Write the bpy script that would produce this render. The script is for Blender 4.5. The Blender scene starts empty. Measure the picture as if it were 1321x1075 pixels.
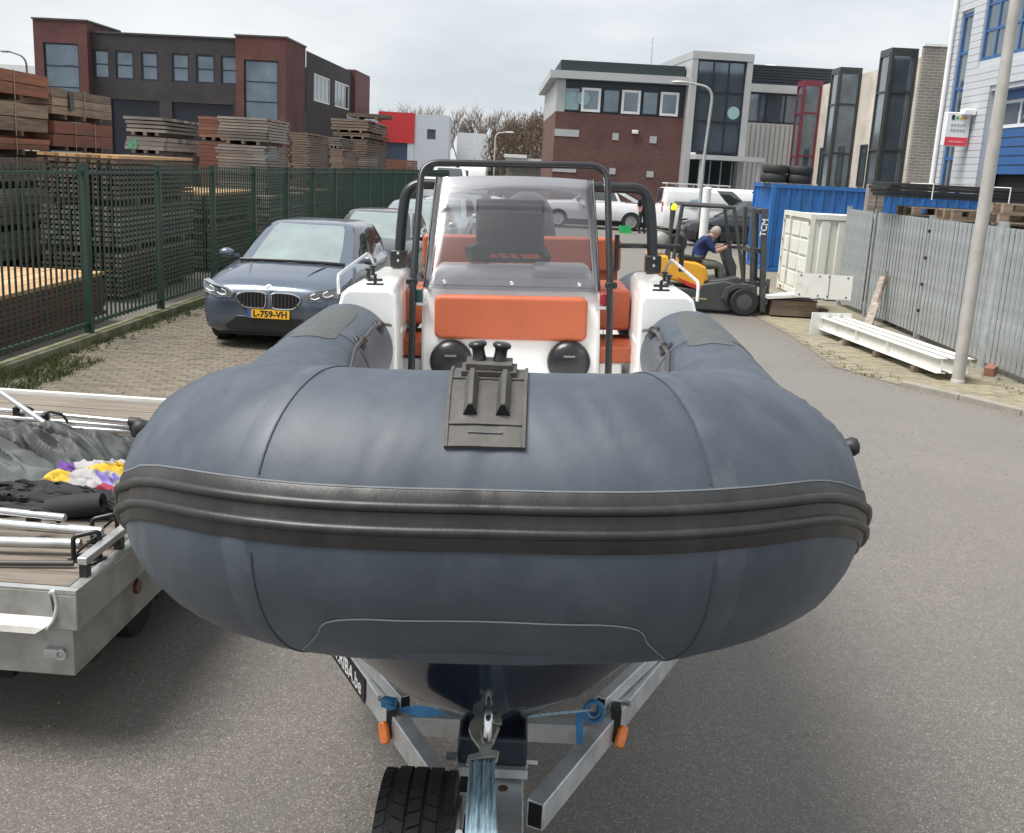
import bpy, bmesh, math, random
from mathutils import Vector, Matrix, noise as mnoise
random.seed(7)
R = math.radians
SC = bpy.context.scene
COL = SC.collection
# ---------------------------------------------------------------- camera
FPX, CX, CY, PITCH, ROLL, CAMH = 1350.0, 660.5, 537.5, R(13.27), R(3.0), 2.35
_f = Vector((0, math.cos(PITCH), -math.sin(PITCH)))
_r0 = Vector((1, 0, 0)); _u0 = _r0.cross(_f)
_r = _r0*math.cos(ROLL) + _u0*math.sin(ROLL)
_u = -_r0*math.sin(ROLL) + _u0*math.cos(ROLL)
CAM = Vector((0, 0, CAMH))
cam_d = bpy.data.cameras.new('camera'); cam = bpy.data.objects.new('camera', cam_d); COL.objects.link(cam)
cam.matrix_world = Matrix(((_r.x, _u.x, -_f.x, 0), (_r.y, _u.y, -_f.y, 0), (_r.z, _u.z, -_f.z, CAMH), (0, 0, 0, 1)))
cam_d.sensor_width = 36; cam_d.lens = 36*FPX/1321; cam_d.clip_start = .05; cam_d.clip_end = 2000
SC.camera = cam
# ---------------------------------------------------------------- overcast sky and sun
SUN_EL, SUN_AZ = R(63), R(250)          # azimuth measured from +Y towards +X
W = bpy.data.worlds.new('World'); SC.world = W; W.use_nodes = True
wn, wl = W.node_tree.nodes, W.node_tree.links
for n in list(wn): wn.remove(n)
wo = wn.new('ShaderNodeOutputWorld'); bg = wn.new('ShaderNodeBackground'); bg.inputs[1].default_value = .080
sky = wn.new('ShaderNodeTexSky'); sky.sky_type = 'NISHITA'; sky.sun_disc = False
sky.sun_elevation = SUN_EL; sky.sun_rotation = SUN_AZ; sky.air_density = 1.0; sky.dust_density = 3.0
tc = wn.new('ShaderNodeTexCoord'); mp = wn.new('ShaderNodeMapping'); mp.inputs['Scale'].default_value = (1.0, 1.0, 3.2)
nz = wn.new('ShaderNodeTexNoise'); nz.inputs['Scale'].default_value = 2.6; nz.inputs['Detail'].default_value = 7; nz.inputs['Roughness'].default_value = .52
cr = wn.new('ShaderNodeValToRGB')
cr.color_ramp.elements[0].position = .34; cr.color_ramp.elements[0].color = (.60, .66, .715, 1)
cr.color_ramp.elements[1].position = .60; cr.color_ramp.elements[1].color = (.88, .90, .915, 1)
sc_ = wn.new('ShaderNodeVectorMath'); sc_.operation = 'SCALE'; sc_.inputs['Scale'].default_value = 6.6
mx = wn.new('ShaderNodeMix'); mx.data_type = 'RGBA'; mx.inputs[0].default_value = .90
wl.new(tc.outputs['Generated'], mp.inputs[0]); wl.new(mp.outputs[0], nz.inputs['Vector']); wl.new(nz.outputs[0], cr.inputs[0])
wl.new(cr.outputs[0], sc_.inputs[0]); wl.new(sky.outputs[0], mx.inputs[6]); wl.new(sc_.outputs[0], mx.inputs[7])
wl.new(mx.outputs[2], bg.inputs[0]); wl.new(bg.outputs[0], wo.inputs[0])
sd = bpy.data.lights.new('sun', 'SUN'); sd.energy = 2.7; sd.angle = R(30); sd.color = (1, .965, .92)
sun = bpy.data.objects.new('sun', sd); COL.objects.link(sun)
_sd = Vector((math.sin(SUN_AZ)*math.cos(SUN_EL), math.cos(SUN_AZ)*math.cos(SUN_EL), math.sin(SUN_EL)))
sun.rotation_euler = (-_sd).to_track_quat('-Z', 'Y').to_euler(); sun.location = (0, 0, 60)
SC.view_settings.view_transform = 'Standard'; SC.view_settings.look = 'None'
SC.view_settings.exposure = 1.06; SC.view_settings.gamma = 1
try: SC.view_settings.use_curve_mapping = False
except Exception: pass
SC.cycles.max_bounces = 8; SC.cycles.transparent_max_bounces = 16
# ---------------------------------------------------------------- photo pixels -> directions -> positions
def ray(x, y): return _f + _r*((x-CX)/FPX) - _u*((y-CY)/FPX)
def G(x, y, z=0.0): d = ray(x, y); return CAM + d*((z-CAMH)/d.z)
def AY(x, y, Y): d = ray(x, y); return CAM + d*(Y/d.y)
def AX(x, y, X): d = ray(x, y); return CAM + d*(X/d.x)
class Frame:
    """vertical plane through two ground points; local x along it, y into the building, z up"""
    def __init__(s, A, B):
        s.A = Vector((A[0], A[1], 0)); d = Vector((B[0]-A[0], B[1]-A[1], 0)); s.len = d.length; s.d = d/s.len
        s.n = Vector((-s.d.y, s.d.x, 0)); s.rz = math.atan2(s.d.y, s.d.x)
    def uz(s, px, py):
        d = ray(px, py); P = CAM + d*((s.A-CAM).dot(s.n)/d.dot(s.n)); return (P-s.A).dot(s.d), P.z
    def rect(s, x0, y0, x1, y1):
        xm, ym = (x0+x1)/2, (y0+y1)/2
        return s.uz(x0, ym)[0], s.uz(x1, ym)[0], s.uz(xm, y1)[1], s.uz(xm, y0)[1]
# ---------------------------------------------------------------- materials
MATS = {}
def M(name, col, rough=.6, metal=0., var=.12, vs=5., bump=0., bs=60., spec=.5, coat=0., orand=0., dirt=None, ds=2., dth=(.5, .7), stretch=None, ior=None, emit=0., sheen=0.):
    if name in MATS: return MATS[name]
    m = bpy.data.materials.new(name); m.use_nodes = True; nt = m.node_tree; N, L = nt.nodes, nt.links
    b = N['Principled BSDF']; b.inputs['Roughness'].default_value = rough; b.inputs['Metallic'].default_value = metal
    b.inputs['Specular IOR Level'].default_value = spec; b.inputs['Coat Weight'].default_value = coat; b.inputs['Coat Roughness'].default_value = .06
    if ior: b.inputs['IOR'].default_value = ior
    if sheen: b.inputs['Sheen Weight'].default_value = sheen; b.inputs['Sheen Roughness'].default_value = .4
    if emit: b.inputs['Emission Color'].default_value = (*col, 1); b.inputs['Emission Strength'].default_value = emit
    t = N.new('ShaderNodeTexCoord'); vec = t.outputs['Object']
    if stretch:
        mpp = N.new('ShaderNodeMapping'); mpp.inputs['Scale'].default_value = stretch; L.new(vec, mpp.inputs[0]); vec = mpp.outputs[0]
    n = N.new('ShaderNodeTexNoise'); n.inputs['Scale'].default_value = vs; n.inputs['Detail'].default_value = 6; n.inputs['Roughness'].default_value = .6; L.new(vec, n.inputs['Vector'])
    r = N.new('ShaderNodeValToRGB'); r.color_ramp.elements[0].position = .3; r.color_ramp.elements[1].position = .7
    r.color_ramp.elements[0].color = (*[max(0, c*(1-var)) for c in col], 1); r.color_ramp.elements[1].color = (*[min(1, c*(1+var)) for c in col], 1)
    L.new(n.outputs[0], r.inputs[0]); out = r.outputs[0]
    if dirt:
        n2 = N.new('ShaderNodeTexNoise'); n2.inputs['Scale'].default_value = ds; n2.inputs['Detail'].default_value = 8; n2.inputs['Roughness'].default_value = .65; L.new(vec, n2.inputs['Vector'])
        r2 = N.new('ShaderNodeValToRGB'); r2.color_ramp.elements[0].position = dth[0]; r2.color_ramp.elements[1].position = dth[1]; L.new(n2.outputs[0], r2.inputs[0])
        mm = N.new('ShaderNodeMix'); mm.data_type = 'RGBA'; L.new(r2.outputs[0], mm.inputs[0]); L.new(out, mm.inputs[6]); mm.inputs[7].default_value = (*dirt, 1); out = mm.outputs[2]
    if orand:
        oi = N.new('ShaderNodeObjectInfo'); mr = N.new('ShaderNodeMapRange'); mr.inputs[3].default_value = 1-orand; mr.inputs[4].default_value = 1+orand; L.new(oi.outputs['Random'], mr.inputs[0])
        vm = N.new('ShaderNodeVectorMath'); vm.operation = 'SCALE'; L.new(out, vm.inputs[0]); L.new(mr.outputs[0], vm.inputs['Scale']); out = vm.outputs[0]
    L.new(out, b.inputs['Base Color'])
    rr = N.new('ShaderNodeMapRange'); rr.inputs[3].default_value = max(0, rough*.85); rr.inputs[4].default_value = min(1, rough*1.15); L.new(n.outputs[0], rr.inputs[0]); L.new(rr.outputs[0], b.inputs['Roughness'])
    if bump:
        nb = N.new('ShaderNodeTexNoise'); nb.inputs['Scale'].default_value = bs; nb.inputs['Detail'].default_value = 5; L.new(vec, nb.inputs['Vector'])
        bp = N.new('ShaderNodeBump'); bp.inputs['Strength'].default_value = bump; bp.inputs['Distance'].default_value = .01; L.new(nb.outputs[0], bp.inputs['Height']); L.new(bp.outputs[0], b.inputs['Normal'])
    MATS[name] = m; return m
def brickmat(name, c1, c2, mortar, bw=.21, bh=.0625, ms=.011, plane='XZ', rough=.85, bumpd=.006, offset=.5):
    if name in MATS: return MATS[name]
    m = bpy.data.materials.new(name); m.use_nodes = True; N, L = m.node_tree.nodes, m.node_tree.links; b = N['Principled BSDF']; b.inputs['Roughness'].default_value = rough
    t = N.new('ShaderNodeTexCoord'); sp = N.new('ShaderNodeSeparateXYZ'); L.new(t.outputs['Object'], sp.inputs[0]); cb = N.new('ShaderNodeCombineXYZ')
    if plane == 'XZ':
        ad = N.new('ShaderNodeMath'); ad.operation = 'ADD'; L.new(sp.outputs[0], ad.inputs[0]); L.new(sp.outputs[1], ad.inputs[1]); L.new(ad.outputs[0], cb.inputs[0]); L.new(sp.outputs[2], cb.inputs[1])
    else: L.new(sp.outputs[0], cb.inputs[0]); L.new(sp.outputs[1], cb.inputs[1])
    k = N.new('ShaderNodeTexBrick'); L.new(cb.outputs[0], k.inputs['Vector']); k.inputs['Scale'].default_value = 1; k.inputs['Brick Width'].default_value = bw; k.inputs['Row Height'].default_value = bh
    k.inputs['Mortar Size'].default_value = ms; k.inputs['Color1'].default_value = (*c1, 1); k.inputs['Color2'].default_value = (*c2, 1); k.inputs['Mortar'].default_value = (*mortar, 1); k.offset = offset
    n = N.new('ShaderNodeTexNoise'); n.inputs['Scale'].default_value = .8; n.inputs['Detail'].default_value = 6; L.new(t.outputs['Object'], n.inputs['Vector'])
    mr = N.new('ShaderNodeMapRange'); mr.inputs[1].default_value = .3; mr.inputs[2].default_value = .7; mr.inputs[3].default_value = .78; mr.inputs[4].default_value = 1.2; L.new(n.outputs[0], mr.inputs[0])
    vm = N.new('ShaderNodeVectorMath'); vm.operation = 'SCALE'; L.new(k.outputs[0], vm.inputs[0]); L.new(mr.outputs[0], vm.inputs['Scale']); L.new(vm.outputs[0], b.inputs['Base Color'])
    bp = N.new('ShaderNodeBump'); bp.inputs['Strength'].default_value = .6; bp.inputs['Distance'].default_value = bumpd; bp.invert = True; L.new(k.outputs['Fac'], bp.inputs['Height']); L.new(bp.outputs[0], b.inputs['Normal'])
    MATS[name] = m; return m
def asphaltmat():
    m = bpy.data.materials.new('asphalt'); m.use_nodes = True; N, L = m.node_tree.nodes, m.node_tree.links; b = N['Principled BSDF']
    b.inputs['Roughness'].default_value = .66; b.inputs['Specular IOR Level'].default_value = .9
    b.inputs['Sheen Weight'].default_value = .48; b.inputs['Sheen Roughness'].default_value = .45; b.inputs['Sheen Tint'].default_value = (1, .92, .82, 1)
    t = N.new('ShaderNodeTexCoord')
    v = N.new('ShaderNodeTexVoronoi'); v.inputs['Scale'].default_value = 190; L.new(t.outputs['Object'], v.inputs['Vector'])
    sp = N.new('ShaderNodeSeparateColor'); L.new(v.outputs['Color'], sp.inputs[0])
    r = N.new('ShaderNodeValToRGB'); e = r.color_ramp.elements
    e[0].position = 0; e[0].color = (.043, .037, .031, 1); e[1].position = 1; e[1].color = (.28, .258, .23, 1)
    for p, c in ((.35, (.072, .063, .053, 1)), (.82, (.110, .097, .083, 1)), (.94, (.165, .150, .133, 1))):
        x = e.new(p); x.color = c
    L.new(sp.outputs[0], r.inputs[0])
    n = N.new('ShaderNodeTexNoise'); n.inputs['Scale'].default_value = .35; n.inputs['Detail'].default_value = 9; n.inputs['Roughness'].default_value = .62; L.new(t.outputs['Object'], n.inputs['Vector'])
    mr = N.new('ShaderNodeMapRange'); mr.inputs[1].default_value = .32; mr.inputs[2].default_value = .68; mr.inputs[3].default_value = .74; mr.inputs[4].default_value = 1.22; L.new(n.outputs[0], mr.inputs[0])
    n3 = N.new('ShaderNodeTexNoise'); n3.inputs['Scale'].default_value = 22; n3.inputs['Detail'].default_value = 4; L.new(t.outputs['Object'], n3.inputs['Vector'])
    mr3 = N.new('ShaderNodeMapRange'); mr3.inputs[1].default_value = .3; mr3.inputs[2].default_value = .7; mr3.inputs[3].default_value = .82; mr3.inputs[4].default_value = 1.18; L.new(n3.outputs[0], mr3.inputs[0])
    mu = N.new('ShaderNodeMath'); mu.operation = 'MULTIPLY'; L.new(mr.outputs[0], mu.inputs[0]); L.new(mr3.outputs[0], mu.inputs[1])
    vm = N.new('ShaderNodeVectorMath'); vm.operation = 'SCALE'; L.new(r.outputs[0], vm.inputs[0]); L.new(mu.outputs[0], vm.inputs['Scale']); L.new(vm.outputs[0], b.inputs['Base Color'])
    ns = N.new('ShaderNodeTexNoise'); ns.inputs['Scale'].default_value = 1.1; ns.inputs['Detail'].default_value = 10; ns.inputs['Roughness'].default_value = .7; ns.inputs['Distortion'].default_value = 1.2; L.new(t.outputs['Object'], ns.inputs['Vector'])
    rs = N.new('ShaderNodeMapRange'); rs.inputs[1].default_value = .54; rs.inputs[2].default_value = .74; rs.inputs[3].default_value = 0; rs.inputs[4].default_value = .45; L.new(ns.outputs[0], rs.inputs[0])
    vc = N.new('ShaderNodeTexVoronoi'); vc.feature = 'DISTANCE_TO_EDGE'; vc.inputs['Scale'].default_value = .55; dn = N.new('ShaderNodeVectorMath'); dn.operation = 'MULTIPLY_ADD'; dn.inputs[1].default_value = (.7, .7, 0); L.new(n3.outputs['Color'], dn.inputs[0]); L.new(t.outputs['Object'], dn.inputs[2]); n5 = N.new('ShaderNodeTexNoise'); n5.inputs['Scale'].default_value = 1.4; n5.inputs['Detail'].default_value = 8; L.new(t.outputs['Object'], n5.inputs['Vector']); L.new(n5.outputs['Color'], dn.inputs[0]); L.new(dn.outputs[0], vc.inputs['Vector'])
    ck = N.new('ShaderNodeMapRange'); ck.inputs[1].default_value = .0; ck.inputs[2].default_value = .012; ck.inputs[3].default_value = .5; ck.inputs[4].default_value = 0; L.new(vc.outputs['Distance'], ck.inputs[0])
    gate = N.new('ShaderNodeMapRange'); gate.inputs[1].default_value = .5; gate.inputs[2].default_value = .6; L.new(n.outputs[0], gate.inputs[0]); ckm = N.new('ShaderNodeMath'); ckm.operation = 'MULTIPLY'; L.new(ck.outputs[0], ckm.inputs[0]); L.new(gate.outputs[0], ckm.inputs[1])
    sm_ = N.new('ShaderNodeMath'); sm_.operation = 'MAXIMUM'; L.new(rs.outputs[0], sm_.inputs[0]); L.new(ckm.outputs[0], sm_.inputs[1])
    mxs = N.new('ShaderNodeMix'); mxs.data_type = 'RGBA'; L.new(sm_.outputs[0], mxs.inputs[0]); L.new(vm.outputs[0], mxs.inputs[6]); mxs.inputs[7].default_value = (.055, .050, .046, 1); L.new(mxs.outputs[2], b.inputs['Base Color'])
    bp = N.new('ShaderNodeBump'); bp.inputs['Strength'].default_value = .4; bp.inputs['Distance'].default_value = .004; L.new(sp.outputs[1], bp.inputs['Height']); L.new(bp.outputs[0], b.inputs['Normal'])
    return m
def screenmat(name, tint, haze, amt):
    m = bpy.data.materials.new(name); m.use_nodes = True; N, L = m.node_tree.nodes, m.node_tree.links
    for n in list(N): N.remove(n)
    o = N.new('ShaderNodeOutputMaterial'); tr = N.new('ShaderNodeBsdfTransparent'); tr.inputs[0].default_value = (*tint, 1)
    d = N.new('ShaderNodeBsdfDiffuse'); d.inputs[0].default_value = (*haze, 1); gl = N.new('ShaderNodeBsdfGlossy'); gl.inputs['Roughness'].default_value = .16
    m1 = N.new('ShaderNodeMixShader'); m1.inputs[0].default_value = amt; L.new(tr.outputs[0], m1.inputs[1]); L.new(d.outputs[0], m1.inputs[2])
    fr = N.new('ShaderNodeFresnel'); fr.inputs[0].default_value = 1.45; m2 = N.new('ShaderNodeMixShader'); L.new(fr.outputs[0], m2.inputs[0]); L.new(m1.outputs[0], m2.inputs[1]); L.new(gl.outputs[0], m2.inputs[2]); L.new(m2.outputs[0], o.inputs[0])
    MATS[name] = m; return m
# ---------------------------------------------------------------- mesh collector
class MB:
    def __init__(s): s.v = []; s.f = []; s.m = []; s.mi = 0
    def add(s, vs, fs, T=None):
        o = len(s.v)
        s.v += [tuple(T @ Vector(p)) for p in vs] if T is not None else [tuple(p) for p in vs]
        s.f += [tuple(i+o for i in q) for q in fs]; s.m += [s.mi]*len(fs); return s
    def box(s, x0, x1, y0, y1, z0, z1, T=None):
        return s.add([(x0,y0,z0),(x1,y0,z0),(x1,y1,z0),(x0,y1,z0),(x0,y0,z1),(x1,y0,z1),(x1,y1,z1),(x0,y1,z1)],
                     [(0,3,2,1),(4,5,6,7),(0,1,5,4),(1,2,6,5),(2,3,7,6),(3,0,4,7)], T)
    def bar(s, a, b, w, h, up=(0,0,1)):
        a, b = Vector(a), Vector(b); d = (b-a); l = d.length; d.normalize(); up = Vector(up)
        if abs(d.dot(up)) > .98: up = Vector((0,1,0))
        x = d.cross(up).normalized(); z = x.cross(d)
        T = Matrix(((x.x,d.x,z.x,a.x),(x.y,d.y,z.y,a.y),(x.z,d.z,z.z,a.z),(0,0,0,1)))
        return s.box(-w/2, w/2, 0, l, -h/2, h/2, T)
    def loft(s, rings, closed=True, caps=True, T=None):
        n = len(rings[0]); vs = [p for r in rings for p in r]; fs = []
        for i in range(len(rings)-1):
            for j in range(n if closed else n-1):
                k = (j+1) % n; fs.append((i*n+j, i*n+k, (i+1)*n+k, (i+1)*n+j))
        if caps and closed: fs.append(tuple(range(n-1,-1,-1))); fs.append(tuple((len(rings)-1)*n+j for j in range(n)))
        return s.add(vs, fs, T)
    def tube(s, path, r, n=10, caps=True, closed=False):
        P = [Vector(p) for p in path]; rs = r if isinstance(r, (list, tuple)) else [r]*len(P); rings = []; prev = None
        for i, p in enumerate(P):
            if closed: t = P[(i+1) % len(P)]-P[i-1]
            else: t = P[min(i+1, len(P)-1)]-P[max(i-1, 0)]
            t.normalize()
            if prev is None: x = t.orthogonal().normalized()
            else:
                x = prev - t*prev.dot(t); x = x.normalized() if x.length > 1e-6 else t.orthogonal().normalized()
            prev = x; y = t.cross(x)
            rings.append([p + (x*math.cos(2*math.pi*k/n) + y*math.sin(2*math.pi*k/n))*rs[i] for k in range(n)])
        if closed: rings.append(rings[0]); caps = False
        return s.loft(rings, True, caps)
    def lathe(s, prof, n=24, T=None, caps=True):
        return s.loft([[(r*math.cos(2*math.pi*k/n), r*math.sin(2*math.pi*k/n), z) for k in range(n)] for r, z in prof], True, caps, T)
    def prism(s, poly, a, b, ax='y', T=None):
        f = {'y': lambda p, t: (p[0], t, p[1]), 'x': lambda p, t: (t, p[0], p[1]), 'z': lambda p, t: (p[0], p[1], t)}[ax]
        n = len(poly); return s.add([f(p, a) for p in poly]+[f(p, b) for p in poly], [tuple(range(n-1,-1,-1)), tuple(range(n, 2*n))]+[(i, (i+1) % n, n+(i+1) % n, n+i) for i in range(n)], T)
    def grid(s, rows, T=None):
        return s.loft(rows, False, False, T)
    def mesh(s, name='mesh', smooth=None):
        me = bpy.data.meshes.new(name); me.from_pydata(s.v, [], s.f)
        if s.mi or any(s.m): me.polygons.foreach_set('material_index', s.m)
        bm = bmesh.new(); bm.from_mesh(me); bmesh.ops.recalc_face_normals(bm, faces=bm.faces); bm.to_mesh(me); bm.free()
        if smooth is not None:
            me.polygons.foreach_set('use_smooth', [True]*len(me.polygons)); me.set_sharp_from_angle(angle=R(smooth))
        me.update(); return me
    def build(s, name, mat, parent=None, smooth=None, bevel=0, sub=0, seg=2, loc=None, rz=0):
        me = s.mesh(name, smooth)
        for m in (mat if isinstance(mat, (list, tuple)) else [mat]): me.materials.append(m)
        o = put(name, me, parent)
        if loc is not None: o.location = loc
        if rz: o.rotation_euler.z = rz
        if bevel:
            md = o.modifiers.new('bevel', 'BEVEL'); md.width = bevel; md.segments = seg; md.limit_method = 'ANGLE'; md.angle_limit = R(40); md.use_clamp_overlap = True
            me.polygons.foreach_set('use_smooth', [True]*len(me.polygons)); me.set_sharp_from_angle(angle=R(50))
        if sub:
            md = o.modifiers.new('sub', 'SUBSURF'); md.levels = sub; md.render_levels = sub
            me.polygons.foreach_set('use_smooth', [True]*len(me.polygons))
        return o
def put(name, me, parent=None, loc=None, rot=None, scale=None):
    o = bpy.data.objects.new(name, me); COL.objects.link(o)
    if parent is not None: o.parent = parent
    if loc is not None: o.location = loc
    if rot is not None: o.rotation_euler = rot
    if scale is not None: o.scale = scale
    return o
def tag(o, label=None, cat=None, group=None, kind=None):
    if label: o['label'] = label
    if cat: o['category'] = cat
    if group: o['group'] = group
    if kind: o['kind'] = kind
    return o
def empty(name, loc=(0,0,0), rz=0, label=None, cat=None, group=None):
    o = put(name, None); o.location = loc; o.rotation_euler.z = rz; o.empty_display_size = .2
    return tag(o, label, cat, group)
def copy_tree(o, parent=None):
    c = o.copy(); COL.objects.link(c)
    if parent is not None: c.parent = parent
    for ch in list(o.children): copy_tree(ch, c)
    return c
def text(name, body, size, mat, parent, loc, rot=(math.pi/2, 0, 0), extrude=.002, align='CENTER', bold=0., sx=1.):
    cu = bpy.data.curves.new(name, 'FONT'); cu.body = body; cu.size = size; cu.extrude = extrude; cu.align_x = align; cu.align_y = 'CENTER'; cu.offset = bold; cu.resolution_u = 3
    tmp = bpy.data.objects.new('tmp', cu); COL.objects.link(tmp); dg = bpy.context.evaluated_depsgraph_get(); me = bpy.data.meshes.new_from_object(tmp.evaluated_get(dg)); bpy.data.objects.remove(tmp); bpy.data.curves.remove(cu)
    me.materials.clear(); me.materials.append(mat); o = put(name, me, parent); o.location = loc; o.rotation_euler = rot; o.scale = (sx, 1, 1); return o
def rrect(x0, x1, z0, z1, r, n=4):
    out = []
    for cx, cz, a0 in ((x1-r, z1-r, 0), (x0+r, z1-r, 90), (x0+r, z0+r, 180), (x1-r, z0+r, 270)):
        for k in range(n+1): a = R(a0+90*k/n); out.append((cx+r*math.cos(a), cz+r*math.sin(a)))
    return out
def spline(pts, per=8):
    P = [Vector(p) for p in pts]; out = []
    for i in range(len(P)-1):
        p0, p1, p2, p3 = P[max(i-1, 0)], P[i], P[i+1], P[min(i+2, len(P)-1)]
        for k in range(per):
            t = k/per; out.append(.5*((2*p1)+(p2-p0)*t+(2*p0-5*p1+4*p2-p3)*t*t+(3*p1-p0-3*p2+p3)*t**3))
    out.append(P[-1]); return out
def rounded(pts, rad, n=5):
    """polyline with its inner corners rounded"""
    P = [Vector(p) for p in pts]; out = [P[0]]
    for i in range(1, len(P)-1):
        a, b, c = P[i-1], P[i], P[i+1]; u = (a-b).normalized(); v = (c-b).normalized(); d = min(rad, (a-b).length*.49, (c-b).length*.49)
        s, e = b+u*d, b+v*d
        for k in range(n+1):
            t = k/n; out.append(s*(1-t)**2 + b*2*t*(1-t) + e*t*t)
    out.append(P[-1]); return out
# ---------------------------------------------------------------- the materials of the place
asphalt = asphaltmat()
galv = M('galvanised_steel', (.62, .64, .65), .42, .55, .18, 9, .12, 40, dirt=(.42, .42, .41), ds=5)
alu = M('aluminium', (.66, .67, .67), .32, .85, .10, 12)
rubber = M('black_rubber', (.018, .018, .019), .55, var=.3, vs=14, bump=.05, bs=200)
tyre_m = M('tyre_rubber', (.020, .020, .021), .72, var=.35, vs=18, bump=.15, bs=160)
blackp = M('black_plastic', (.014, .014, .015), .38, var=.2)
blackm = M('black_coated_steel', (.012, .014, .015), .28, var=.2, vs=9)
whitegel = M('white_gelcoat', (.80, .80, .78), .22, var=.04, vs=4, coat=.35, dirt=(.66, .66, .63), ds=3, dth=(.55, .8))
navygel = M('navy_gelcoat', (.012, .018, .034), .16, var=.15, coat=.5)
glass_far = M('window_glass', (.155, .195, .23), .06, .62, var=.30, vs=.6, spec=.8)
glass_dark = M('dark_window_glass', (.06, .075, .085), .06, .4, var=.3, vs=.8, spec=.7)
carglass = M('car_glass', (.030, .036, .036), .05, var=.1, vs=2, spec=1., ior=1.65)
windglass = M('car_windscreen_glass', (.34, .40, .39), .06, .55, var=.22, vs=1.2, spec=.8)
concrete = M('concrete', (.25, .235, .205), .85, var=.18, vs=6, bump=.2, bs=50, dirt=(.18, .18, .13), ds=1.2)
navy = M('navy_frame', (.013, .020, .036), .4, var=.1)
greyclad = M('grey_cladding', (.42, .43, .43), .45, .15, var=.06, vs=1)
whitepaint = M('white_paint', (.78, .78, .76), .4, var=.05, vs=3, dirt=(.60, .59, .55), ds=2.5, dth=(.55, .75))
# ---------------------------------------------------------------- ground, verges, kerb
MB().add([(-700,-60,0),(700,-60,0),(700,1200,0),(-700,1200,0)], [(0,1,2,3)]).build('road', asphalt)['kind'] = 'structure'
paver_m = M('worn_brick_paver', (.165, .142, .108), .9, var=.28, vs=9, bump=.3, bs=70, orand=.16, dirt=(.115, .106, .075), ds=1.6)
joint_m = M('sandy_joint', (.120, .106, .080), .95, var=.3, vs=12, bump=.3, bs=90, dirt=(.085, .09, .05), ds=2)
LV = lambda Y: -5.13 + .04*(Y-12.8)                       # inner edge of the strip along the green fence
lv = tag(MB().add([(LV(7)-.02,7,.004),(-1.95,7,.004),(-.4,70,.004),(LV(70)-.02,70,.004)], [(0,1,2,3)]).build('pavement_left', joint_m), kind='structure')
pm = MB().box(-.098, .098, -.048, .048, .0, .030); pm = pm.mesh('paver'); pm.materials.append(paver_m)
near, far = [], MB()
Y = 7.2
row = 0
while Y < 24:
    X = LV(Y)+.08+(.1 if row % 2 else 0)
    while X < -2.05 + .022*Y:
        near.append((Y, X)); X += .203
    Y += .102; row += 1
    if Y > 16: Y += 0
vis = [p for p in near if (p[1] < -2.4-.0*(p[0]) and p[0] > 8.7 and p[0] < 12.9 and p[1]/p[0] > -.46 and p[1]/p[0] < -.22)]
vis = sorted(vis)[:300]; vs_ = set(vis)
for y, x in vis:
    put('paver', pm, lv, (x+random.uniform(-.003,.003), y, random.uniform(-.0015, .0015)-.016), (random.uniform(-.01,.01), random.uniform(-.01,.01), random.uniform(-.02,.02)))
for y, x in near:
    if (y, x) in vs_: continue
    z = random.uniform(-.018, -.014); a = random.uniform(-.0015,.0015)
    far.add([(x-.098,y-.048,z+.03+a),(x+.098,y-.048,z+.03-a),(x+.098,y+.048,z+.03-a),(x-.098,y+.048,z+.03+a),(x-.098,y-.048,0),(x+.098,y-.048,0),(x+.098,y+.048,0),(x-.098,y+.048,0)], [(0,1,2,3),(0,4,5,1),(1,5,6,2),(2,6,7,3),(3,7,4,0)])
tag(far.build('paving', paver_m, lv), kind='stuff')
# right pavement: sand coloured pavers inside the concrete kerb
edge = [G(*p) for p in ((1321,536),(1232,514),(1154,496),(1076,474),(1020,434),(965,404))]
edge = [(7.4, 7.6), (6.3, 9.9)] + [(p.x, p.y) for p in edge] + [(3.9, 24), (4.6, 34)]
paver2 = M('sand_paver', (.245, .218, .150), .9, var=.22, vs=8, bump=.3, bs=70, orand=.14, dirt=(.18, .165, .115), ds=1.1)
sandy2 = M('sandy_gravel', (.19, .17, .132), .95, var=.35, vs=30, bump=.5, bs=120, dirt=(.14, .14, .085), ds=.9)
pv = [(x, y, .006) for x, y in edge]; far_side = [(12.5, y, .006) for _, y in edge]
rp = tag(MB().grid([pv, far_side]).build('pavement_right', sandy2), kind='structure')
pm2 = pm.copy(); pm2.materials.clear(); pm2.materials.append(paver2)
def edge_x(y):
    for (x0, y0), (x1, y1) in zip(edge, edge[1:]):
        if y0 <= y <= y1: return x0+(x1-x0)*(y-y0)/(y1-y0)
    return 99
cand = []; stuff2 = MB(); Y = 11.2; row = 0
while Y < 24:
    X = edge_x(Y)+.12+(.1 if row % 2 else 0); far_x = min(6.5, edge_x(Y)+1.9)
    while X < far_x:
        if mnoise.noise(Vector((X*1.3, Y*1.3, 3))) < .52: cand.append((X, Y))
        X += .203
    Y += .102; row += 1
for i, (x, y) in enumerate(cand):
    z = random.uniform(-.021, -.017)
    if i < 300: put('paver', pm2, rp, (x, y, z), (random.uniform(-.03,.03), random.uniform(-.03,.03), random.uniform(-.03,.03)))
    else: stuff2.add([(x-.098,y-.048,z+.03),(x+.098,y-.048,z+.03),(x+.098,y+.048,z+.03),(x-.098,y+.048,z+.03),(x-.098,y-.048,0),(x+.098,y-.048,0),(x+.098,y+.048,0),(x-.098,y+.048,0)], [(0,1,2,3),(0,4,5,1),(1,5,6,2),(2,6,7,3),(3,7,4,0)])
tag(stuff2.build('paving', paver2, rp), kind='stuff')
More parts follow.
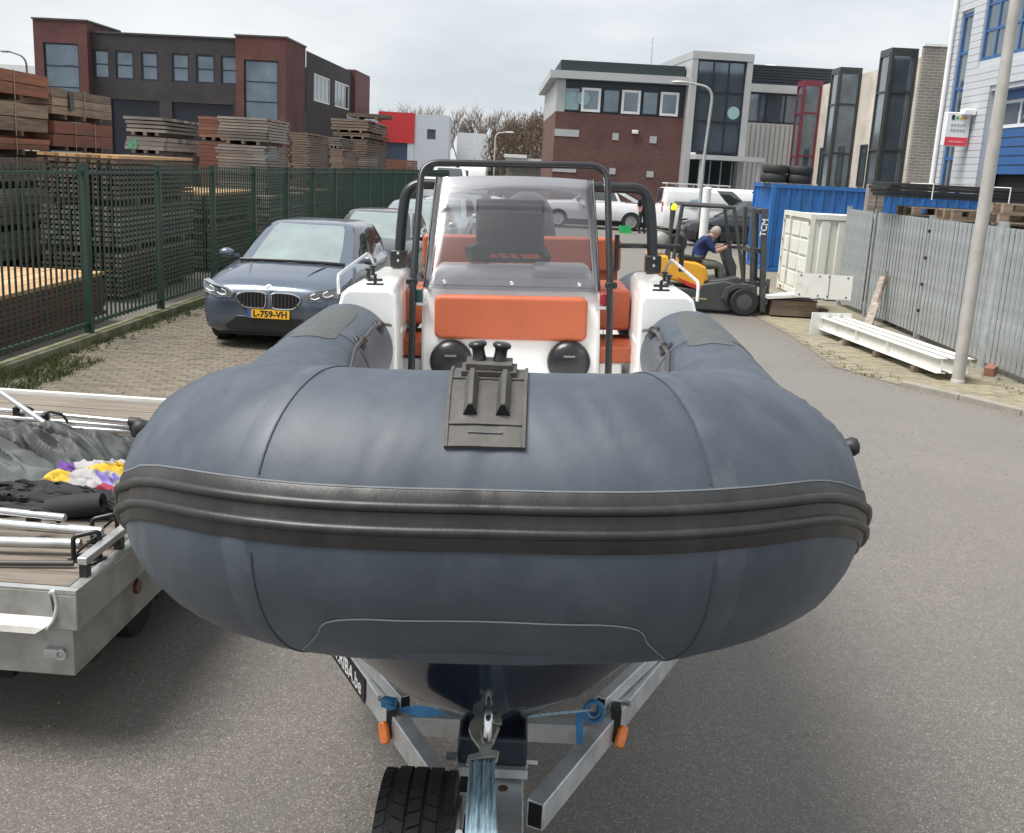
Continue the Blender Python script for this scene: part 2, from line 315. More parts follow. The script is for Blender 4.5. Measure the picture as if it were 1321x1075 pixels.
# kerb stones along the near part of that pavement
kp = spline([(x, y, 0) for x, y in edge[0:5]], 6)
acc = [kp[0]]; 
L_ = 0
kerb = tag(empty('kerb', (edge[2][0], edge[2][1], 0)), 'weathered grey concrete kerb edging the sandy pavement by the lamp post', 'kerb')
dense = spline([(x, y, 0) for x, y in edge[0:5]], 40); cur = dense[0]; stones = []
for p in dense:
    if (p-cur).length > .8: stones.append((cur, p)); cur = p
for a, b in stones:
    d = (b-a).normalized(); mb = MB().bar(Vector((a.x, a.y, .035))-kerb.location+d*.006-Vector((0,0,.03)), Vector((b.x, b.y, .035))-kerb.location-d*.006-Vector((0,0,.03)), .12, .13); mb.build('kerb_stone', concrete, kerb, bevel=.012)
# concrete plinth and weeds under the green fence
pl = tag(MB(), None) if False else None
pl = empty('fence_plinth', (LV(12), 12, 0), 0, 'mossy concrete edging strip under the green steel fence', 'edging')
moss = M('mossy_concrete', (.20, .19, .13), .95, var=.3, vs=7, bump=.4, bs=40, dirt=(.085, .10, .035), ds=2.2, dth=(.42, .6))
for k in range(30):
    y0 = 5+k*1.2; a = (LV(y0)-.10-LV(12), y0-12, .05); b = (LV(y0+1.19)-.10-LV(12), y0+1.19-12, .05); MB().bar(a, b, .16, .14).build('edging_stone', moss, pl, bevel=.012)
weed = M('weeds', (.075, .095, .028), .8, var=.45, vs=4, orand=0); grass = MB()
def tuft(mb, x, y, h, n, sp):
    for _ in range(n):
        a = random.uniform(0, 6.28); r = random.uniform(0, sp); hx, hy = x+r*math.cos(a), y+r*math.sin(a); b = random.uniform(0, 6.28); l = h*random.uniform(.4, 1); w = .004+.004*random.random(); le = random.uniform(.2, .9)*l
        mb.add([(hx-w*math.sin(b), hy+w*math.cos(b), .0), (hx+w*math.sin(b), hy-w*math.cos(b), .0), (hx+le*.5*math.cos(b), hy+le*.5*math.sin(b), l*.7), (hx+le*math.cos(b), hy+le*math.sin(b), l*.9)], [(0,1,2),(0,2,3)])
for _ in range(520):
    y = random.uniform(7.5, 20); d = abs(random.gauss(0, .13)); tuft(grass, LV(y)+.0+d, y, .10*random.uniform(.3, 1.1), 6, .05)
for _ in range(330):
    y = random.uniform(9.3, 11.6); tuft(grass, LV(y)+random.uniform(-.05, .55), y, .11*random.uniform(.4, 1.1), 8, .06)
for _ in range(150):
    y = random.uniform(11, 16); tuft(grass, edge_x(y)+random.uniform(.0, .35) if random.random() < .6 else 6.3+random.uniform(-.2, .2), y, .07*random.uniform(.3, 1), 6, .05)
tag(grass.build('weeds', weed), 'small green weeds growing along the fence foot and pavement joints', 'weeds', kind='stuff')
gritm = M('road_grit', (.24,.215,.18), .9, var=.4, vs=40); grit = MB(); rg_ = random.Random(12)
def pebble(x, y, z0=.0):
    s = rg_.uniform(.003, .011); grit.add([(x+s*rg_.uniform(.6,1.2), y, z0), (x-s*.6, y+s*rg_.uniform(.5,1), z0), (x-s*.5, y-s*.8, z0), (x+s*.2, y, z0+s*rg_.uniform(.6,1.1))], [(0,1,3),(1,2,3),(2,0,3)])
for _ in range(1500):
    y = rg_.uniform(9.5, 19); pebble(edge_x(y)-abs(rg_.gauss(0, .16))-.07, y, .001)
for _ in range(1200): pebble(rg_.uniform(-1.9, 5.5), rg_.uniform(2.2, 12), .001)
for _ in range(900): y = rg_.uniform(9, 20); pebble(LV(y)+.05+abs(rg_.gauss(0, .25)), y, .016)
tag(grit.build('grit', gritm), 'loose grit gathered along the kerb and scattered on the asphalt', 'grit', kind='stuff')
# ---------------------------------------------------------------- facade helpers
def wall(mb, u0, u1, z0, z1, ops, rev=.14, v=0.):
    us = sorted({u0, u1, *[a for o in ops for a in o[:2]]}); zs = sorted({z0, z1, *[a for o in ops for a in o[2:4]]})
    for i in range(len(us)-1):
        for j in range(len(zs)-1):
            cu, cz = (us[i]+us[i+1])/2, (zs[j]+zs[j+1])/2
            if any(o[0] < cu < o[1] and o[2] < cz < o[3] for o in ops): continue
            mb.add([(us[i],v,zs[j]),(us[i+1],v,zs[j]),(us[i+1],v,zs[j+1]),(us[i],v,zs[j+1])], [(0,1,2,3)])
    for a, b, c, d in [o[:4] for o in ops]:
        mb.add([(a,v,c),(b,v,c),(b,v,d),(a,v,d),(a,v+rev,c),(b,v+rev,c),(b,v+rev,d),(a,v+rev,d)], [(0,1,5,4),(1,2,6,5),(2,3,7,6),(3,0,4,7)])
def window(parent, u0, u1, z0, z1, v, fm, gm, cols=1, rows=1, fw=.06, name='window', splits=None, dep=.06):
    fr = MB(); g = .004
    fr.box(u0+g, u0+fw, v, v+dep, z0+g, z1-g); fr.box(u1-fw, u1-g, v, v+dep, z0+g, z1-g); fr.box(u0+fw, u1-fw, v, v+dep, z0+g, z0+fw); fr.box(u0+fw, u1-fw, v, v+dep, z1-fw, z1-g)
    xs = [u0+fw+(u1-u0-2*fw)*k/cols for k in range(cols+1)]
    zs = [z0+fw+(z1-z0-2*fw)*k/rows for k in range(rows+1)] if not splits else [z0+fw, *splits, z1-fw]
    for x in xs[1:-1]: fr.box(x-fw*.4, x+fw*.4, v+.005, v+dep-.005, z0+fw, z1-fw)
    for z in zs[1:-1]: fr.box(u0+fw, u1-fw, v+.008, v+dep-.008, z-fw*.4, z+fw*.4)
    o = fr.build(name, fm, parent)
    for i in range(len(xs)-1):
        for j in range(len(zs)-1):
            MB().box(xs[i]+.003, xs[i+1]-.003, v+dep*.6, v+dep*.6+.012, zs[j]+.003, zs[j+1]-.003).build('pane', gm, o)
    return o
def building(name, A, B, label, cat='building'):
    fr = Frame(A, B); o = empty(name, fr.A, fr.rz, label, cat); return fr, o
# ---------------------------------------------------------------- dark brick building behind the timber yard
dbrick = brickmat('dark_brick', (.062, .052, .054), (.045, .039, .042), (.030, .028, .030))
rbrick = brickmat('red_brick', (.150, .052, .045), (.115, .040, .036), (.070, .040, .036))
P0 = AY(51, 190, 64.2); P1 = AY(372, 205, 63.7)
fb, b1 = building('brick_building', P0, P1, 'long dark brick building with two dark red corner towers behind the timber yard')
uA, uB, uC, uD = fb.uz(51,100)[0], fb.uz(119,100)[0], fb.uz(307.5,110)[0], fb.uz(372,120)[0]
zt, zd, zr = fb.uz(85,28)[1], fb.uz(214,47)[1], fb.uz(340,49.5)[1]
mb = MB(); ops = []
for x0, y0, x1, y1 in ((120,62,141,98),(149,64,172.5,101),(182,67,204,104),(222,70,244,107),(253,72,277,110),(285,75,307,112)): ops.append(fb.rect(x0, y0, x1, y1))
z_w0 = sum(o[2] for o in ops)/6; z_w1 = sum(o[3] for o in ops)/6; ops = [(max(o[0], uB+.05), min(o[1], uC-.05), z_w0, z_w1) for o in ops]
doors = [(fb.uz(144,145)[0], fb.uz(206,145)[0], .05, fb.uz(180,129.5)[1]), (fb.uz(222,145)[0], uC-.3, .05, fb.uz(180,129.5)[1])]
wall(mb, uB, uC, 0, zd, ops+doors, .2); mb.box(uB, uC, .3, 24, 0.0, zd-.02); mb.build('front_wall', dbrick, b1)
MB().box(uB+.02, uC-.02, -.06, .4, zd+.003, zd+.10).build('coping', M('dark_coping', (.05,.05,.055), .5), b1)
for o in ops: window(b1, *o, .05, navy, glass_far, 1, 2, .10)
for d in doors: 
    dd = MB().box(d[0]+.01, d[1]-.01, .12, .17, d[2], d[3]-.01).build('garage_door', M('navy_door', (.006,.009,.020), .5), b1)
zt0 = zt; zt1 = zr
for ua, ub, wx, zt in ((uA, uB, (62,57,107,117), zt0), (uC, uD, (318,79,362,164), zt1)):
    w = fb.rect(*wx); w = (w[0], w[1], .9, w[3]); mb = MB(); wall(mb, ua, ub, 0, zt, [w], .2, -.5)
    mb.add([(ua,-.5,0),(ua,-.5,zt),(ua,4.2,zt),(ua,4.2,0)], [(0,1,2,3)]); mb.add([(ub,-.5,0),(ub,-.5,zt),(ub,4.2,zt),(ub,4.2,0)], [(0,1,2,3)]); mb.add([(ua,-.5,zt),(ub,-.5,zt),(ub,4.2,zt),(ua,4.2,zt)], [(0,1,2,3)]); mb.add([(ua,4.2,0),(ub,4.2,0),(ub,4.2,zt),(ua,4.2,zt)], [(0,1,2,3)])
    tw = mb.build('corner_tower', rbrick, b1)
    MB().box(ua-.06, ub+.06, -.56, 4.25, zt+.003, zt+.10).build('coping', MATS['dark_coping'], tw)
    window(b1, *w, -.4, navy, glass_far, 1, 6, .09)
# its side, seen running away to the right
S0 = Vector((P1.x, P1.y, 0)); S1 = Vector((P1.x+.04*26, P1.y+26, 0)); fs = Frame(S0, S1); side = MB(); wf = []
u0_, u1_, u2_ = 4.2, fs.uz(453,130)[0], fs.uz(472,130)[0]
for k, (xa, xb) in enumerate(((405,426.5),(432,451))):
    r_ = fs.rect(xa, 98 if k == 0 else 107, xb, 133 if k == 0 else 140); wf.append((r_[0], r_[1], r_[2], r_[3]))
b1s = Matrix.Rotation(fs.rz-fb.rz, 4, 'Z'); off = fb.uz(372,205)
sm = MB(); wall(sm, u0_, u1_, 0, zd, wf, .2); so = sm.build('side_wall', dbrick, b1); so.location = (fb.len, 0, 0); so.rotation_euler.z = fs.rz-fb.rz
for o in wf: window(so, *o, .04, whitepaint, glass_far, 4, 1, .10)
et = MB(); et.box(u1_, u2_, -.3, 5, 0, zt).build('end_tower', rbrick, so)
# low white hall and street lamp at the far left
hall = tag(MB().box(-44, -31.0, 74, 96, 0, AY(20,84,74).z).build('white_hall', M('white_cladding', (.66,.68,.69), .5, var=.05)), 'low white clad hall behind the stacked timber', 'building')
def lamp_post(base, h, arm, label, r0=.07, r1=.04, mat=None, head=.5, lean=0):
    o = empty('lamp_post', base, 0, label, 'lamp post'); m = mat or galv
    p = rounded([(0,0,0), (0,0,h*.55), (lean,0,h), (arm[0]+lean, arm[1], h+arm[2])], .55, 8); n = len(p)
    MB().tube(p, [r0+(r1-r0)*i/(n-1) for i in range(n)], 12).build('pole', m, o, smooth=40)
    d = Vector((arm[0], arm[1], 0)).normalized(); e = p[-1]
    if head: MB().loft([[e+d*t*head+Vector((-d.y*w*math.cos(a), d.x*w*math.cos(a), hh*math.sin(a))) for a in [2*math.pi*k/10 for k in range(10)]] for t, w, hh in ((-.1,.05,.04),(.2,.11,.06),(.7,.12,.06),(1.0,.05,.03))]).build('lamp_head', m, o, smooth=50)
    MB().lathe([(r0*1.12, 0), (r0*1.12, .05), (r0*1.02, .06)], 12).build('pole_base', m, o, smooth=40)
    return o
lp = AY(36,120,60); lamp_post((lp.x, 60, 0), AY(35,84,60).z+.4, (-.9, 0, .25), 'slim street lamp above the white hall behind the timber', .07, .04, M('dark_steel', (.10,.11,.115), .5, .3))
# red and white hall
A = AY(487,215,80); B = AY(577,218,80); fb2, b2 = building('red_white_hall', (A.x, 80), (B.x, 80.3), 'small white hall with a red panel over a blue roller door')
zh = fb2.uz(535,147)[1]; ur = fb2.uz(535,165)[0]; zr0 = fb2.uz(510,184)[1]; L2 = fb2.len
hwhite = M('hall_white', (.58,.62,.68), .45, .1, var=.04, vs=1)
wn2 = fb2.rect(551,167,562,180); dr2 = fb2.rect(553,213,560,231)
mb = MB(); wall(mb, ur, L2, 0, zh, [wn2, (dr2[0], dr2[1], .02, dr2[3])], .15); mb.add([(L2,0,0),(L2,14,0),(L2,14,zh),(L2,0,zh)], [(0,1,2,3)]); mb.add([(0,0,zh),(L2,0,zh),(L2,14,zh),(0,14,zh)], [(0,1,2,3)]); mb.add([(ur,.5,0),(L2-.1,.5,0),(L2-.1,.5,zh),(ur,.5,zh)], [(0,1,2,3)])
mb.build('wall', hwhite, b2); window(b2, *wn2, .05, M('brown_frame', (.10,.08,.07), .5), glass_dark, 1, 1, .12); MB().box(dr2[0]+.01, dr2[1]-.01, .08, .12, .02, dr2[3]).build('door', blackp, b2)
MB().box(0, ur-.004, -.06, .3, zr0, zh+.05).build('red_panel', M('red_panel', (.55,.035,.04), .45, var=.05, vs=1), b2)
MB().box(.0, ur-.5, .06, .2, 0, zr0-.004).build('roller_door', M('blue_roller', (.05,.075,.12), .5), b2); MB().box(ur-.496, ur-.004, -.02, .2, 0, zr0-.004).build('door_post', hwhite, b2)
MB().box(-7, -.004, .4, 8, 0, zh-.25).build('side_block', hwhite, b2)
# farther low white sheds behind
for x0, x1, y0, y1, Yd, nm, c, lab in ((590,625,171,215,95,'white_shed',(.66,.68,.70),'flat roofed white shed beside the red and white hall'), (652,712,203,225,72,'white_carport',(.60,.60,.57),'low cream carport roof in front of the brown hedge')):
    a, b_ = AY(x0, y0, Yd), AY(x1, y1, Yd); mb = MB()
    if nm == 'white_shed': o = mb.box(a.x, b_.x, Yd, Yd+6, 0, a.z).build(nm, M(nm, c, .5), None)
    else:
        o = empty(nm, (a.x, Yd, 0)); w = b_.x-a.x; MB().box(0, w, 0, 5, a.z-.35, a.z-.003).build('roof', M(nm, c, .5), o); MB().box(.1, w-.1, .3, 4.8, 0, a.z-.353).build('wall', M('carport_wall', (.20,.19,.165), .7), o); MB().box(-.1, w*.45, -.1, 5.1, a.z, a.z+.22).build('fascia', whitepaint, o)
    tag(o, lab, 'shed')
# ---------------------------------------------------------------- red brick office with glazed stair tower
mbrick = brickmat('office_brick', (.165, .072, .060), (.13, .055, .048), (.085, .055, .05))
A = AY(712,225,53); B = AY(876,235,53); fo, b3 = building('office_building', (A.x, 53), (B.x, 53.2), 'red brick office with an upper band of windows and a grey roof edge')
zb = (fo.uz(725,143)[1]+fo.uz(873,153)[1])/2; ztop = (fo.uz(725,103)[1]+fo.uz(860,108)[1])/2; Lo = fo.len
mb = MB(); mb.box(0, Lo, 0, 12, 0, zb-.003); mb.build('brick_wall', mbrick, b3)
MB().box(-.003, .42, -.003, 12, zb, ztop).build('corner_column', greyclad, b3)
MB().box(.42, Lo-.003, .10, 11.9, zb, ztop).build('window_band', navy, b3)
zf = ztop
MB().box(-.38, Lo+.1, -.45, 12.3, zf+.003, zf+.36).build('roof_edge', greyclad, b3); MB().box(.15, Lo-.1, .2, 12, zf+.363, zf+.90).build('roof_upstand', M('dark_green_roof', (.02,.035,.035), .6), b3)
for i, (x0, x1, wh) in enumerate(((727,749,0),(750,775,1),(778,800,0),(802,826.5,1),(829,850,0),(852,876,1))):
    r_ = fo.rect(x0, 110, x1, 145); zA = zb+.04+(.0 if wh else .02); u0c, u1c = r_[0], min(r_[1], Lo-.06)
    window(b3, u0c, u1c, zb+.05, ztop-.35, -.03 if wh else .03, whitepaint if wh else navy, glass_far, 1, 1, .12 if wh else .06)
for x0, y0, x1, y1 in ((790,172,798,181),(838,176,847,185),(786,217,794,225),(834,221,843,229),(712,167,747,176),(709,217,743,222)):
    r_ = fo.rect(x0, y0, x1, y1); MB().box(max(r_[0], .01), r_[1], -.03, .05, r_[2], r_[3]).build('wall_plate', greyclad, b3)
discm = M('painted_reflection', (.30,.44,.45), .4, var=.04)  # pale discs painted in for round reflections on the window glass
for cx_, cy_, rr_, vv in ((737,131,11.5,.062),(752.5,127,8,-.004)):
    u_, z_ = fo.uz(cx_, cy_); MB().lathe([(rr_*53.5/1350,0),(rr_*53.5/1350,.004)], 28, Matrix.Translation((u_, vv, z_)) @ Matrix.Rotation(math.pi/2, 4, 'X')).build('reflection_disc', discm, b3)
r_ = fo.rect(815,168,823,173); MB().box(r_[0], r_[1], -.16, .02, r_[2], r_[3]).build('wall_lamp', whitepaint, b3, bevel=.03)
mast = MB().tube([(Lo*.8, 4, zf+.9), (Lo*.8, 4, zf+2.6)], .03, 6).build('antenna', galv, b3)
# stair tower
A = AY(879,235,52.6); B = AY(957,235,52.6); ft, b4 = building('stair_tower', (A.x, 52.6), (B.x, 52.9), 'tall glazed grey framed stair tower beside the red brick office')
Lt = ft.len; zt4 = (ft.uz(890,66)[1]+ft.uz(962,70)[1])/2; zc4 = ft.uz(915,198)[1]
MB().box(0, .28, -.2, 8, 0, zt4-.35).build('side_frame', greyclad, b4); MB().box(Lt-.28, Lt, -.2, 8, 0, zt4-.35).build('side_frame', greyclad, b4); MB().box(-.02, Lt+.02, -.22, 8.05, zt4-.347, zt4).build('top_frame', greyclad, b4)
splits = [ft.uz(915,157)[1], ft.uz(915,119)[1]]
window(b4, .284, Lt-.284, zc4, zt4-.35, -.05, navy, glass_far, 3, 1, .09, splits=splits)
u_, z_ = ft.uz(946,146); MB().lathe([(.30,0),(.30,.004)], 28, Matrix.Translation((u_, -.02, z_)) @ Matrix.Rotation(math.pi/2, 4, 'X')).build('reflection_disc', discm, b4)  # another painted reflection, on the stair tower glass
MB().box(.3, Lt-.3, .5, 7.5, .02, zc4-.2).build('porch_wall', glass_dark, b4)
MB().box(.284, Lt+.7, -1.3, .0, zc4-.32, zc4-.10).build('porch_roof', greyclad, b4)
for u in (.6, Lt+.45): MB().tube([(u,-1.15,0),(u,-1.15,zc4-.325)], .07, 10).build('porch_post', greyclad, b4)
for k in range(3): MB().box(.3, Lt-.3, .40, .46, .5+k*.62, .56+k*.62).build('door_rail', greyclad, b4)
for k in range(4): MB().box(.9+k*.55, .96+k*.55, .41, .455, .05, zc4-.35).build('door_stile', greyclad, b4)
# grey ribbed block right of it
A = AY(950,237,66); B = AY(1080,242,66); fg, b5 = building('ribbed_block', (A.x, 66), (B.x, 66.4), 'grey ribbed metal block with a dark roof band beside the stair tower')
Lg = fg.len; zg1 = fg.uz(1000,160)[1]; zg2 = fg.uz(1000,117)[1]; zg3 = fg.uz(1000,84)[1]
rb = MB(); u = 0
while u < Lg: rb.box(u, u+.22, -.06, .2, 0, zg1); rb.box(u+.22, min(u+.3, Lg), 0, .2, 0, zg1-.01); u += .3
rb.build('ribbed_wall', greyclad, b5); window(b5, .02, Lg*.62, zg1, zg2-.15, .02, navy, glass_far, 3, 1, .12); MB().box(Lg*.62, Lg, 0, .2, zg1, zg2-.15).build('wall_panel', greyclad, b5)
MB().box(0, Lg, -.12, 8, zg2-.147, zg2+.32).build('white_band', greyclad, b5)
dk = M('dark_ribbed_roof', (.013,.018,.028), .5)
for k in range(7): MB().box(0, Lg, -.05+.0*k, 8, zg2+.325+k*(zg3-zg2-.33)/7, zg2+.29+(k+1)*(zg3-zg2-.33)/7).build('roof_slat', dk, b5)
MB().box(.1, Lg-.1, .05, 7.8, zg2+.31, zg3-.05).build('roof_core', dk, b5); MB().lathe([(1.0, 0), (.9,.3), (.3,.45)], 16, Matrix.Translation((Lg*.4, 4, zg3-.05))).build('roof_dome', whitepaint, b5, smooth=40)
# street lamp in front of the office
Lp = G(908,318); k_ = AY(918,112,41); lamp_post((6.6, 40, 0), AY(920,113,40).z, (-1.0, 0, .12), 'tall grey street lamp standing in front of the stair tower', .065, .04, M('grey_pole', (.40,.41,.40), .5, .3), .55, .12)
# ---------------------------------------------------------------- beige terrace with glazed bays, on the right of the street
beige = brickmat('beige_brick', (.60,.55,.48), (.54,.49,.42), (.48,.44,.38)); gbrick = brickmat('grey_brick', (.245,.225,.20), (.20,.185,.165), (.33,.31,.28), .42, .125, .022)
XB = 16.45; YT = 46.5; tr = empty('terrace_building', (XB, YT, 0), 0, 'beige brick terrace with three tall dark glazed bays and a grey brick end', 'building')
zT = AY(1190,62,YT).z; wl_ = MB(); darkred = M('dark_red_frame', (.17,.025,.045), .4); charc = M('charcoal_frame', (.035,.038,.038), .4)
wl_.box(0, 9, .004, 22, 0, zT-.35); wl_.build('wall', beige, tr)
MB().box(-.05, 4.0, -.25, -.0, 0, zT+.05).build('end_wall', gbrick, tr); MB().box(-.08, 4.03, -.28, .02, zT+.053, zT+.15).build('coping', whitepaint, tr)
wall_y = lambda x, y: XB/(AY(x, y, 1.0).x)                 # distance at which a sight line meets the terrace wall
for fm, xr, xl, yy, yt in ((charc, 1184, 1149, 80, 62), (charc, 1112, 1083, 100, 87), (darkred, 1061, 1037, 115, 104)):
    Yb = wall_y(xr, yy); x0 = AY(xl, yy, Yb).x-XB; x1 = -.004; zt_ = AY((xl+xr)/2, yt, Yb).z; dyy = 1.5
    bay = empty('glazed_bay'); bay.parent = tr; bay.location = (0, Yb-YT, 0); h = zt_-.183
    MB().box(x0, x1, 0, dyy, zt_-.18, zt_).build('bay_roof', fm, bay)
    window(bay, x0, x1, .4, h, -.02, fm, glass_far, 1, 1, .13, name='bay_front', splits=[1.9, h*.50, h*.80], dep=.1)
    ws = window(bay, 0, dyy-.15, .4, h, 0, fm, glass_far, 1, 1, .11, name='bay_side', splits=[1.9, h*.50, h*.80], dep=.1); ws.location = (x0-.005, dyy, 0); ws.rotation_euler.z = -math.pi/2
    MB().box(x0+.15, x1, .12, dyy, .02, h-.02).build('bay_interior', M('dark_interior', (.012,.012,.013), .8), bay)
for xm in (1125, 1071):
    Yb = wall_y(xm, 150)
    wv = window(tr, 0, 1.0, 2.4, 4.4, 0, charc, glass_dark, 1, 1, .1); wv.location = (-.075, Yb-YT+1.0, 0); wv.rotation_euler.z = -math.pi/2
for Yb in (wall_y(1115,225), wall_y(1064,225)): MB().box(-.3, .0, Yb-YT, Yb-YT+.2, 1.9, 2.1).build('wall_lamp', whitepaint, tr, bevel=.03)
# ---------------------------------------------------------------- white clad workshop at the right
XW = 13.3; wh = empty('white_workshop', (XW, 35.0, 0), -math.pi/2, 'white horizontally clad workshop with blue frames and a blue overhead door', 'building')
fw_ = Frame((XW, 35.0), (XW, 20)); clad = M('white_cladding_boards', (.52,.54,.56), .4, .1, var=.03, vs=1)
blue = M('blue_paint', (.030,.105,.27), .45, var=.1); zW = 9.2
bs = fw_.rect(1216,20,1236,262); bs = (.45, 1.35, .1, fw_.uz(1245,18)[1])
bw = fw_.rect(1269,0,1330,76); bw = (bw[0], bw[0]+3.2, fw_.uz(1270,78)[1], 8.6); dd = (fw_.uz(1268,180)[0], fw_.uz(1268,180)[0]+4.6, 0.03, fw_.uz(1275,118)[1])
cb_ = MB(); nb = 46; hb = zW/nb
for k in range(nb):
    z0, z1 = k*hb, (k+1)*hb-.012; segs = [(0.0, 15.0)]
    for o in (bs, bw, dd):
        if z1 > o[2] and z0 < o[3]:
            ns = []
            for a, b_ in segs:
                if o[1] <= a or o[0] >= b_: ns.append((a, b_)); continue
                if a < o[0]: ns.append((a, o[0]))
                if o[1] < b_: ns.append((o[1], b_))
            segs = ns
    for a, b_ in segs: MB().box(a, b_, -.03, .02, z0, z1).build('cladding_board', clad, wh)
core = MB(); wall(core, 0, 15.0, 0, zW, [bs, bw, dd], .5, .024); core.build('wall', clad, wh)
MB().box(0.01, 15.0, .6, 8, 0, zW-.02).build('core', M('dark_interior', (.012,.012,.013), .8), wh)
window(wh, *bs, .04, blue, glass_far, 1, 7, .12); window(wh, *bw, .04, blue, glass_far, 4, 3, .10)
MB().tube([(.1,-.13,0),(.1,-.13,zW)], .07, 10).build('drainpipe', whitepaint, wh, smooth=40)
zd0 = fw_.uz(1300,224)[1]; zd1 = fw_.uz(1300,163)[1]
od = MB().box(dd[0]+.02, dd[1]-.02, .42, .47, zd0, zd1).build('overhead_door', blue, wh); window(wh, dd[0]+.02, dd[1]-.02, zd1+.003, dd[3]-.25, .40, whitepaint, glass_far, 4, 1, .1, name='door_light'); MB().box(dd[0]+.005, dd[1]-.005, .3, .45, dd[3]-.247, dd[3]-.01).build('door_head', blue, wh)
for k in range(1, 5): MB().box(dd[0]+.02, dd[1]-.02, .412, .418, zd0+k*(zd1-zd0)/5-.012, zd0+k*(zd1-zd0)/5+.012).build('door_joint', navy, od)
cm = MB().box(2.3, 2.65, -.4, -.04, 4.6, 4.78); cm.build('camera_box', whitepaint, wh, bevel=.03)
# projecting light box sign
sg = empty('light_box_sign', (XW-.06, 32.6, 0), 0, 'white projecting light box sign with a red bottom strip on the workshop', 'sign')
uS = (33.4-31); a = AX(1216,165,XW-.95); Ys = 32.6
pa, pb = AY(1217,186,Ys), AY(1243,150,Ys); sx0, sx1 = pa.x-(XW-.06), -.02; sz0, sz1 = pa.z-.05, pb.z+.1
MB().box(sx0, sx1, 0, .28, sz0, sz1).build('box', whitepaint, sg, bevel=.02); hS = sz1-sz0; wS = sx1-sx0
redm = M('sign_red', (.70,.06,.08), .4, var=.03); MB().box(sx0+.02, sx1-.02, -.012, -.002, sz0+.02, sz0+hS*.27).build('red_strip', redm, sg)
for k, c in enumerate(((.02,.03,.05),(.10,.40,.10),(.75,.45,.04),(.70,.25,.05))):
    MB().box(sx0+wS*(.2+.17*k), sx0+wS*(.2+.17*k+.12), -.012, -.002, sz0+hS*(.80 if k else .78), sz0+hS*(.88 if k else .92)).build('emblem', M('sign_c%d' % k, c, .4), sg)
for k in range(2): 
    for j in range(5): MB().box(sx0+wS*(.2+.13*j), sx0+wS*(.2+.13*j+.09), -.012, -.002, sz0+hS*(.60-.15*k), sz0+hS*(.66-.15*k)).build('print', M('sign_grey', (.35,.38,.40), .5), sg)
for k in range(6): MB().box(sx0+wS*(.2+.1*k), sx0+wS*(.2+.1*k+.07), -.020, -.013, sz0+hS*.11, sz0+hS*.16).build('print', M('sign_pink', (.75,.35,.36), .5), sg)
# ---------------------------------------------------------------- green bar fence on the left
greenp = M('green_fence_paint', (.022, .050, .037), .42, var=.2, vs=6, dirt=(.07,.085,.06), ds=3, dth=(.55,.75))
FS = 2.36; FX = lambda Y: -5.27 + .036*(Y-12.77); FH = 2.11
gf = empty('steel_fence', (FX(12.77), 12.77, 0), math.atan(-.036), 'dark green steel bar fence along the timber yard', 'fence')   # local y runs along the fence
postm = MB().box(-.045, .045, -.04, .04, 0, FH+.03).mesh('post'); postm.materials.append(greenp)
railm = MB().box(-.02, .02, .043, FS-.043, -.02, .02).mesh('rail'); railm.materials.append(greenp)
barm = MB().tube([(0,0,.20),(0,0,FH+.035)], .0135, 6).mesh('bar', 60); barm.materials.append(greenp)
cap = MB().box(-.05, .05, -.045, .045, FH+.031, FH+.05).mesh('post_cap'); cap.materials.append(greenp)
nb = 0; farb = MB()
for k in range(-2, 22):
    p = put('post', postm, gf, (0, k*FS, 0)); put('post_cap', cap, p)
    for z in (FH-.06, .24): put('rail', railm, gf, (0, k*FS, z))
    for j in range(1, 18):
        y = k*FS + j*FS/18
        if k >= -1 and nb < 300: put('bar', barm, gf, (0, y, 0)); nb += 1
        else: farb.tube([(0,y,.2),(0,y,FH+.035)], .0135, 5)
tag(farb.build('bars', greenp, gf), kind='stuff')
# ---------------------------------------------------------------- stacked timber behind it
def px(x, Y): return AY(x, 200, Y).x
def pz(x, y, Y): return AY(x, y, Y).z
def wood(n, c, dirt, var=.3): return M(n, c, .82, var=var, vs=3, orand=.34, stretch=(.6, 9, 9), bump=.25, bs=14, dirt=dirt, ds=2.6, dth=(.40,.62))
WD = {'red': wood('reddish_timber', (.185,.066,.043), (.115,.060,.048)), 'orange': wood('orange_timber', (.27,.108,.062), (.165,.082,.056)), 'grey': wood('grey_timber', (.29,.25,.21), (.18,.16,.14)),
      'tan': wood('tan_timber', (.27,.205,.15), (.165,.125,.095)), 'brown': wood('brown_timber', (.19,.135,.10), (.12,.092,.072)), 'fresh': wood('fresh_timber', (.55,.35,.18), (.40,.24,.12))}
strapm = M('packing_strap', (.30,.26,.16), .5); stick = WD['tan']
BMESH = {}
def board_mesh(w, d, h, m):
    k = (round(w, 2), round(d, 2), round(h, 3), m)
    if k not in BMESH:
        me = MB().box(-w/2, w/2, -d/2, d/2, 0, h).mesh('board'); me.materials.append(WD[m]); BMESH[k] = me
    return BMESH[k]
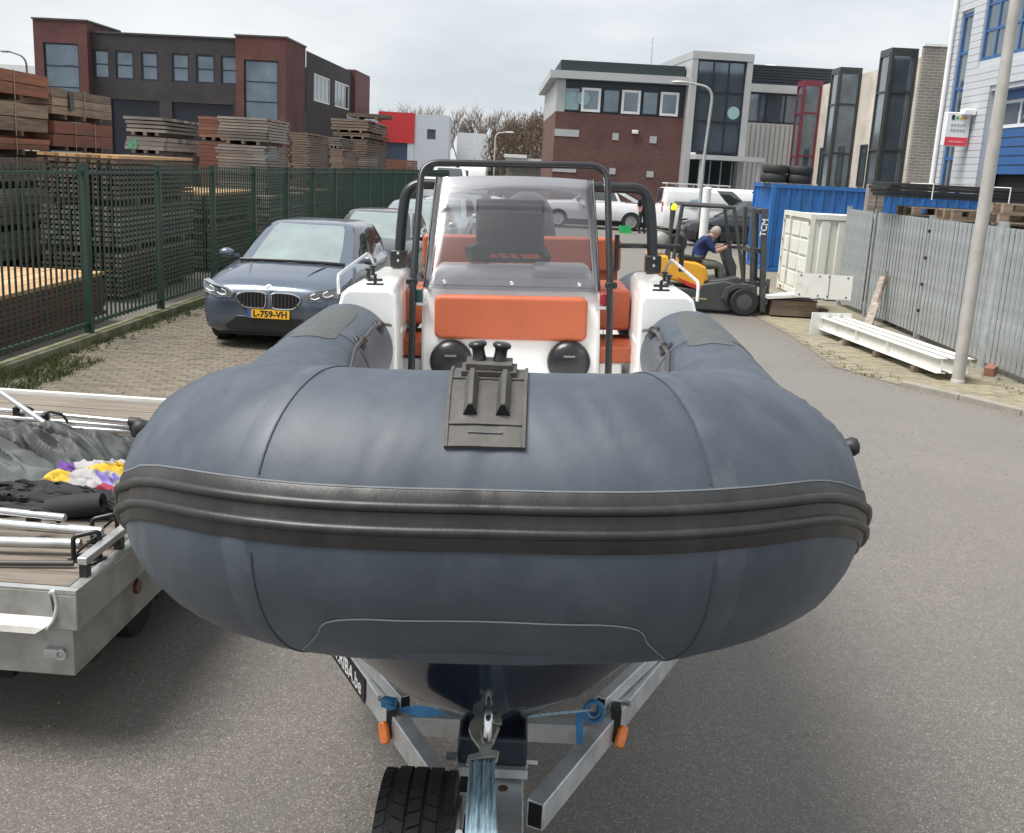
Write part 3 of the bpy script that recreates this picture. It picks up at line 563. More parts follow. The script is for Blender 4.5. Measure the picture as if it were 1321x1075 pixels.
def bundle(x0, x1, y0, y1, z0, z1, m, label, layer=.05, gap=.25, sep=True, along='x', straps=1, bw=.16, lattice=0., top=None, jit=.045):
    """a strapped bundle: rows of boards, layer on layer, on bearers"""
    o = empty('timber_bundle', ((x0+x1)/2, (y0+y1)/2, z0), 0, label, 'timber', 'timber bundles stacked in the yard'); w, d = x1-x0, y1-y0; bz = .08
    for k in range(3 if max(w, d) > 2 else 2):
        n = 3 if max(w, d) > 2 else 2; t = -.5+(k+.5)/n*.9+.05
        (MB().box(t*w-.04, t*w+.04, -d/2, d/2, 0, bz) if along == 'x' else MB().box(-w/2, w/2, t*d-.04, t*d+.04, 0, bz)).build('bearer', WD['brown'], o)
    n = max(2, int((z1-z0-bz)/layer)); lh = (z1-z0-bz)/n; hh = lh*(1-gap*.35)
    across = d if along == 'x' else w; nb_ = max(3, int(across/bw)); pw = across/nb_; st = MB(); ln = w if along == 'x' else d
    for i in range(n):
        zz = bz+i*lh; mm = top if (top and i == n-1) else m
        for j in range(nb_):
            edge_ = (along == 'x' and j == 0) or (along == 'y' and j == nb_-1) or i == n-1
            if not edge_ and 0 < j < nb_-1 and not lattice: 
                if True: continue
            c = -across/2+pw*(j+.5); s = random.uniform(-jit, jit)
            pos = (s, c, zz) if along == 'x' else (c, s, zz); ly = pw*(1-lattice)-.006
            if sep: put('board', board_mesh(ln-.02, ly, hh, mm), o, pos, (0, 0, random.uniform(-.007,.007)+(0 if along == 'x' else math.pi/2)))
            else:
                (st.box(pos[0]-ln/2, pos[0]+ln/2, pos[1]-ly/2, pos[1]+ly/2, zz, zz+hh) if along == 'x' else st.box(pos[0]-ly/2, pos[0]+ly/2, pos[1]-ln/2, pos[1]+ln/2, zz, zz+hh))
    # the closed middle of the pack
    if not lattice:
        for i in range(n):
            zz = bz+i*lh
            if along == 'x': st.box(-w/2+random.uniform(0,.03)+.01, w/2-random.uniform(0,.03)-.01, -d/2+pw, d/2-.005, zz, zz+hh-.002)
            else: st.box(-w/2+.005, w/2-pw, -d/2+random.uniform(0,.03)+.01, d/2-random.uniform(0,.03)-.01, zz, zz+hh-.002)
    if st.v: tag(st.build('boards', WD[m], o), kind='stuff')
    for k in range(straps):
        t = -.5+(k+1)/(straps+1); e = .012
        if along == 'x': MB().box(t*w-.012, t*w+.012, -d/2-e, -d/2-e+.004, 0, z1-z0+.004).build('strap', strapm, o)
        else: MB().box(w/2+e, w/2+e+.004, t*d-.012, t*d+.012, 0, z1-z0+.004).build('strap', strapm, o)
    return o
# near pile along the fence, pale boards on top
bundle(-7.3, -5.75, 7.6, 14.5, .02, .70, 'red', 'low long pile of red boards with bright orange tops beside the fence', .055, .5, True, 'y', 0, .2, 0, 'fresh')
# tall stacks whose long side faces the road
XS = -8.2
lab = ['rust red bundle with yellow straps topmost of the tall corner stack', 'weathered brown bundle second from the top of the tall corner stack', 'thin reddish bundle third from the top of the tall corner stack', 'pale grey bundle fourth from the top of the tall corner stack', 'grey bundle behind the fence bars in the tall corner stack', 'dark grey bundle lowest but one in the tall corner stack', 'lowest brown bundle of the tall corner stack']
YA, YB2 = 13.6, XS/px(66, 1.0); zs_ = [AX(33, y, XS).z for y in (91,131,177,201,241,295,340)]+[.02]
for i in range(7):
    bundle(XS-1.3, XS+random.uniform(-.04,.04), YA, YB2+random.uniform(-.1,.05), max(.02, zs_[i+1]+.012), zs_[i]-.02, ['orange','tan','orange','tan','grey','grey','brown'][i], lab[i], .17 if i < 4 else .13, .2, True, 'y', 3, .3, jit=.05)
YC, YD = XS/px(68, 1.0), XS/px(146, 1.0)
zq = [AX(105, y, XS).z for y in (118,157.5,197)]+[.02]; lab = ['weathered tan bundle with a small tag on top of the red bundle', 'dark red bundle under the weathered tan bundle', 'tall brown bundle under the dark red bundle']
for i in range(3): bundle(XS-1.3, XS, YC+.08, YD, zq[i+1]+.012, zq[i]-.01, ['tan','red','brown'][i], lab[i], (.115,.16,.16)[i], .2, i < 2, 'y', 1+i, .3, jit=.03)
q = AX(90, 131, XS); tg = MB().box(.0, .012, -.09, .09, -.16, .16).build('bundle_tag', M('grey_tag', (.06,.075,.075), .6)); tg.location = (XS+.03, q.y, q.z); tag(tg, 'small dark tag stapled on the weathered tan bundle', 'tag')
# lattice pile with sawn orange top right behind the fence
zl = pz(165, 199, 16.2)
names = ['lowest lattice bundle of open stacked boards behind the fence', 'second lattice bundle of open stacked boards behind the fence', 'topmost lattice bundle with a flat sawn board top behind the fence']
for i, (a, b) in enumerate(((.02, .78), (.79, 1.5), (1.51, zl))):
    bundle(-7.45, -6.15, 16.3, 20.0, a, b, ['brown','grey','brown'][i], names[i], .075, 1.2, True, 'y', 0, .16, .38, 'fresh' if i == 2 else 'tan', .03)
# grey stickered stack, its end towards the camera
Y3 = XS/px(213, 1.0); Y3b = XS/px(258, 1.0); zz3 = [pz(213, y, Y3) for y in (150,177,200)]+[.02]
lab = ['grey bundle with open stickered ends above the one with a green mark', 'grey bundle with a green spray mark on its end', 'brown bundle at the bottom under the green marked bundle']
for i in range(3):
    o_ = bundle(px(162,Y3), XS, Y3, Y3b, zz3[i+1]+.01, zz3[i]-.01, ['grey','grey','brown'][i], lab[i], (.085,.08,.12)[i], (.9,.3,.3)[i], i < 2, 'x', 0, .2)
    if i == 1: MB().prism([(-.38,.10),(-.20,.08),(-.16,.22),(-.22,.33),(-.36,.30)], -(Y3b-Y3)/2-.016, -(Y3b-Y3)/2-.012, 'y').build('spray_mark', M('green_spray', (.09,.36,.20), .8, dirt=(.17,.15,.12), ds=14, dth=(.45,.6)), o_)
# red pair behind
Y4 = 29; bundle(px(255,Y4), px(296,Y4), Y4, Y4+2.5, pz(272,181,Y4), pz(272,150,Y4), 'orange', 'orange red bundle wedged between the grey bundles', .09, .3, True, 'x', 0, .2)
bundle(px(255,Y4), px(296,Y4), Y4, Y4+2.5, .02, pz(272,182,Y4), 'red', 'dull red bundle under the orange red one', .1, .3, False, 'x', 0, .2)
def pair(x0, xm, x1, yt, ysp, Yf, mats, labs, layer=.07, gap=.7):
    """front face x0..xm, side face xm..x1"""
    X1 = px(xm, Yf); rx = X1/px(x1, 1.0); d = max(.9, rx-Yf)
    tops = [yt]+ysp
    for i, y in enumerate(tops):
        zt_ = pz(xm, y, Yf); zb_ = pz(xm, tops[i+1], Yf)+.004 if i+1 < len(tops) else .02
        j = random.uniform(-.08, .08)
        bundle(px(x0, Yf)+j, X1+j, Yf, Yf+d, zb_, zt_, mats[i], labs[i], layer, gap, zt_ > 1.2 and Yf < 30, 'x', 0, .2, jit=.05)
pair(281, 345, 374, 152, [188], 26, ['grey','grey'], ['broad weathered grey bundle on top of the matching grey one', 'broad weathered grey bundle beneath another, level with the fence top'])
pair(374, 396, 423, 171, [], 32.5, ['brown'], ['narrow brown stack between the broad grey and the leaning tan stack'])
pair(424, 441, 460, 177, [192], 37, ['grey','brown'], ['small grey bundle beside the tall tan stack', 'small brown bundle under the small grey one'])
pair(428, 475, 500, 154, [172, 180], 41, ['tan','brown','brown'], ['yellowish bundle topping the tall stack near the red hall', 'brown bundle in the middle of the stack near the red hall', 'brown bundle at the foot of the stack near the red hall'], .09)
Y9 = 41; mbx = MB()
bundle(px(446,Y9), px(497,Y9), Y9+.2, Y9+1.6, pz(470,154,Y9)+.005, pz(470,147,Y9)+.03, 'brown', 'loose dark brown boards lying across the yellowish bundle', .09, .3, False, 'x', 0, .2)
bundle(px(497,52), px(531,52), 52, 55, .02, pz(514,206,52), 'orange', 'low orange bundle just left of the white hall wall', .1, .4, False, 'x', 0, .3)
# piles seen only through the bars
bundle(-7.6, -6.1, 21.2, 24.4, .02, 1.0, 'brown', 'dark open stacked pile seen through the fence behind the car', .08, 1.0, True, 'y', 0, .25, .3)
bundle(-7.6, -6.1, 21.2, 24.4, 1.01, 1.62, 'brown', 'pile with fresh pale top boards seen through the fence bars', .08, 1.0, True, 'y', 0, .25, .3, 'fresh')
bundle(-7.4, -6.0, 25.2, 29.5, .02, 1.45, 'grey', 'long grey pile beyond the pale topped one behind the fence', .09, .6, True, 'y', 0, .25)
bundle(-7.4, -5.9, 31, 36, .02, 1.5, 'brown', 'long brown pile far along behind the fence', .1, .6, False, 'y', 0, .25)
# ---------------------------------------------------------------- bare trees and the brown hedge
barkm = M('bare_branches', (.22,.18,.15), .9, var=.25); barkd = M('bare_thicket', (.125,.088,.058), .9, var=.35, vs=.8)
def bare_tree(loc, h, label, mat, seed, spread=.5, dens=1., group='bare trees along the skyline'):
    rnd = random.Random(seed); o = empty('bare_tree', loc, 0, label, 'tree', group); trunk, crown = MB(), MB()
    def grow(p, d, l, r, dep, mb):
        q = p+d*l; mb.tube([p, (p+q)/2+Vector((rnd.uniform(-1,1), rnd.uniform(-1,1), 0))*l*.06, q], [r, r*.85, r*.62], 4 if dep > 1 else 6, False)
        if dep >= 5 or l < .18: return
        for k in range(rnd.choice((3, 3, 4)) if dep < 4 else 3):
            a = rnd.uniform(0, 6.28); s = rnd.uniform(.3, .62)*(1 if dep else spread*1.4); nd = (d+Vector((math.cos(a)*s, math.sin(a)*s, rnd.uniform(-.05,.25)))).normalized(); grow(p+d*l*rnd.uniform(.65, 1.0), nd, l*rnd.uniform(.62,.82), r*.70, dep+1, crown)
    grow(Vector((0,0,0)), Vector((rnd.uniform(-.05,.05), 0, 1)), h*.30, h*.010, 0, trunk)
    trunk.build('trunk', mat, o); crown.build('crown', mat, o); return o
labs = ['bare tree behind the roof of the red and white hall', 'thin bare tree rising over the white hall roof edge', 'bare tree right of the white hall', 'tall bare tree behind the white shed', 'bare tree beside the brown hedge', 'bare tree above the brown hedge', 'slender bare tree between the first two over the hall', 'bare tree with a wide crown over the white wall', 'low bare tree over the white hall corner', 'bare tree above the gap beside the white shed', 'bare tree over the middle of the white shed', 'bare tree at the far end of the white shed']
for i, (x, yt) in enumerate(((497,120),(526,126),(573,124),(622,130),(650,135),(676,140),(510,128),(540,124),(555,130),(590,132),(606,128),(636,130))):
    Yd = 105+(i*7) % 16; p = AY(x, 210, Yd); bare_tree((p.x, Yd, 0), AY(x, yt, Yd).z*1.06, labs[i], barkm, 20+i, .7)
bp_ = AY(497,212,103); 
hedge = []
for i, (x, yt, Yd, w) in enumerate(((648,170,84,2.2),(664,155,86,2.6),(684,146,84,3.0),(703,142,85,3.0),(716,150,83,2.8))):
    p = AY(x, 215, Yd); z = AY(x, yt, Yd).z; rnd = random.Random(90+i); o = empty('thicket_shrub', (p.x, Yd, 0), 0, ['sparse low brown shrub at the open end of the thicket', 'brown shrub second in the thicket beyond the carport', 'rounded brown shrub in the middle of the thicket', 'tallest brown leafless shrub of the thicket', 'brown leafless shrub touching the red brick office corner'][i], 'shrub', 'leafless shrubs of the thicket'); st, tw = MB(), MB()
    for k in range(9):
        a = rnd.uniform(0,6.28); st.tube([(0,0,0),(math.cos(a)*w*.2, math.sin(a)*w*.2, z*.35),(math.cos(a)*w*.5, math.sin(a)*w*.4, z*.7)], [.07,.05,.03], 4, False)
    for k in range(2600):
        a = rnd.uniform(0,6.28); t = rnd.random()**.6; zz = rnd.uniform(.05, 1); rr = w*math.sqrt(max(.05, 1-(zz-.35)**2/.5))*t*(.85+.25*math.sin(5*a+i)); b = rnd.uniform(0,6.28); l = rnd.uniform(.25,.8); x_, y_ = rr*math.cos(a), rr*math.sin(a)*.8; s = rnd.uniform(.012,.03)
        zc = zz*z*(.9+.1*rnd.random()); e = Vector((math.cos(b)*l*.5, math.sin(b)*l*.3, l*rnd.uniform(.2,.9)))
        tw.add([(x_-s,y_,zc),(x_+s,y_,zc),(x_+e.x,y_+e.y,zc+e.z),(x_+e.x*.4+.05,y_,zc+e.z*.7)], [(0,1,2),(0,1,3)])
    st.build('stems', barkd, o); tag(tw.build('twigs', barkd, o), kind='stuff')
# ---------------------------------------------------------------- cars
def paint(n, c, metal=.3, rough=.32): return M(n, c, rough, metal, var=.04, vs=2, coat=.8)
TYRES = {}
def wheel(parent, x, y, r, w, sgn, rim, spokes=5):
    k = (r, w, rim.name, spokes)
    if k not in TYRES:
        t = MB().lathe([(r*.66,-w*.5),(r*.94,-w*.5),(r,-w*.32),(r,w*.32),(r*.94,w*.5),(r*.66,w*.5),(r*.64,w*.3),(r*.64,-w*.3)], 28, None, False); n = 28
        m1 = t.mesh('tyre', 40); m1.materials.append(tyre_m)
        q = MB(); q.lathe([(r*.68, w*.30),(r*.68,w*.48),(r*.60,w*.47),(r*.58,w*.22),(r*.1,w*.15)], 28, None, True); q.lathe([(r*.15,w*.2),(r*.15,w*.42),(r*.05,w*.44)], 12)
        for s in range(spokes):
            a = 2*math.pi*s/spokes; T = Matrix.Rotation(a, 4, 'Z'); q.box(r*.1, r*.62, -r*.085, r*.085, w*.22, w*.40, T)
        m2 = q.mesh('rim', 40); m2.materials.append(rim); TYRES[k] = (m1, m2)
    a, b = TYRES[k]; o = put('wheel', a, parent, (x, y, r), (0, math.pi/2*sgn, 0)); put('rim', b, o); return o
def car(name, loc, rz, label, L, Wd, Hh, body, st, gh, wheels, rimm, group=None, cat='car', glass=None, r=.33, ww=.22, pillars=(.34,.66), solid_sides=None):
    """st: stations (y, z_low, z_top, half width); gh: greenhouse levels (z, y_front, y_rear, half width, corner)"""
    o = empty(name, loc, rz, label, cat, group); glass = glass or carglass; rings = []
    for y, zl, zt, w in st:
        zm = zl+(zt-zl)*.5; half = [(w*.80,zl),(w*.955,zl+.05),(w*.99,zl+(zt-zl)*.28),(w,zm),(w*.985,zl+(zt-zl)*.72),(w*.94,zl+(zt-zl)*.90),(w*.84,zt-.012),(w*.55,zt+.012),(w*.25,zt+.022)]
        rings.append([(a, y, b) for a, b in half]+[(-a, y, b) for a, b in reversed(half)])
    mb = MB().loft(rings); me = mb.mesh('body', 35); me.materials.append(body); ob = put('body', me, o)
    cut = MB()
    for wy in wheels:
        for s in (-1, 1): cut.lathe([(r*1.13, 0),(r*1.13, ww*1.4)], 28, Matrix.Translation((s*Wd*.5 if s > 0 else -Wd*.5, wy, r)) @ Matrix.Rotation(-math.pi/2*s, 4, 'Y') @ Matrix.Translation((0,0,-.06)))
    cme = cut.mesh('cut'); co = put('cut', cme, o); bo = ob.modifiers.new('b', 'BOOLEAN'); bo.object = co; bo.operation = 'DIFFERENCE'; bo.solver = 'EXACT'
    bpy.context.view_layer.update(); dg = bpy.context.evaluated_depsgraph_get(); nm = bpy.data.meshes.new_from_object(ob.evaluated_get(dg)); ob.modifiers.clear(); ob.data = nm; bpy.data.objects.remove(co)
    nm.polygons.foreach_set('use_smooth', [True]*len(nm.polygons)); nm.set_sharp_from_angle(angle=R(32))
    und = MB().box(-Wd*.40, Wd*.40, st[0][0]+.25, st[-1][0]-.25, .16, st[2][1]+.06); und.build('underbody', blackp, o)
    for wy in wheels:
        for s in (-1, 1): wheel(o, s*(Wd*.5-ww*.52), wy, r, ww, s, rimm)
    # greenhouse
    def ring(z, yf, yr, w, cv):
        pts = []
        for k in range(11): t = -1+2*k/10; pts.append((w*t*.93, yf+cv*abs(t)**2.2, z))
        for k in range(1, 16): t = k/16; pts.append((w*(.95+.05*math.sin(math.pi*min(1, t*1.15))), yf+cv+(yr-cv*.6-yf-cv)*t, z))
        for k in range(11): t = 1-2*k/10; pts.append((w*t*.92, yr-cv*.6*abs(t)**2.2, z))
        for k in range(15, 0, -1): t = k/16; pts.append((-w*(.95+.05*math.sin(math.pi*min(1, t*1.15))), yf+cv+(yr-cv*.6-yf-cv)*t, z))
        return pts
    lv_ = []
    for a, b in zip(gh, gh[1:]):
        for k in range(3): t = k/3; lv_.append([a[i]+(b[i]-a[i])*t for i in range(5)])
    lv_.append(list(gh[-1])); rg = [ring(*q) for q in lv_]; z, yf, yr, w, cv = gh[-1]; n = len(rg[0]); cyy = (yf+yr)/2
    for s, dz in ((.93,.030),(.75,.050),(.45,.062),(.1,.066)): rg.append([(p[0]*s, cyy+(p[1]-cyy)*s, z+dz*(Hh-z)/.066 if Hh > z else z+dz) for p in rg[len(lv_)-1]])
    MB().loft(rg).build('cabin', body, o, smooth=40)
    nl = len(lv_)
    def panel(nm_, c0, c1, l0, l1, gm, off=.006):
        vs = []; cc = Vector((0, cyy, 0))
        for i in range(l0, l1+1):
            rw = []
            for j in range(c0, c1+1):
                p = Vector(rg[i][j % n]); a = Vector(rg[i][(j+1) % n])-Vector(rg[i][(j-1) % n]); b = Vector(rg[min(i+1, nl-1)][j % n])-Vector(rg[max(i-1, 0)][j % n]); nn = a.cross(b).normalized()
                if nn.dot(p-Vector((0, cyy, p.z))) < 0: nn = -nn
                rw.append(p+nn*off)
            vs.append(rw)
        return MB().grid(vs).build(nm_, gm, o, smooth=60)
    top = nl-2
    panel('windscreen', 1, 9, 0, nl-1, windglass if cat == 'car' and name == 'parked_crossover' else glass); panel('rear_window', 27, 33, 1, top, glass)
    if solid_sides is None: solid_sides = []
    cols = [int(10+16*p) for p in (.05, *pillars, .96)]
    for a, b in zip(cols, cols[1:]):
        if a in solid_sides: continue
        panel('side_window', a+0, b-0 if b == cols[-1] else b, 1, top, glass); panel('side_window', 36+(26-b), 36+(26-a), 1, top, glass)
    return o
def mirrors(o, x, y, z, mat):
    for s in (-1, 1):
        m = MB().loft([[(s*x+s*.11+.10*a*math.cos(t), y+b, z+.065*a*math.sin(t)) for t in [2*math.pi*k/12 for k in range(12)]] for b, a in ((-.07,.45),(-.04,.9),(.02,1.),(.06,.9))]); m.bar((s*(x-.06), y+.02, z-.03), (s*(x+.05), y+.02, z-.03), .05, .04); m.build('mirror', mat, o, smooth=50)
def plate(o, body_, x, y, z, mat_, txt, rot=0, front=True):
    p = MB().box(-.26, .26, -.006, .006, -.055, .055).build('number_plate', mat_, o, bevel=.004); p.location = (x, y, z); p.rotation_euler = (R(-4), 0, rot)
    MB().box(-.258, -.215, -.0085, -.0062, -.053, .053).build('plate_band', M('plate_blue', (.02,.08,.38), .4), p); text('plate_text', txt, .105, blackp, p, (.02, -.008, -.002), (math.pi/2, 0, 0), .001, bold=.003, sx=1.02); return p
silver = M('rim_silver', (.55,.56,.57), .28, .9); darkrim = M('rim_dark', (.05,.05,.052), .35, .7)
yellowp = M('plate_yellow', (.78,.42,.02), .45, var=.03)
SUV = lambda L, zt=1.0: [(0,.34,.66,.66),(.03,.27,.74,.76),(.10,.22,.80,.835),(.25,.20,.86,.885),(.55,.20,.925,.905),(1.0,.20,.985,.91),(1.35,.20,zt+.02,.91),(2.2,.20,zt+.02,.91),(L-1.1,.20,zt+.04,.905),(L-.5,.21,zt+.03,.885),(L-.12,.24,zt-.02,.83),(L,.32,zt-.12,.76)]
bluegrey = paint('steel_blue_paint', (.105,.130,.172), .4, .24)
BX, BY_ = -3.04, 12.75
bmw = car('parked_crossover', (BX, BY_, 0), R(-2.2), 'steel blue crossover with twin oval grille parked facing out by the green fence', 4.36, 1.82, 1.50, bluegrey, SUV(4.36, 1.0),
          [(1.0,1.12,4.12,.80,.20),(1.20,1.55,4.02,.745,.18),(1.40,1.98,3.75,.66,.15),(1.45,2.10,3.60,.60,.12)], (.82, 3.48), silver, r=.345, glass=carglass)
mirrors(bmw, .86, 1.38, 1.07, bluegrey)
chrome = M('chrome', (.75,.76,.77), .12, 1.)
def outline(poly, y, t, mb, dep=.03):
    n = len(poly); cx = sum(p[0] for p in poly)/n; cz = sum(p[1] for p in poly)/n; mb.tube([(p[0], y, p[1]) for p in poly], t, 6, closed=True)
for s in (-1, 1):
    poly = [(s*a, b) for a, b in ((.035,.715),(.10,.738),(.28,.735),(.375,.70),(.39,.655),(.33,.575),(.26,.548),(.10,.545),(.045,.575))]
    MB().prism([(p.x, p.y) for p in spline([(a, b, 0) for a, b in poly+poly[:1]], 4)[:-1]], -.028, .03, 'y').build('grille_opening', blackp, bmw)
    ring_ = MB(); outline([(p.x, p.y) for p in spline([(a, b, 0) for a, b in poly+poly[:1]], 4)[:-1]], -.03, .012, ring_); gr = ring_.build('grille_ring', chrome, bmw, smooth=60)
    for k in range(7): x = s*(.075+k*.045); MB().box(x-.006, x+.006, -.045, -.03, .565+.01*(k > 4), .722-.02*(k > 5)).build('grille_slat', M('slat_grey', (.08,.08,.085), .3, .6), gr)
    hl = [(s*a, b) for a, b in ((.43,.715),(.52,.765),(.70,.805),(.86,.84),(.885,.775),(.83,.700),(.62,.655),(.46,.66))]
    rows = []
    yfun = lambda x: next((ya+(yb-ya)*(abs(x)-xa)/(xb-xa) for xa, ya, xb, yb in ((0,-.004,.62,-.004),(.62,-.004,.72,.02),(.72,.02,.80,.075),(.80,.075,.85,.16),(.85,.16,.95,.30)) if xa <= abs(x) <= xb), 0)-.008
    hp = MB(); n = len(hl); hp.add([(p[0], yfun(p[0])-.030, p[1]) for p in hl]+[(p[0], yfun(p[0])+.16, p[1]) for p in hl], [tuple(range(n))]+[(i, (i+1) % n, n+(i+1) % n, n+i) for i in range(n)])
    h_ = hp.build('headlight', M('headlight_dark', (.16,.175,.185), .08, var=.2, vs=8, spec=1., coat=1.), bmw)
    for cx in (.575, .725): MB().tube([(s*(cx+.058*math.cos(t)*(1.15 if math.cos(t) > 0 else 1)), yfun(cx+.058*math.cos(t))-.034, .722+(cx-.575)*.22+.036*math.sin(t)+.01*math.cos(t)) for t in [2*math.pi*k/6+.5 for k in range(1,6)]], .008, 6).build('light_ring', M('light_ring', (.85,.87,.88), .2), h_, smooth=60)
    MB().prism([(s*.34,.40),(s*.62,.47),(s*.80,.50),(s*.80,.33),(s*.70,.30)], .075, .30, 'y').build('side_intake', blackp, bmw)
MB().prism([(-.40,.44),(.40,.44),(.56,.30),(.50,.265),(-.50,.265),(-.56,.30)], -.012, .10, 'y').build('lower_intake', blackp, bmw, bevel=.01)
plate(bmw, None, 0, -.034, .475, yellowp, 'L-759-VH')
bd = MB(); bd.lathe([(.04,0),(.04,.008),(.02,.010)], 20, Matrix.Translation((0,-.02,.80)) @ Matrix.Rotation(R(55), 4, 'X')); bdo = bd.build('badge', M('badge_white', (.75,.78,.80), .25), bmw, smooth=40)
for q in (0, 1):
    T = Matrix.Translation((0,-.026,.806)) @ Matrix.Rotation(R(55), 4, 'X'); mbq = MB(); a0 = q*math.pi+.0
    mbq.add([(0,0,.006)]+[(.026*math.cos(a0+t*math.pi/8), .026*math.sin(a0+t*math.pi/8), .006) for t in range(5)], [(0,i,i+1) for i in range(1,5)], T); mbq.build('badge_quarter', MATS['plate_blue'], bdo)
MB().tube([(-.70,1.12,1.015),(-.4,1.06,1.03),(0,1.04,1.035),(.4,1.06,1.03),(.70,1.12,1.015)], .022, 6).build('wiper_cowl', blackp, bmw, smooth=60)
for s in (-1, 1): MB().tube(spline([(s*.30,.12,.812),(s*.40,.55,.945),(s*.52,1.05,1.002)], 5), .010, 6).build('bonnet_crease', bluegrey, bmw, smooth=60)
MB().box(-.09,.09,2.0,2.1,1.345,1.41).build('mirror_pod', blackp, bmw, bevel=.02)
# cars parked behind it, noses toward the boat
greyp = paint('silver_grey_paint', (.34,.37,.39), .6, .3); darkp = paint('anthracite_paint', (.035,.038,.042), .4, .25); lightp = paint('ice_silver_paint', (.50,.55,.56), .5, .3)
gl = [(1.0,1.05,4.05,.80,.20),(1.20,1.50,3.98,.745,.18),(1.40,1.95,3.80,.67,.15),(1.45,2.06,3.70,.62,.12)]
hatch = [(.95,.95,3.95,.78,.20),(1.15,1.35,3.9,.73,.18),(1.36,1.75,3.72,.65,.15),(1.42,1.9,3.6,.6,.12)]
rowc = [((-2.82,18.4), 'black hatchback parked right behind the steel blue crossover', darkp, hatch, 1.47, -2), ((-2.62,23.4), 'silver grey estate car third in the row by the fence', greyp, gl, 1.52, -2),
        ((-2.35,28.6), 'ice silver hatchback fourth in the row by the fence', lightp, hatch, 1.48, -3), ((-2.0,34.0), 'dark grey crossover fifth in the row along the fence', darkp, gl, 1.55, -3)]
for (x, y), lb, pm_, g_, hh, a in rowc:
    c_ = car('parked_car', (x, y, 0), R(a), lb, 4.2, 1.80, hh, pm_, SUV(4.2, .97 if g_ is hatch else 1.0), g_, (.80, 3.36), silver, group='cars parked along the green fence', glass=windglass, r=.32)
    mirrors(c_, .84, 1.28, 1.03, pm_)
    for s in (-1, 1):
        hb = MB().prism([(s*.48,.66),(s*.78,.76),(s*.80,.69),(s*.60,.61)], .02, .2, 'y'); hb.build('headlight', M('headlight_clear', (.55,.58,.60), .1, coat=1.), c_)
    MB().prism(rrect(-.45,.45,.50,.62,.04), -.012, .05, 'y').build('grille', blackp, c_); MB().prism(rrect(-.55,.55,.30,.40,.03), .0, .07, 'y').build('lower_intake', blackp, c_); plate(c_, None, 0, -.02, .455, yellowp, 'K-314-BT' if False else '') if False else None
whitep = paint('white_car_paint', (.74,.75,.76), 0., .3)
# white panel vans across the yard, seen through the windscreen
VAN = lambda L, z: [(0,.36,.85,.72),(.04,.28,.95,.84),(.18,.24,1.08,.92),(.5,.22,1.18,.95),(1.0,.22,1.25,.96),(2.2,.22,z,.96),(L-.6,.22,z,.96),(L-.08,.26,z,.95),(L,.34,z-.05,.92)]
def van(loc, rz, label, L, H, group, rack=True, nm='white_van'):
    z = H*.62; o = car(nm, loc, rz, label, L, 1.94, H, whitep, VAN(L, z), [(1.15,.95,L-.02,.94,.16),(H*.78,1.55,L-.06,.91,.14),(H-.12,1.95,L-.10,.84,.12),(H-.05,2.1,L-.16,.78,.1)], (.95, L-1.0), silver, group, 'van', r=.34, pillars=(.30,), solid_sides=[int(10+16*.30)])
    mirrors(o, .93, 1.55, 1.25, blackp)
    if rack:
        rk = MB()
        for s in (-.7, .7): rk.tube([(s, 2.2, H+.14),(s, L-.3, H+.14)], .025, 6)
        for k in range(4): y = 2.3+k*(L-2.8)/3; rk.tube([(-.72,y,H+.15),(.72,y,H+.15)], .022, 6); [rk.tube([(s,y,H-.02),(s,y,H+.14)], .018, 5) for s in (-.7,.7)]
        rk.build('roof_rack', alu, o, smooth=50)
    for s in (-1, 1): MB().box(s*.70-.08, s*.70+.08, L-.02, L+.02, .95, 1.35).build('tail_light', M('tail_red', (.45,.02,.02), .2), o, bevel=.01)
    return o
v1 = van((10.8, 46.3, 0), R(98), 'white van with roof rack and round door emblem parked before the stair tower', 5.1, 1.98, 'white work vans')
E_ = v1
em = MB().lathe([(.30,0),(.30,.006)], 24, Matrix.Translation((-.965,3.6,1.35)) @ Matrix.Rotation(-math.pi/2, 4, 'Y') @ Matrix.Diagonal((.6,1.7,1,1)))
emo = em.build('door_emblem', M('emblem_lightblue', (.35,.55,.66), .4), v1); MB().box(-.982,-.975,3.25,3.95,1.30,1.42).build('emblem_print', M('emblem_red', (.60,.07,.06), .4), emo)
van((13.2, 49.5, 0), R(88), 'white van without emblem standing behind the forklift guard', 5.2, 2.0, 'white work vans', False)
van((-.3, 43.8, 0), R(100), 'white van with open yard behind it seen through the boat windscreen', 4.9, 1.9, 'white work vans', False)
van((-3.6, 52, 0), R(5), 'white box van facing the road beyond the parked cars', 5.0, 2.3, 'white work vans', False)
# white pickup, broadside
pk = car('pickup_truck', (.62, 47.2, 0), R(-90), 'white extended cab pickup truck standing broadside before the brick office', 5.3, 1.86, 1.80, whitep,
         [(0,.48,.92,.74),(.05,.40,1.02,.85),(.2,.36,1.08,.91),(.7,.36,1.14,.93),(1.5,.36,1.18,.93),(3.4,.36,1.18,.93),(4.6,.36,1.18,.93),(5.2,.40,1.18,.92),(5.3,.46,1.10,.90)],
         [(1.16,1.35,3.72,.84,.14),(1.40,1.72,3.58,.80,.12),(1.68,2.12,3.40,.72,.10),(1.74,2.22,3.30,.68,.1)], (.92, 4.1), silver, None, 'pickup', r=.38, ww=.25)
mirrors(pk, .90, 1.75, 1.22, blackp)
MB().box(.935, .945, 1.95, 2.35, .85, 1.02).build('door_print', M('grey_print', (.30,.33,.38), .5), pk); MB().box(-.98, .98, 1.5, 3.6, .34, .40).build('side_step', blackp, pk); MB().box(-.78, .78, 3.80, 5.2, 1.185, 1.20).build('bed_cover', blackp, pk)
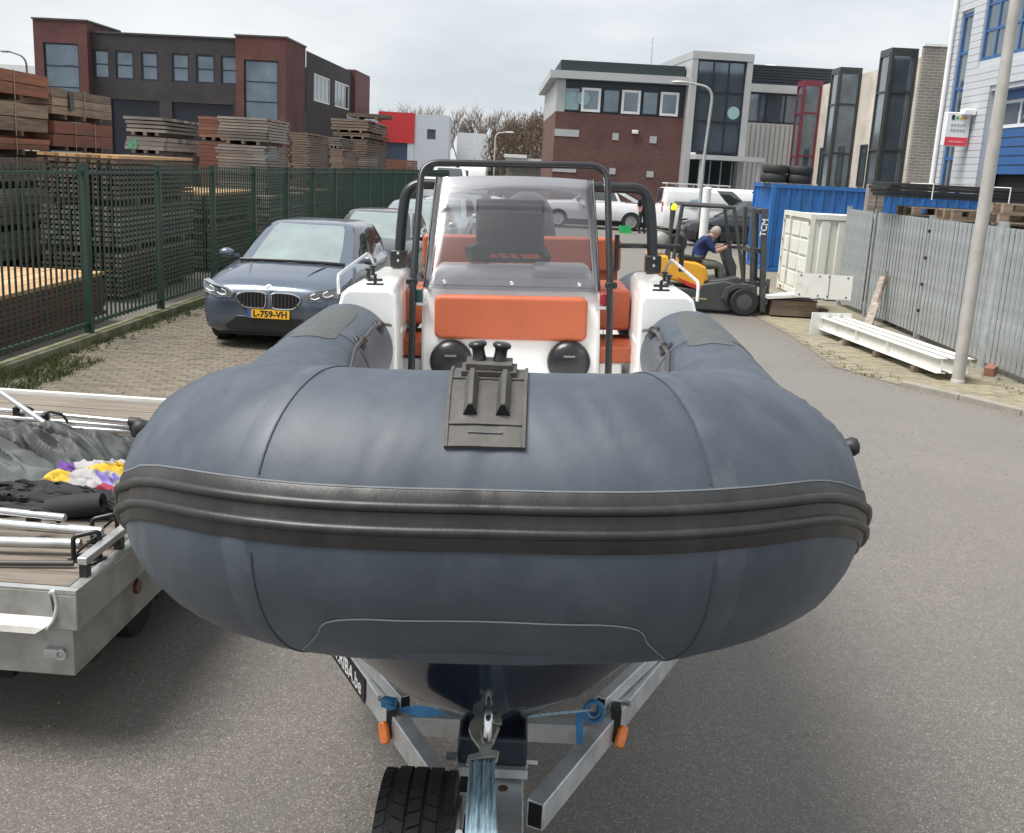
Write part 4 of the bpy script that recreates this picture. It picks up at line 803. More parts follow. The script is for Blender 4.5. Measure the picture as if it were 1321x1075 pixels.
for s in (-1, 1): MB().prism([(3.45,1.70),(3.62,1.66),(4.55,1.20),(4.30,1.20),(3.62,1.55)], s*.76-.03, s*.76+.03, 'x').build('sport_bar', whitep, pk)
pk.location = (.62, 47.2, 0)
# black SUV behind the forklift
sv = car('black_suv', (5.75, 38.6, 0), R(-88), 'black suv parked behind the forklift and the white bollard pole', 4.6, 1.86, 1.68, darkp, SUV(4.6, 1.08), [(1.08,1.2,4.4,.80,.18),(1.30,1.6,4.3,.745,.16),(1.55,2.0,4.1,.67,.13),(1.62,2.1,4.0,.62,.1)], (.85, 3.6), silver, r=.38, ww=.24)
for k in range(4): MB().box(.922,.935, 2.3+k*.33, 2.5+k*.33, .62, .84).build('orange_print', M('orange_print', (.70,.13,.05), .5), sv)

# dark flatbed truck far down the road, its white cab towards us
tk_ = empty('flatbed_truck', (AY(610,220,66).x, 66, 0), 0, 'far dark flatbed truck with a white cab below the white shed', 'truck')
cab = MB().loft([[(-.9*a,y,z0),(.9*a,y,z0),(.95*a,y,z0+.55*h),(.82*a,y,z0+h),(-.82*a,y,z0+h),(-.95*a,y,z0+.55*h)] for y, a, z0, h in ((0,.95,.6,1.5),(.25,1,.5,1.95),(1.5,1,.5,2.0))]).build('cab', whitep, tk_, bevel=.05)
MB().box(-.72,.72,.02,.06,1.45,2.0).build('windscreen', carglass, cab); MB().box(-1.1,1.1,1.6,6.5,.9,1.1).build('bed', blackp, tk_)
for k in range(4): MB().box(-1.15,-1.05,1.7+k*1.5,1.8+k*1.5,1.1,2.6).build('stake', blackp, tk_); MB().box(1.05,1.15,1.7+k*1.5,1.8+k*1.5,1.1,2.6).build('stake', blackp, tk_)
for k in range(5): MB().box(-1.02,1.02,1.7,6.4,1.11+k*.22,1.29+k*.22).build('load_layer', WD['brown'] if k % 2 else blackp, tk_)
for s in (-1, 1):
    for yy in (.7, 5.2): wheel(tk_, s*.92, yy, .42, .26, s, darkrim)
lamp_post((AY(637,225,70).x, 70, 0), AY(637,172,70).z, (.7,0,.1), 'thin pale lamp post in front of the brown thicket', .06, .035, M('pale_pole', (.50,.49,.46), .6))
# ---------------------------------------------------------------- people
def person(name, label, joints, edges, radii, mats, facemat, rz=0, loc=(0,0,0), root=0, group=None):
    me = bpy.data.meshes.new(name); me.from_pydata(joints, edges, []); o = put(name, me); o.location = loc; o.rotation_euler.z = rz
    md = o.modifiers.new('skin', 'SKIN'); md.use_smooth_shade = True
    if not me.skin_vertices: 
        bm = bmesh.new(); bm.from_mesh(me); bm.verts.layers.skin.verify(); bm.to_mesh(me); bm.free()
    sv_ = me.skin_vertices[0].data
    for i, r_ in enumerate(radii): sv_[i].radius = (r_, r_) if not isinstance(r_, tuple) else r_; sv_[i].use_root = (i == root)
    ms = o.modifiers.new('sub', 'SUBSURF'); ms.levels = 2; ms.render_levels = 2
    bpy.context.view_layer.update(); dg = bpy.context.evaluated_depsgraph_get(); nm = bpy.data.meshes.new_from_object(o.evaluated_get(dg)); o.modifiers.clear(); o.data = nm; nm.materials.clear()
    for m in mats: nm.materials.append(m)
    J = [Vector(j) for j in joints]
    for p in nm.polygons:
        c = p.center; best = min(range(len(edges)), key=lambda e: seg_d(c, J[edges[e][0]], J[edges[e][1]])); p.material_index = facemat[best]; p.use_smooth = True
    return tag(o, label, 'person', group)
def seg_d(p, a, b):
    ab = b-a; t = max(0, min(1, (p-a).dot(ab)/max(ab.length_squared, 1e-9))); return (p-a-ab*t).length
skin_m = M('skin', (.46,.27,.20), .55, var=.08); shirt = M('blue_shirt', (.012,.030,.115), .8, var=.2, vs=8); trou = M('grey_trousers', (.13,.135,.115), .85, var=.25, vs=10); darkcl = M('dark_clothes', (.02,.022,.03), .85, var=.2); hair_m = M('grey_hair', (.42,.36,.31), .8)
# ---------------------------------------------------------------- forklift
FK = Frame((0, 18.9), (10, 18.9)); fu = lambda x, y: FK.uz(x, y)
fx0 = fu(838,330)[0]
fk = empty('forklift', (fu(957,405)[0], 19.35, 0), 0, 'yellow and charcoal forklift with dark mast, facing the white container', 'forklift'); ox = fk.location.x
U = lambda x, y: (fu(x, y)[0]-ox, fu(x, y)[1])
fyel = M('forklift_yellow', (.74,.36,.025), .38, var=.06, coat=.3); fgrey = M('forklift_charcoal', (.055,.058,.060), .45, var=.12, vs=7); fdark = M('mast_steel', (.085,.088,.092), .42, .4, var=.2)
def pp(pts): return [U(*p) for p in pts]
MB().prism(pp([(845,367),(893,372),(905,366),(935,362),(950,366),(975,368),(974,398),(950,400),(935,402),(893,399),(880,396),(850,385)]), -.52, .52, 'y').build('chassis', fgrey, fk, bevel=.03)
MB().prism(pp([(839,329),(862,330),(864,342),(872,336),(900,339),(911,345),(914,362),(905,364),(904,373),(862,360),(843,352)]), -.50, .50, 'y').build('engine_cover', fyel, fk, bevel=.035)
MB().prism(pp([(864,336),(866,335),(898,341),(906,346),(908,362),(905,371),(864,358)]), -.512, -.505, 'y').build('cover_panel', fyel, fk, bevel=.004)
MB().prism(pp([(872,357),(904,370),(903,374),(885,368)]), -.53, -.514, 'y').build('red_strip', M('strip_red', (.55,.03,.03), .4), fk)
MB().prism(pp([(892,383),(911,384.5),(911,386.5),(892,385)]), -.528, -.521, 'y').build('rainbow_print', M('rainbow', (.45,.30,.08), .5, dirt=(.05,.25,.4), ds=9), fk)
MB().prism(pp([(903,363),(935,360),(950,357),(957,361),(953,368),(905,368)]), -.48, .48, 'y').build('floor_hump', fgrey, fk, bevel=.02)
for i, (y_, n_) in enumerate(((-.48, 0), (.48, 1))):
    g_ = MB(); 
    g_.tube([(U(868,338)[0], y_, U(868,338)[1]), (U(880,266)[0], y_*.96, U(880,266)[1])], .036, 8); g_.tube([(U(880,264)[0], y_*.96, U(880,264)[1]), (U(948,270)[0], y_*.96, U(948,268)[1])], .034, 8); g_.tube([(U(947,269)[0], y_*.96, U(948,269)[1]), (U(957,350)[0], y_, U(957,350)[1]), (U(958,362)[0], y_, U(958,362)[1])], .032, 8)
    g_.build('guard_frame', fgrey, fk, smooth=50)
for k in range(6): t = k/5; x_ = U(880,265)[0]*(1-t)+U(948,269)[0]*t; z_ = U(880,265)[1]*(1-t)+U(948,269)[1]*t; MB().box(x_-.02, x_+.02, -.45, .45, z_-.01, z_+.03).build('roof_bar', fgrey, fk)
# mast
for y_ in (-.36, .36):
    m_ = MB(); a, b_ = U(966,402), U(970,268); c, d_ = U(985,403), U(991,268)
    m_.prism([(a[0]+.02, .10), (a[0]+.08, .10), (b_[0]+.08, b_[1]), (b_[0]+.02, b_[1])], y_-.04, y_+.04, 'y'); m_.prism([(c[0]-.06, .06), (c[0]+.04, .06), (d_[0]+.01, d_[1]-.02), (d_[0]-.09, d_[1]-.02)], y_-.05, y_+.05, 'y'); m_.build('mast_rail', fdark, fk, bevel=.006)
for z_ in (U(978,269)[1]-.06, 1.15, .55, .25): MB().box(U(968,340)[0], U(988,340)[0]-.02, -.31, .31, z_-.04, z_+.04).build('mast_cross', fdark, fk)
MB().tube([(U(976,390)[0], 0, .15),(U(981,275)[0], 0, U(981,275)[1]-.1)], .04, 10).build('lift_cylinder', fdark, fk, smooth=50)
for y_ in (-.12,.12): MB().tube([(U(979,390)[0], y_, .2),(U(984,275)[0], y_, U(984,275)[1]-.1)], .014, 6).build('lift_chain', blackp, fk)
T_ = Matrix.Rotation(R(-83), 4, 'Y')
mt_text = text('mast_lettering', 'TCM', .15, whitepaint, fk, (U(986.5,294)[0], -.42, U(986,294)[1]), (math.pi/2, R(-86), 0), .002, bold=.003)
MB().box(U(985,400)[0], U(985,400)[0]+.06, -.45, .45, .22, .30).build('carriage', fdark, fk); MB().box(U(985,400)[0], U(985,400)[0]+.06, -.45, .45, .55, .62).build('carriage', fdark, fk)
for y_ in (-.25, .25):
    fo_ = MB().box(U(985,400)[0]+.062, U(985,400)[0]+1.0, y_-.05, y_+.05, .27, .30); fo_.box(U(985,400)[0]+.062, U(985,400)[0]+.10, y_-.05, y_+.05, .30, .65); fo_.build('fork', fdark, fk)
rimy = M('forklift_rim', (.07,.07,.07), .5)
for y_, s in ((-.55,-1), (.55,1)):
    for cx, r_, w_ in ((U(957,392)[0], .255, .20), (U(872,392)[0], .20, .15)):
        o_ = MB().lathe([(r_*.5,-w_*.5),(r_*.9,-w_*.5),(r_,-w_*.36),(r_,w_*.36),(r_*.9,w_*.5),(r_*.5,w_*.5)], 26).build('wheel', tyre_m, fk, smooth=40); o_.location = (cx, y_+(.0 if s < 0 else 0), r_); o_.rotation_euler = (math.pi/2, 0, 0)
        MB().lathe([(r_*.55,-w_*.52),(r_*.55,w_*.52),(r_*.25,w_*.56)], 20).build('rim', rimy, o_, smooth=40)
    MB().prism(pp([(929,384),(934,371),(947,366),(965,366),(965,371),(948,371),(938,376),(934,386)]), y_-.09, y_+.09, 'y').build('mudguard', fgrey, fk)
MB().prism([(a-.02, b) for a, b in pp([(880,336),(909,341),(911,335),(884,330)])], -.24, .24, 'y').build('seat', blackp, fk, bevel=.03); 
sw = MB(); c_ = U(941,321); cc = Vector((c_[0]-.02, 0, c_[1])); ax = Vector((-.55,0,.83)).normalized(); e1 = Vector((0,1,0)); e2 = ax.cross(e1)
sw.tube([cc+(e1*math.cos(t)+e2*math.sin(t))*.17 for t in [2*math.pi*k/20 for k in range(20)]], .014, 6, closed=True); sw.tube([cc-e1*.16, cc+e1*.16], .012, 5); sw.tube([cc, cc-ax*.45], .03, 8); sw.build('steering_wheel', blackp, fk, smooth=50)
MB().prism(pp([(935,326),(944,322),(954,345),(953,360),(945,360)]), -.2, .2, 'y').build('dash_cowl', fgrey, fk, bevel=.02)
tk = MB().lathe([(.02,-.33),(.10,-.325),(.15,-.29),(.155,-.2),(.155,.2),(.15,.29),(.10,.325),(.02,.33)], 24); tko = tk.build('gas_bottle', M('bottle_grey', (.33,.32,.30), .4, .3, var=.15), fk, smooth=40); tko.location = (U(855,312)[0], -.05, U(855,312)[1]); tko.rotation_euler = (math.pi/2, 0, 0)
MB().tube([(U(867,262)[0], -.46, U(867,262)[1]), (U(862,340)[0], -.46, U(862,340)[1])], .028, 8).build('light_post', fgrey, fk); MB().lathe([(.05,0),(.055,.05),(.04,.10),(.01,.115)], 14, Matrix.Translation((U(869,272)[0], -.5, U(869,271)[1]))).build('beacon', M('beacon_yellow', (.80,.75,.02), .3, emit=.25), fk, smooth=50)
spw = MB().lathe([(.09,-.05),(.17,-.05),(.185,-.02),(.185,.02),(.17,.05),(.09,.05)], 22).build('rear_lamp_ring', blackp, fk, smooth=40); spw.location = (U(881,318)[0], .3, U(881,318)[1]); spw.rotation_euler = (math.pi/2, 0, 0)
# the driver, leaning forward on the seat
hp_ = U(903,340); ch = U(914,311); hd = U(932,303); nk = U(924,307)
J = [(hp_[0],0,hp_[1]), ((hp_[0]*.5+ch[0]*.5)-.02,0,(hp_[1]+ch[1])/2+.0), (ch[0],0,ch[1]), (nk[0],0,nk[1]), (hd[0]-.03,0,hd[1]-.02), (hd[0]+.00,0,hd[1]+.04), (hd[0]+.055,0,hd[1]+.005),   # 6 face
     (hp_[0]+.03,-.12,hp_[1]-.04), (hp_[0]+.42,-.16,hp_[1]-.04), (hp_[0]+.50,-.16,hp_[1]-.42), (hp_[0]+.62,-.16,hp_[1]-.46),
     (hp_[0]+.03,.12,hp_[1]-.04), (hp_[0]+.42,.16,hp_[1]-.04), (hp_[0]+.50,.16,hp_[1]-.42), (hp_[0]+.62,.16,hp_[1]-.46),
     (ch[0]+.03,-.19,ch[1]-.00), (ch[0]+.16,-.24,ch[1]-.20), (ch[0]+.32,-.19,ch[1]-.14), (ch[0]+.40,-.17,ch[1]-.10),
     (ch[0]+.03,.19,ch[1]-.00), (ch[0]+.16,.24,ch[1]-.20), (ch[0]+.32,.17,ch[1]-.14), (ch[0]+.40,.15,ch[1]-.10)]
Ed = [(0,1),(1,2),(2,3),(3,4),(4,5),(5,6),(0,7),(7,8),(8,9),(9,10),(0,11),(11,12),(12,13),(13,14),(2,15),(15,16),(16,17),(17,18),(2,19),(19,20),(20,21),(21,22)]
Rd = [(.16,.15),(.15,.165),(.145,.17),.062,.075,(.088,.085),(.05,.055),.10,.078,.058,.045,.10,.078,.058,.045,.078,.055,.04,.036,.078,.055,.04,.036]
drv = person('person', 'grey haired person in a dark blue shirt leaning forward on the forklift seat', [(a[0], a[1], a[2]) for a in J], Ed, Rd, [shirt, skin_m, trou], [0,0,1,1,1,1,2,2,2,2,2,2,2,2,0,0,1,1,0,0,1,1], 0, (ox, 19.35, 0))
hr = MB(); hc = Vector((hd[0]-.035,0,hd[1]+.03)); hr.lathe([(.092,-.02),(.098,.015),(.088,.055),(.055,.085),(.01,.095)], 16, Matrix.Translation(hc) @ Matrix.Rotation(R(-35), 4, 'Y')); hr.build('hair', hair_m, drv, smooth=60)
for s in (-1,1): MB().lathe([(.004,-.006),(.018,0),(.020,.006),(.004,.01)], 10, Matrix.Translation((hd[0]-.02, s*.088, hd[1]+.01)) @ Matrix.Rotation(math.pi/2, 4, 'X')).build('ear', skin_m, drv, smooth=60)
# a second person by the pickup's tail
sp = G(829, 301); JS = [(0,0,.95),(0,0,1.18),(0,0,1.40),(0,0,1.52),(0,-.01,1.62),(0,-.02,1.72),(.10,0,.88),(.12,-.02,.48),(.13,.02,.08),(.13,-.12,.04),(-.10,0,.88),(-.12,-.02,.48),(-.13,.02,.08),(-.13,-.12,.04),(.20,0,1.40),(.25,.02,1.12),(.24,-.10,.88),(-.20,0,1.40),(-.25,.02,1.12),(-.24,-.10,.88)]
ES = [(0,1),(1,2),(2,3),(3,4),(4,5),(0,6),(6,7),(7,8),(8,9),(0,10),(10,11),(11,12),(12,13),(2,14),(14,15),(15,16),(2,17),(17,18),(18,19)]
person('person', 'person in dark work clothes standing behind the pickup truck', JS, ES, [.14,.135,.15,.06,.085,.085,.10,.07,.05,.045,.10,.07,.05,.045,.07,.05,.04,.07,.05,.04], [darkcl, skin_m, darkcl], [0,0,1,1,1,2,2,2,2,2,2,2,2,0,0,1,0,0,1], R(30), (sp.x-.12, 44.6, 0))
crate_p = G(803,299); gc = empty('green_crate', (crate_p.x, 44.4, 0), 0, 'small bright green crate on the ground behind the pickup wheel', 'crate'); grn = M('crate_green', (.02,.42,.11), .5); MB().box(-.24,.24,-.16,.16,0,.05).build('base', grn, gc)
for a in ((-.24,.24,-.16,-.14),(-.24,.24,.14,.16),(-.24,-.22,-.14,.14),(.22,.24,-.14,.14)): MB().box(*a, .053, .30).build('side_panel', grn, gc)
wp = empty('white_pole', (6.35, 37.2, 0), 0, 'short thick white pole standing behind the forklift', 'pole'); zp = AY(905,243,37.2).z
MB().tube([(0,0,0),(0,0,zp)], .15, 16).build('shaft', whitepaint, wp, smooth=40); MB().lathe([(.15,0),(.12,.04),(.02,.06)], 16, Matrix.Translation((0,0,zp+.001))).build('cap', whitepaint, wp, smooth=50)
# ---------------------------------------------------------------- containers
bluec = M('container_blue', (.018,.125,.38), .42, var=.1, vs=2, dirt=(.03,.10,.26), ds=1.4); whitec = M('container_white', (.66,.67,.61), .5, var=.06, vs=2, dirt=(.42,.36,.24), ds=2.6, dth=(.58,.78))
def container(name, x0, x1, y0, y1, h, mat, label, pitch=.30, rust=False):
    o = empty(name, (x0, y0, 0), 0, label, 'container'); w, d = x1-x0, y1-y0
    def corr(L):
        pts = []; u = .1
        while u < L-.1: pts += [(u, 0), (u+pitch*.30, 0), (u+pitch*.42, .04), (u+pitch*.88, .04)]; u += pitch
        return [p for p in pts if p[0] <= L-.1]+[(L-.1, 0)]
    c = corr(w); f_ = MB().grid([[(a, .04+b, .15) for a, b in c], [(a, .04+b, h-.1) for a, b in c]]); f_.build('front_wall', mat, o)
    c = corr(d); MB().grid([[(.04+b, a, .15) for a, b in c], [(.04+b, a, h-.1) for a, b in c]]).build('side_wall', mat, o); MB().grid([[(w-.04-b, a, .15) for a, b in c], [(w-.04-b, a, h-.1) for a, b in c]]).build('side_wall', mat, o)
    MB().box(.02, w-.02, d-.06, d-.02, .1, h-.05).build('back_wall', mat, o); MB().box(.05, w-.05, .05, d-.05, h-.06, h-.03).build('roof', mat, o); MB().box(.05, w-.05, .05, d-.05, .1, .14).build('floor', mat, o)
    for a in (0, w-.1):
        for b in (0, d-.1): MB().box(a, a+.1, b, b+.1, .0, h).build('corner_post', mat, o)
    for z in (.02, h-.11):
        for b in (0.01, d-.09): MB().box(.102, w-.102, b, b+.08, z, z+.10).build('rail', mat, o)
        for a in (.01, w-.09): MB().box(a, a+.08, .102, d-.102, z, z+.10).build('rail', mat, o)
    return o
container('shipping_container', 6.62, 12.5, 28.6, 31.0, AY(990,236,28.6).z, bluec, 'blue corrugated shipping container with tyres on its roof')
# tyres on it
tz = AY(990,236,28.6).z
for i, (x_, l, nm) in enumerate(((999,0,'lower'),(999,1,'upper'),(1031,0,'lower'),(1031,1,'upper'))):
    t_ = MB().lathe([(.20,-.11),(.31,-.115),(.345,-.07),(.345,.07),(.31,.115),(.20,.11),(.19,.0)], 30, None, False); t_.loft([], True, False) if False else None
    o_ = t_.build('tyre', tyre_m, None, smooth=40); P = AY(x_, 220, 29.3); o_.location = (P.x+.03*l, 29.3, tz+.0+.12+l*.235); o_.rotation_euler = (0, 0, i)
    tag(o_, '%s tyre of the %s pile on the blue container roof' % (nm, 'left' if i < 2 else 'right'), 'tyre', 'old tyres on the blue container')
    for k in range(30): pass
pl_ = tag(MB().box(AY(990,230,29).x, AY(1052,230,29).x, 28.9, 29.8, tz+.0, tz+.012).build('roof_board', WD['grey']), 'weathered grey board under the tyres on the blue container', 'board')
for o_ in [o for o in bpy.data.objects if o.name.startswith('tyre') and o.parent is None]: o_.location.z += .014
# white site container with open door leaf
wx0 = AY(1042,320,22.0).x; hc_ = AY(1042,276,22.0).z     # the near corner; the doors look across the road
wc = empty('site_container', (wx0, 24.3, 0), -math.pi/2, 'chalky white site container with ribbed doors and rust spots behind the steel fence', 'container')
rustm = M('rust_spots', (.30,.15,.05), .8, var=.4, vs=12)
MB().box(.0, 2.27, .06, 4.4, .08, hc_-.03).build('box', whitec, wc)
for k in range(11): MB().box(2.271, 2.31, .22+k*.36, .42+k*.36, .16, hc_-.12).build('rib', whitec, wc, bevel=.02)
for z in (.03, hc_-.10): MB().box(2.2, 2.325, .11, 4.4, z, z+.10).build('rail', whitec, wc)
for a, b in ((0,.09),(2.2,2.3)): MB().box(a, b, .0, .10, 0, hc_).build('corner_post', whitec, wc)
MB().box(.092, 2.198, .0, .08, hc_-.10, hc_+.002).build('top_rail', whitec, wc); MB().box(.092, 2.198, .0, .08, .03, .14).build('sill', whitec, wc)
for k in range(4):
    z0 = .18+k*(hc_-.32)/4; MB().prism(rrect(.14,.60,z0,z0+(hc_-.32)/4-.05,.02), .025, .062, 'y').build('door_panel', whitec, wc, bevel=.012)
for k in range(4): MB().box(.105, .13, -.012, .0, .25+k*.42, .33+k*.42).build('hinge', rustm, wc)
MB().tube([(.64,.0,.1),(.64,.0,hc_-.08)], .018, 8).build('lock_rod', whitec, wc)
MB().box(.25,.45,-.004,.0,.05,.12).build('rust_patch', rustm, wc); MB().box(2.20,2.29,-.012,-.004,hc_-.22,hc_-.12).build('rust_patch', rustm, wc)
for k in range(4):
    z0 = .18+k*(hc_-.32)/4; MB().prism(rrect(.72,1.35,z0,z0+(hc_-.32)/4-.05,.02), .025, .062, 'y').build('door_panel', whitec, wc, bevel=.012); MB().prism(rrect(1.45,2.12,z0,z0+(hc_-.32)/4-.05,.02), .025, .062, 'y').build('door_panel', whitec, wc, bevel=.012)
# ---------------------------------------------------------------- galvanised fence at the right
RFX = lambda Y: 6.50 + .0*(Y-14); RH = 1.93
galvf = M('galvanised_fence', (.46,.49,.50), .40, .55, var=.16, vs=5, dirt=(.36,.38,.37), ds=4)
rf = empty('palisade_fence', (6.5, 13, 0), 0, 'galvanised steel pale fence between the pavement and the storage yard', 'fence')
pale = MB(); pale.prism([(-.064,0),(-.046,-.018),(.046,-.018),(.064,0),(.044,-.012),(-.044,-.012)], .10, RH, 'z', Matrix.Rotation(math.pi/2, 4, 'Z')); palem = pale.mesh('pale'); palem.materials.append(galvf)
y = -3.2
posts = [-3.3, -.95, 1.42, 3.95, 6.6, 8.3]
while y < 8.25:
    if all(abs(y-p) > .09 for p in posts): put('pale', palem, rf, (-.035, y, 0), (0, 0, random.uniform(-.05,.05)))
    y += .152
for k, p in enumerate(posts):
    big = k == 2
    (MB().tube([(0,p,0),(0,p,RH+.07)], .075, 16) if big else MB().box(-.04,.04,p-.04,p+.04,0,RH+.05)).build('post', galvf, rf, smooth=40 if big else None)
    if k+1 < len(posts):
        for z in (.22, RH-.10): MB().box(-.018,.022, p+.08, posts[k+1]-.08, z-.025, z+.025).build('rail', galvf, rf)
for k in range(4): MB().box(-.07,-.04, 3.86,3.90, .45+k*.42, .50+k*.42).build('hinge', blackp, rf)
for k in range(67):
    yy = -3.1+k*.17
    MB().lathe([(.018,0),(.006,.05)], 6, Matrix.Translation((0, yy, RH-.074))).build('spike', galvf, rf)
# wooden post and black boards, pallets behind the fence
fp = Vector((7.6, 21.5, 0)); P = AY(1127,270,21.5); tp_ = empty('timber_post', (P.x, 21.5, 0), 0, 'grey squared timber post standing against the blue container', 'post'); zz_ = AY(1127,238,21.5).z
MB().box(-.17,-.01,-.1,.1,0,zz_).build('post_half', WD['grey'], tp_); MB().box(.01,.15,-.1,.1,0,zz_-.05).build('post_half', WD['grey'], tp_)
def pallet(loc, rz, label, w=1.2, d=.8):
    o = empty('pallet', loc, rz, label, 'pallet', 'wooden pallets in the storage yard')
    for k in range(5): yy = -d/2+.05+k*(d-.1)/4; put('deck_board', board_mesh(w, .10, .022, 'tan'), o, (0, yy, .122))
    for k in range(3): yy = -d/2+.05+k*(d-.1)/2; put('bottom_board', board_mesh(w, .10, .022, 'tan'), o, (0, yy, 0)); [put('block', board_mesh(.14, .10, .098, 'tan'), o, (xx, yy, .0235)) for xx in (-w/2+.07, 0, w/2-.07)]
    return o
A = AY(1245,270,17.0)
ORD = ['topmost']+[w+' from the top' for w in 'second third fourth fifth sixth seventh eighth ninth tenth eleventh twelfth thirteenth fourteenth fifteenth sixteenth seventeenth'.split()]
for s, (x_, Yp, n_, yt) in enumerate(((1193,18.2,12,258),(1255,17.0,12,262),(1320,16.0,12,262))):
    P = AY(x_, 270, Yp); P.x = max(P.x, 6.95); zt_ = AY(x_, yt, Yp).z; n_ = int(zt_/.148)
    for k in range(n_): pallet((P.x+.25+random.uniform(-.03,.03), Yp+.3+random.uniform(-.03,.03), k*.1485+.008), R(random.uniform(-2,2)), '%s grey pallet of the %s' % (ORD[n_-1-k], ['pallet stack beside the timber post', 'middle pallet stack behind the steel fence', 'pallet stack behind the lamp post'][s]))
blk = M('black_boards', (.020,.021,.022), .5, var=.25, vs=3)
zb0 = AY(1200,258,18.2).z
bo = empty('black_sheet_pack', (AY(1135,250,18.6).x, 18.3, 0), 0, 'long pack of black boards strapped with white bands on the pallets', 'boards')
Lb = AY(1290,250,17.6).x-AY(1135,250,18.6).x
for k in range(4): b_ = MB().box(0, Lb+2.2, -.1-.02*k, .85, 0, .055); o_ = b_.build('board', blk, bo, bevel=.006); o_.location = (random.uniform(-.05,.05), 0, zb0+.02+k*.06); 
for xx in (.72, 2.02): 
    MB().tube([(xx,-.19,zb0+.0),(xx,-.19,zb0+.262),(xx,.88,zb0+.262)], .010, 6).build('strap', whitepaint, bo)
# machine with round hole behind (dark)
# ---------------------------------------------------------------- white steel beams on the pavement
ivory = M('primer_white_steel', (.72,.72,.68), .45, var=.05, vs=4, dirt=(.52,.50,.44), ds=3, dth=(.55,.75))
A0 = G(1054,425,.10); B0 = G(1204,482,.10); dirb = Vector((B0.x-A0.x, B0.y-A0.y, 0)); Lbm = dirb.length; rzb = math.atan2(dirb.y, dirb.x)
def ibeam(o, L, h=.20, w=.13, t=.012):
    b = MB().prism([(-w/2,0),(w/2,0),(w/2,t),(t/2,t),(t/2,h-t),(w/2,h-t),(w/2,h),(-w/2,h),(-w/2,h-t),(-t/2,h-t),(-t/2,t),(-w/2,t)], 0, L, 'x'); b.build('web_and_flanges', ivory, o, bevel=.003)
nrm = Vector((-dirb.y, dirb.x, 0)).normalized()
for k in range(3):
    p = Vector((A0.x, A0.y, .10))+nrm*(.10+.19*k); o = empty('steel_beam', p, rzb, ['white steel beam lying nearest the road on small blocks', 'white steel beam in the middle of the three on blocks', 'white steel beam lying closest to the steel fence on blocks'][k], 'beam', 'white steel beams on blocks'); ibeam(o, Lbm)
    MB().box(-.022,-.003,-.09+(-.12 if k == 0 else 0),.09,-.09,.27).build('end_plate', ivory, o); 
    for t_ in (.35,.62): MB().box(Lbm*t_, Lbm*t_+.012, -.062, -.008, .013, .187).build('stiffener', ivory, o)
for k, t_ in enumerate((.28,.55,.85)):
    c_ = Vector((A0.x, A0.y, 0))+dirb.normalized()*Lbm*t_; mb_ = MB().bar((0,0,.048), tuple(nrm*.62), .09, .095); o = mb_.build('support_block', WD['brown']); o.location = (c_.x, c_.y, 0.0); tag(o, ['brown timber block under the far end of the white beams', 'brown timber block under the middle of the white beams', 'brown timber block under the near end of the white beams'][k], 'block', 'blocks under the beams')
sc1 = G(1098,440)
for k in range(2):
    o = MB().prism([(0,0),(.16,.10),(.32,.10),(.32,.115),(.15,.115),(0,.015)], -.04, .04, 'y').build('steel_bracket', ivory); q = G(1085+k*14, 443+k*3); o.location = (q.x, q.y, .007); o.rotation_euler.z = R(30); tag(o, ['small bent white bracket on the pavers beside the beams', 'second bent white bracket touching the timber block'][k], 'bracket')
# second beam stack on a pallet, its end plate towards the road
pl2 = G(1005,408); pallet((pl2.x+.3, pl2.y+.5, .008), R(5), 'wooden pallet under the raised white beam by the forklift forks')
e2 = AY(1062,373,18.6); o = empty('steel_beam', (e2.x, 18.6, .35), R(78), 'raised white beam with a broad drilled end plate by the container', 'beam', 'white steel beams on blocks'); ibeam(o, 2.4)
pw = [AY(1029,373,18.6), AY(1096,370,18.6)]
ep = MB().box(-.02,-.002,-.48,.48,.06,.06+.42).build('end_plate', ivory, o)
for yy in (-.40,-.08,.08,.40):
    for zz in (.10,.44): MB().lathe([(.018,0),(.018,.002)], 10, Matrix.Translation((-.021, yy, zz)) @ Matrix.Rotation(-math.pi/2, 4, 'Y')).build('bolt_hole', M('hole_grey', (.12,.12,.12), .8), ep)
MB().box(-.026,-.0205,-.095,-.085,.06,.48).build('joint_line', M('hole_grey', (.12,.12,.12), .8), ep)
q = AY(1010,394,19.0); o = empty('steel_channel', (q.x-.35, 19.0, .33), 0, 'flat grey steel channel lying in front of the forklift forks', 'channel'); MB().prism([(0,0),(1.2,.12),(1.2,.15),(0,.06)], -.25, .25, 'y').build('plate', ivory, o); MB().box(.1,.9,-.2,.2,-.29,-.02).build('support_crate', WD['brown'], o)
q1, q2 = G(1118,424), AX(1138,318,6.38); o = empty('leaning_plank', (q1.x, q1.y, 0), 0, 'grey plank leaning against the steel fence beside the beams', 'plank'); MB().bar((0,0,0), (6.40-q1.x, .6, .85), .14, .03).build('plank', WD['grey'], o); MB().bar((.09,.06,0), (6.42-q1.x, .55, .95), .03, .04).build('batten', WD['brown'], o)
o = MB().box(-.3,.3,-.06,.06,0,.10).build('wood_offcut', WD['orange']); q = G(1278,482); o.location = (q.x, q.y, .01); o.rotation_euler.z = R(60); tag(o, 'short orange wooden offcut lying at the steel fence foot', 'offcut')
# big lamp post on the right pavement
q = G(1235,495); t_ = AY(1310,0,q.y); lamp_post((q.x, q.y, 0), 6.5, (-1.2,0,.2), 'concrete grey lamp post on the pavement beside the white beams', .078, .048, M('lamp_pole_grey', (.40,.385,.36), .7, .1, var=.15, vs=4))
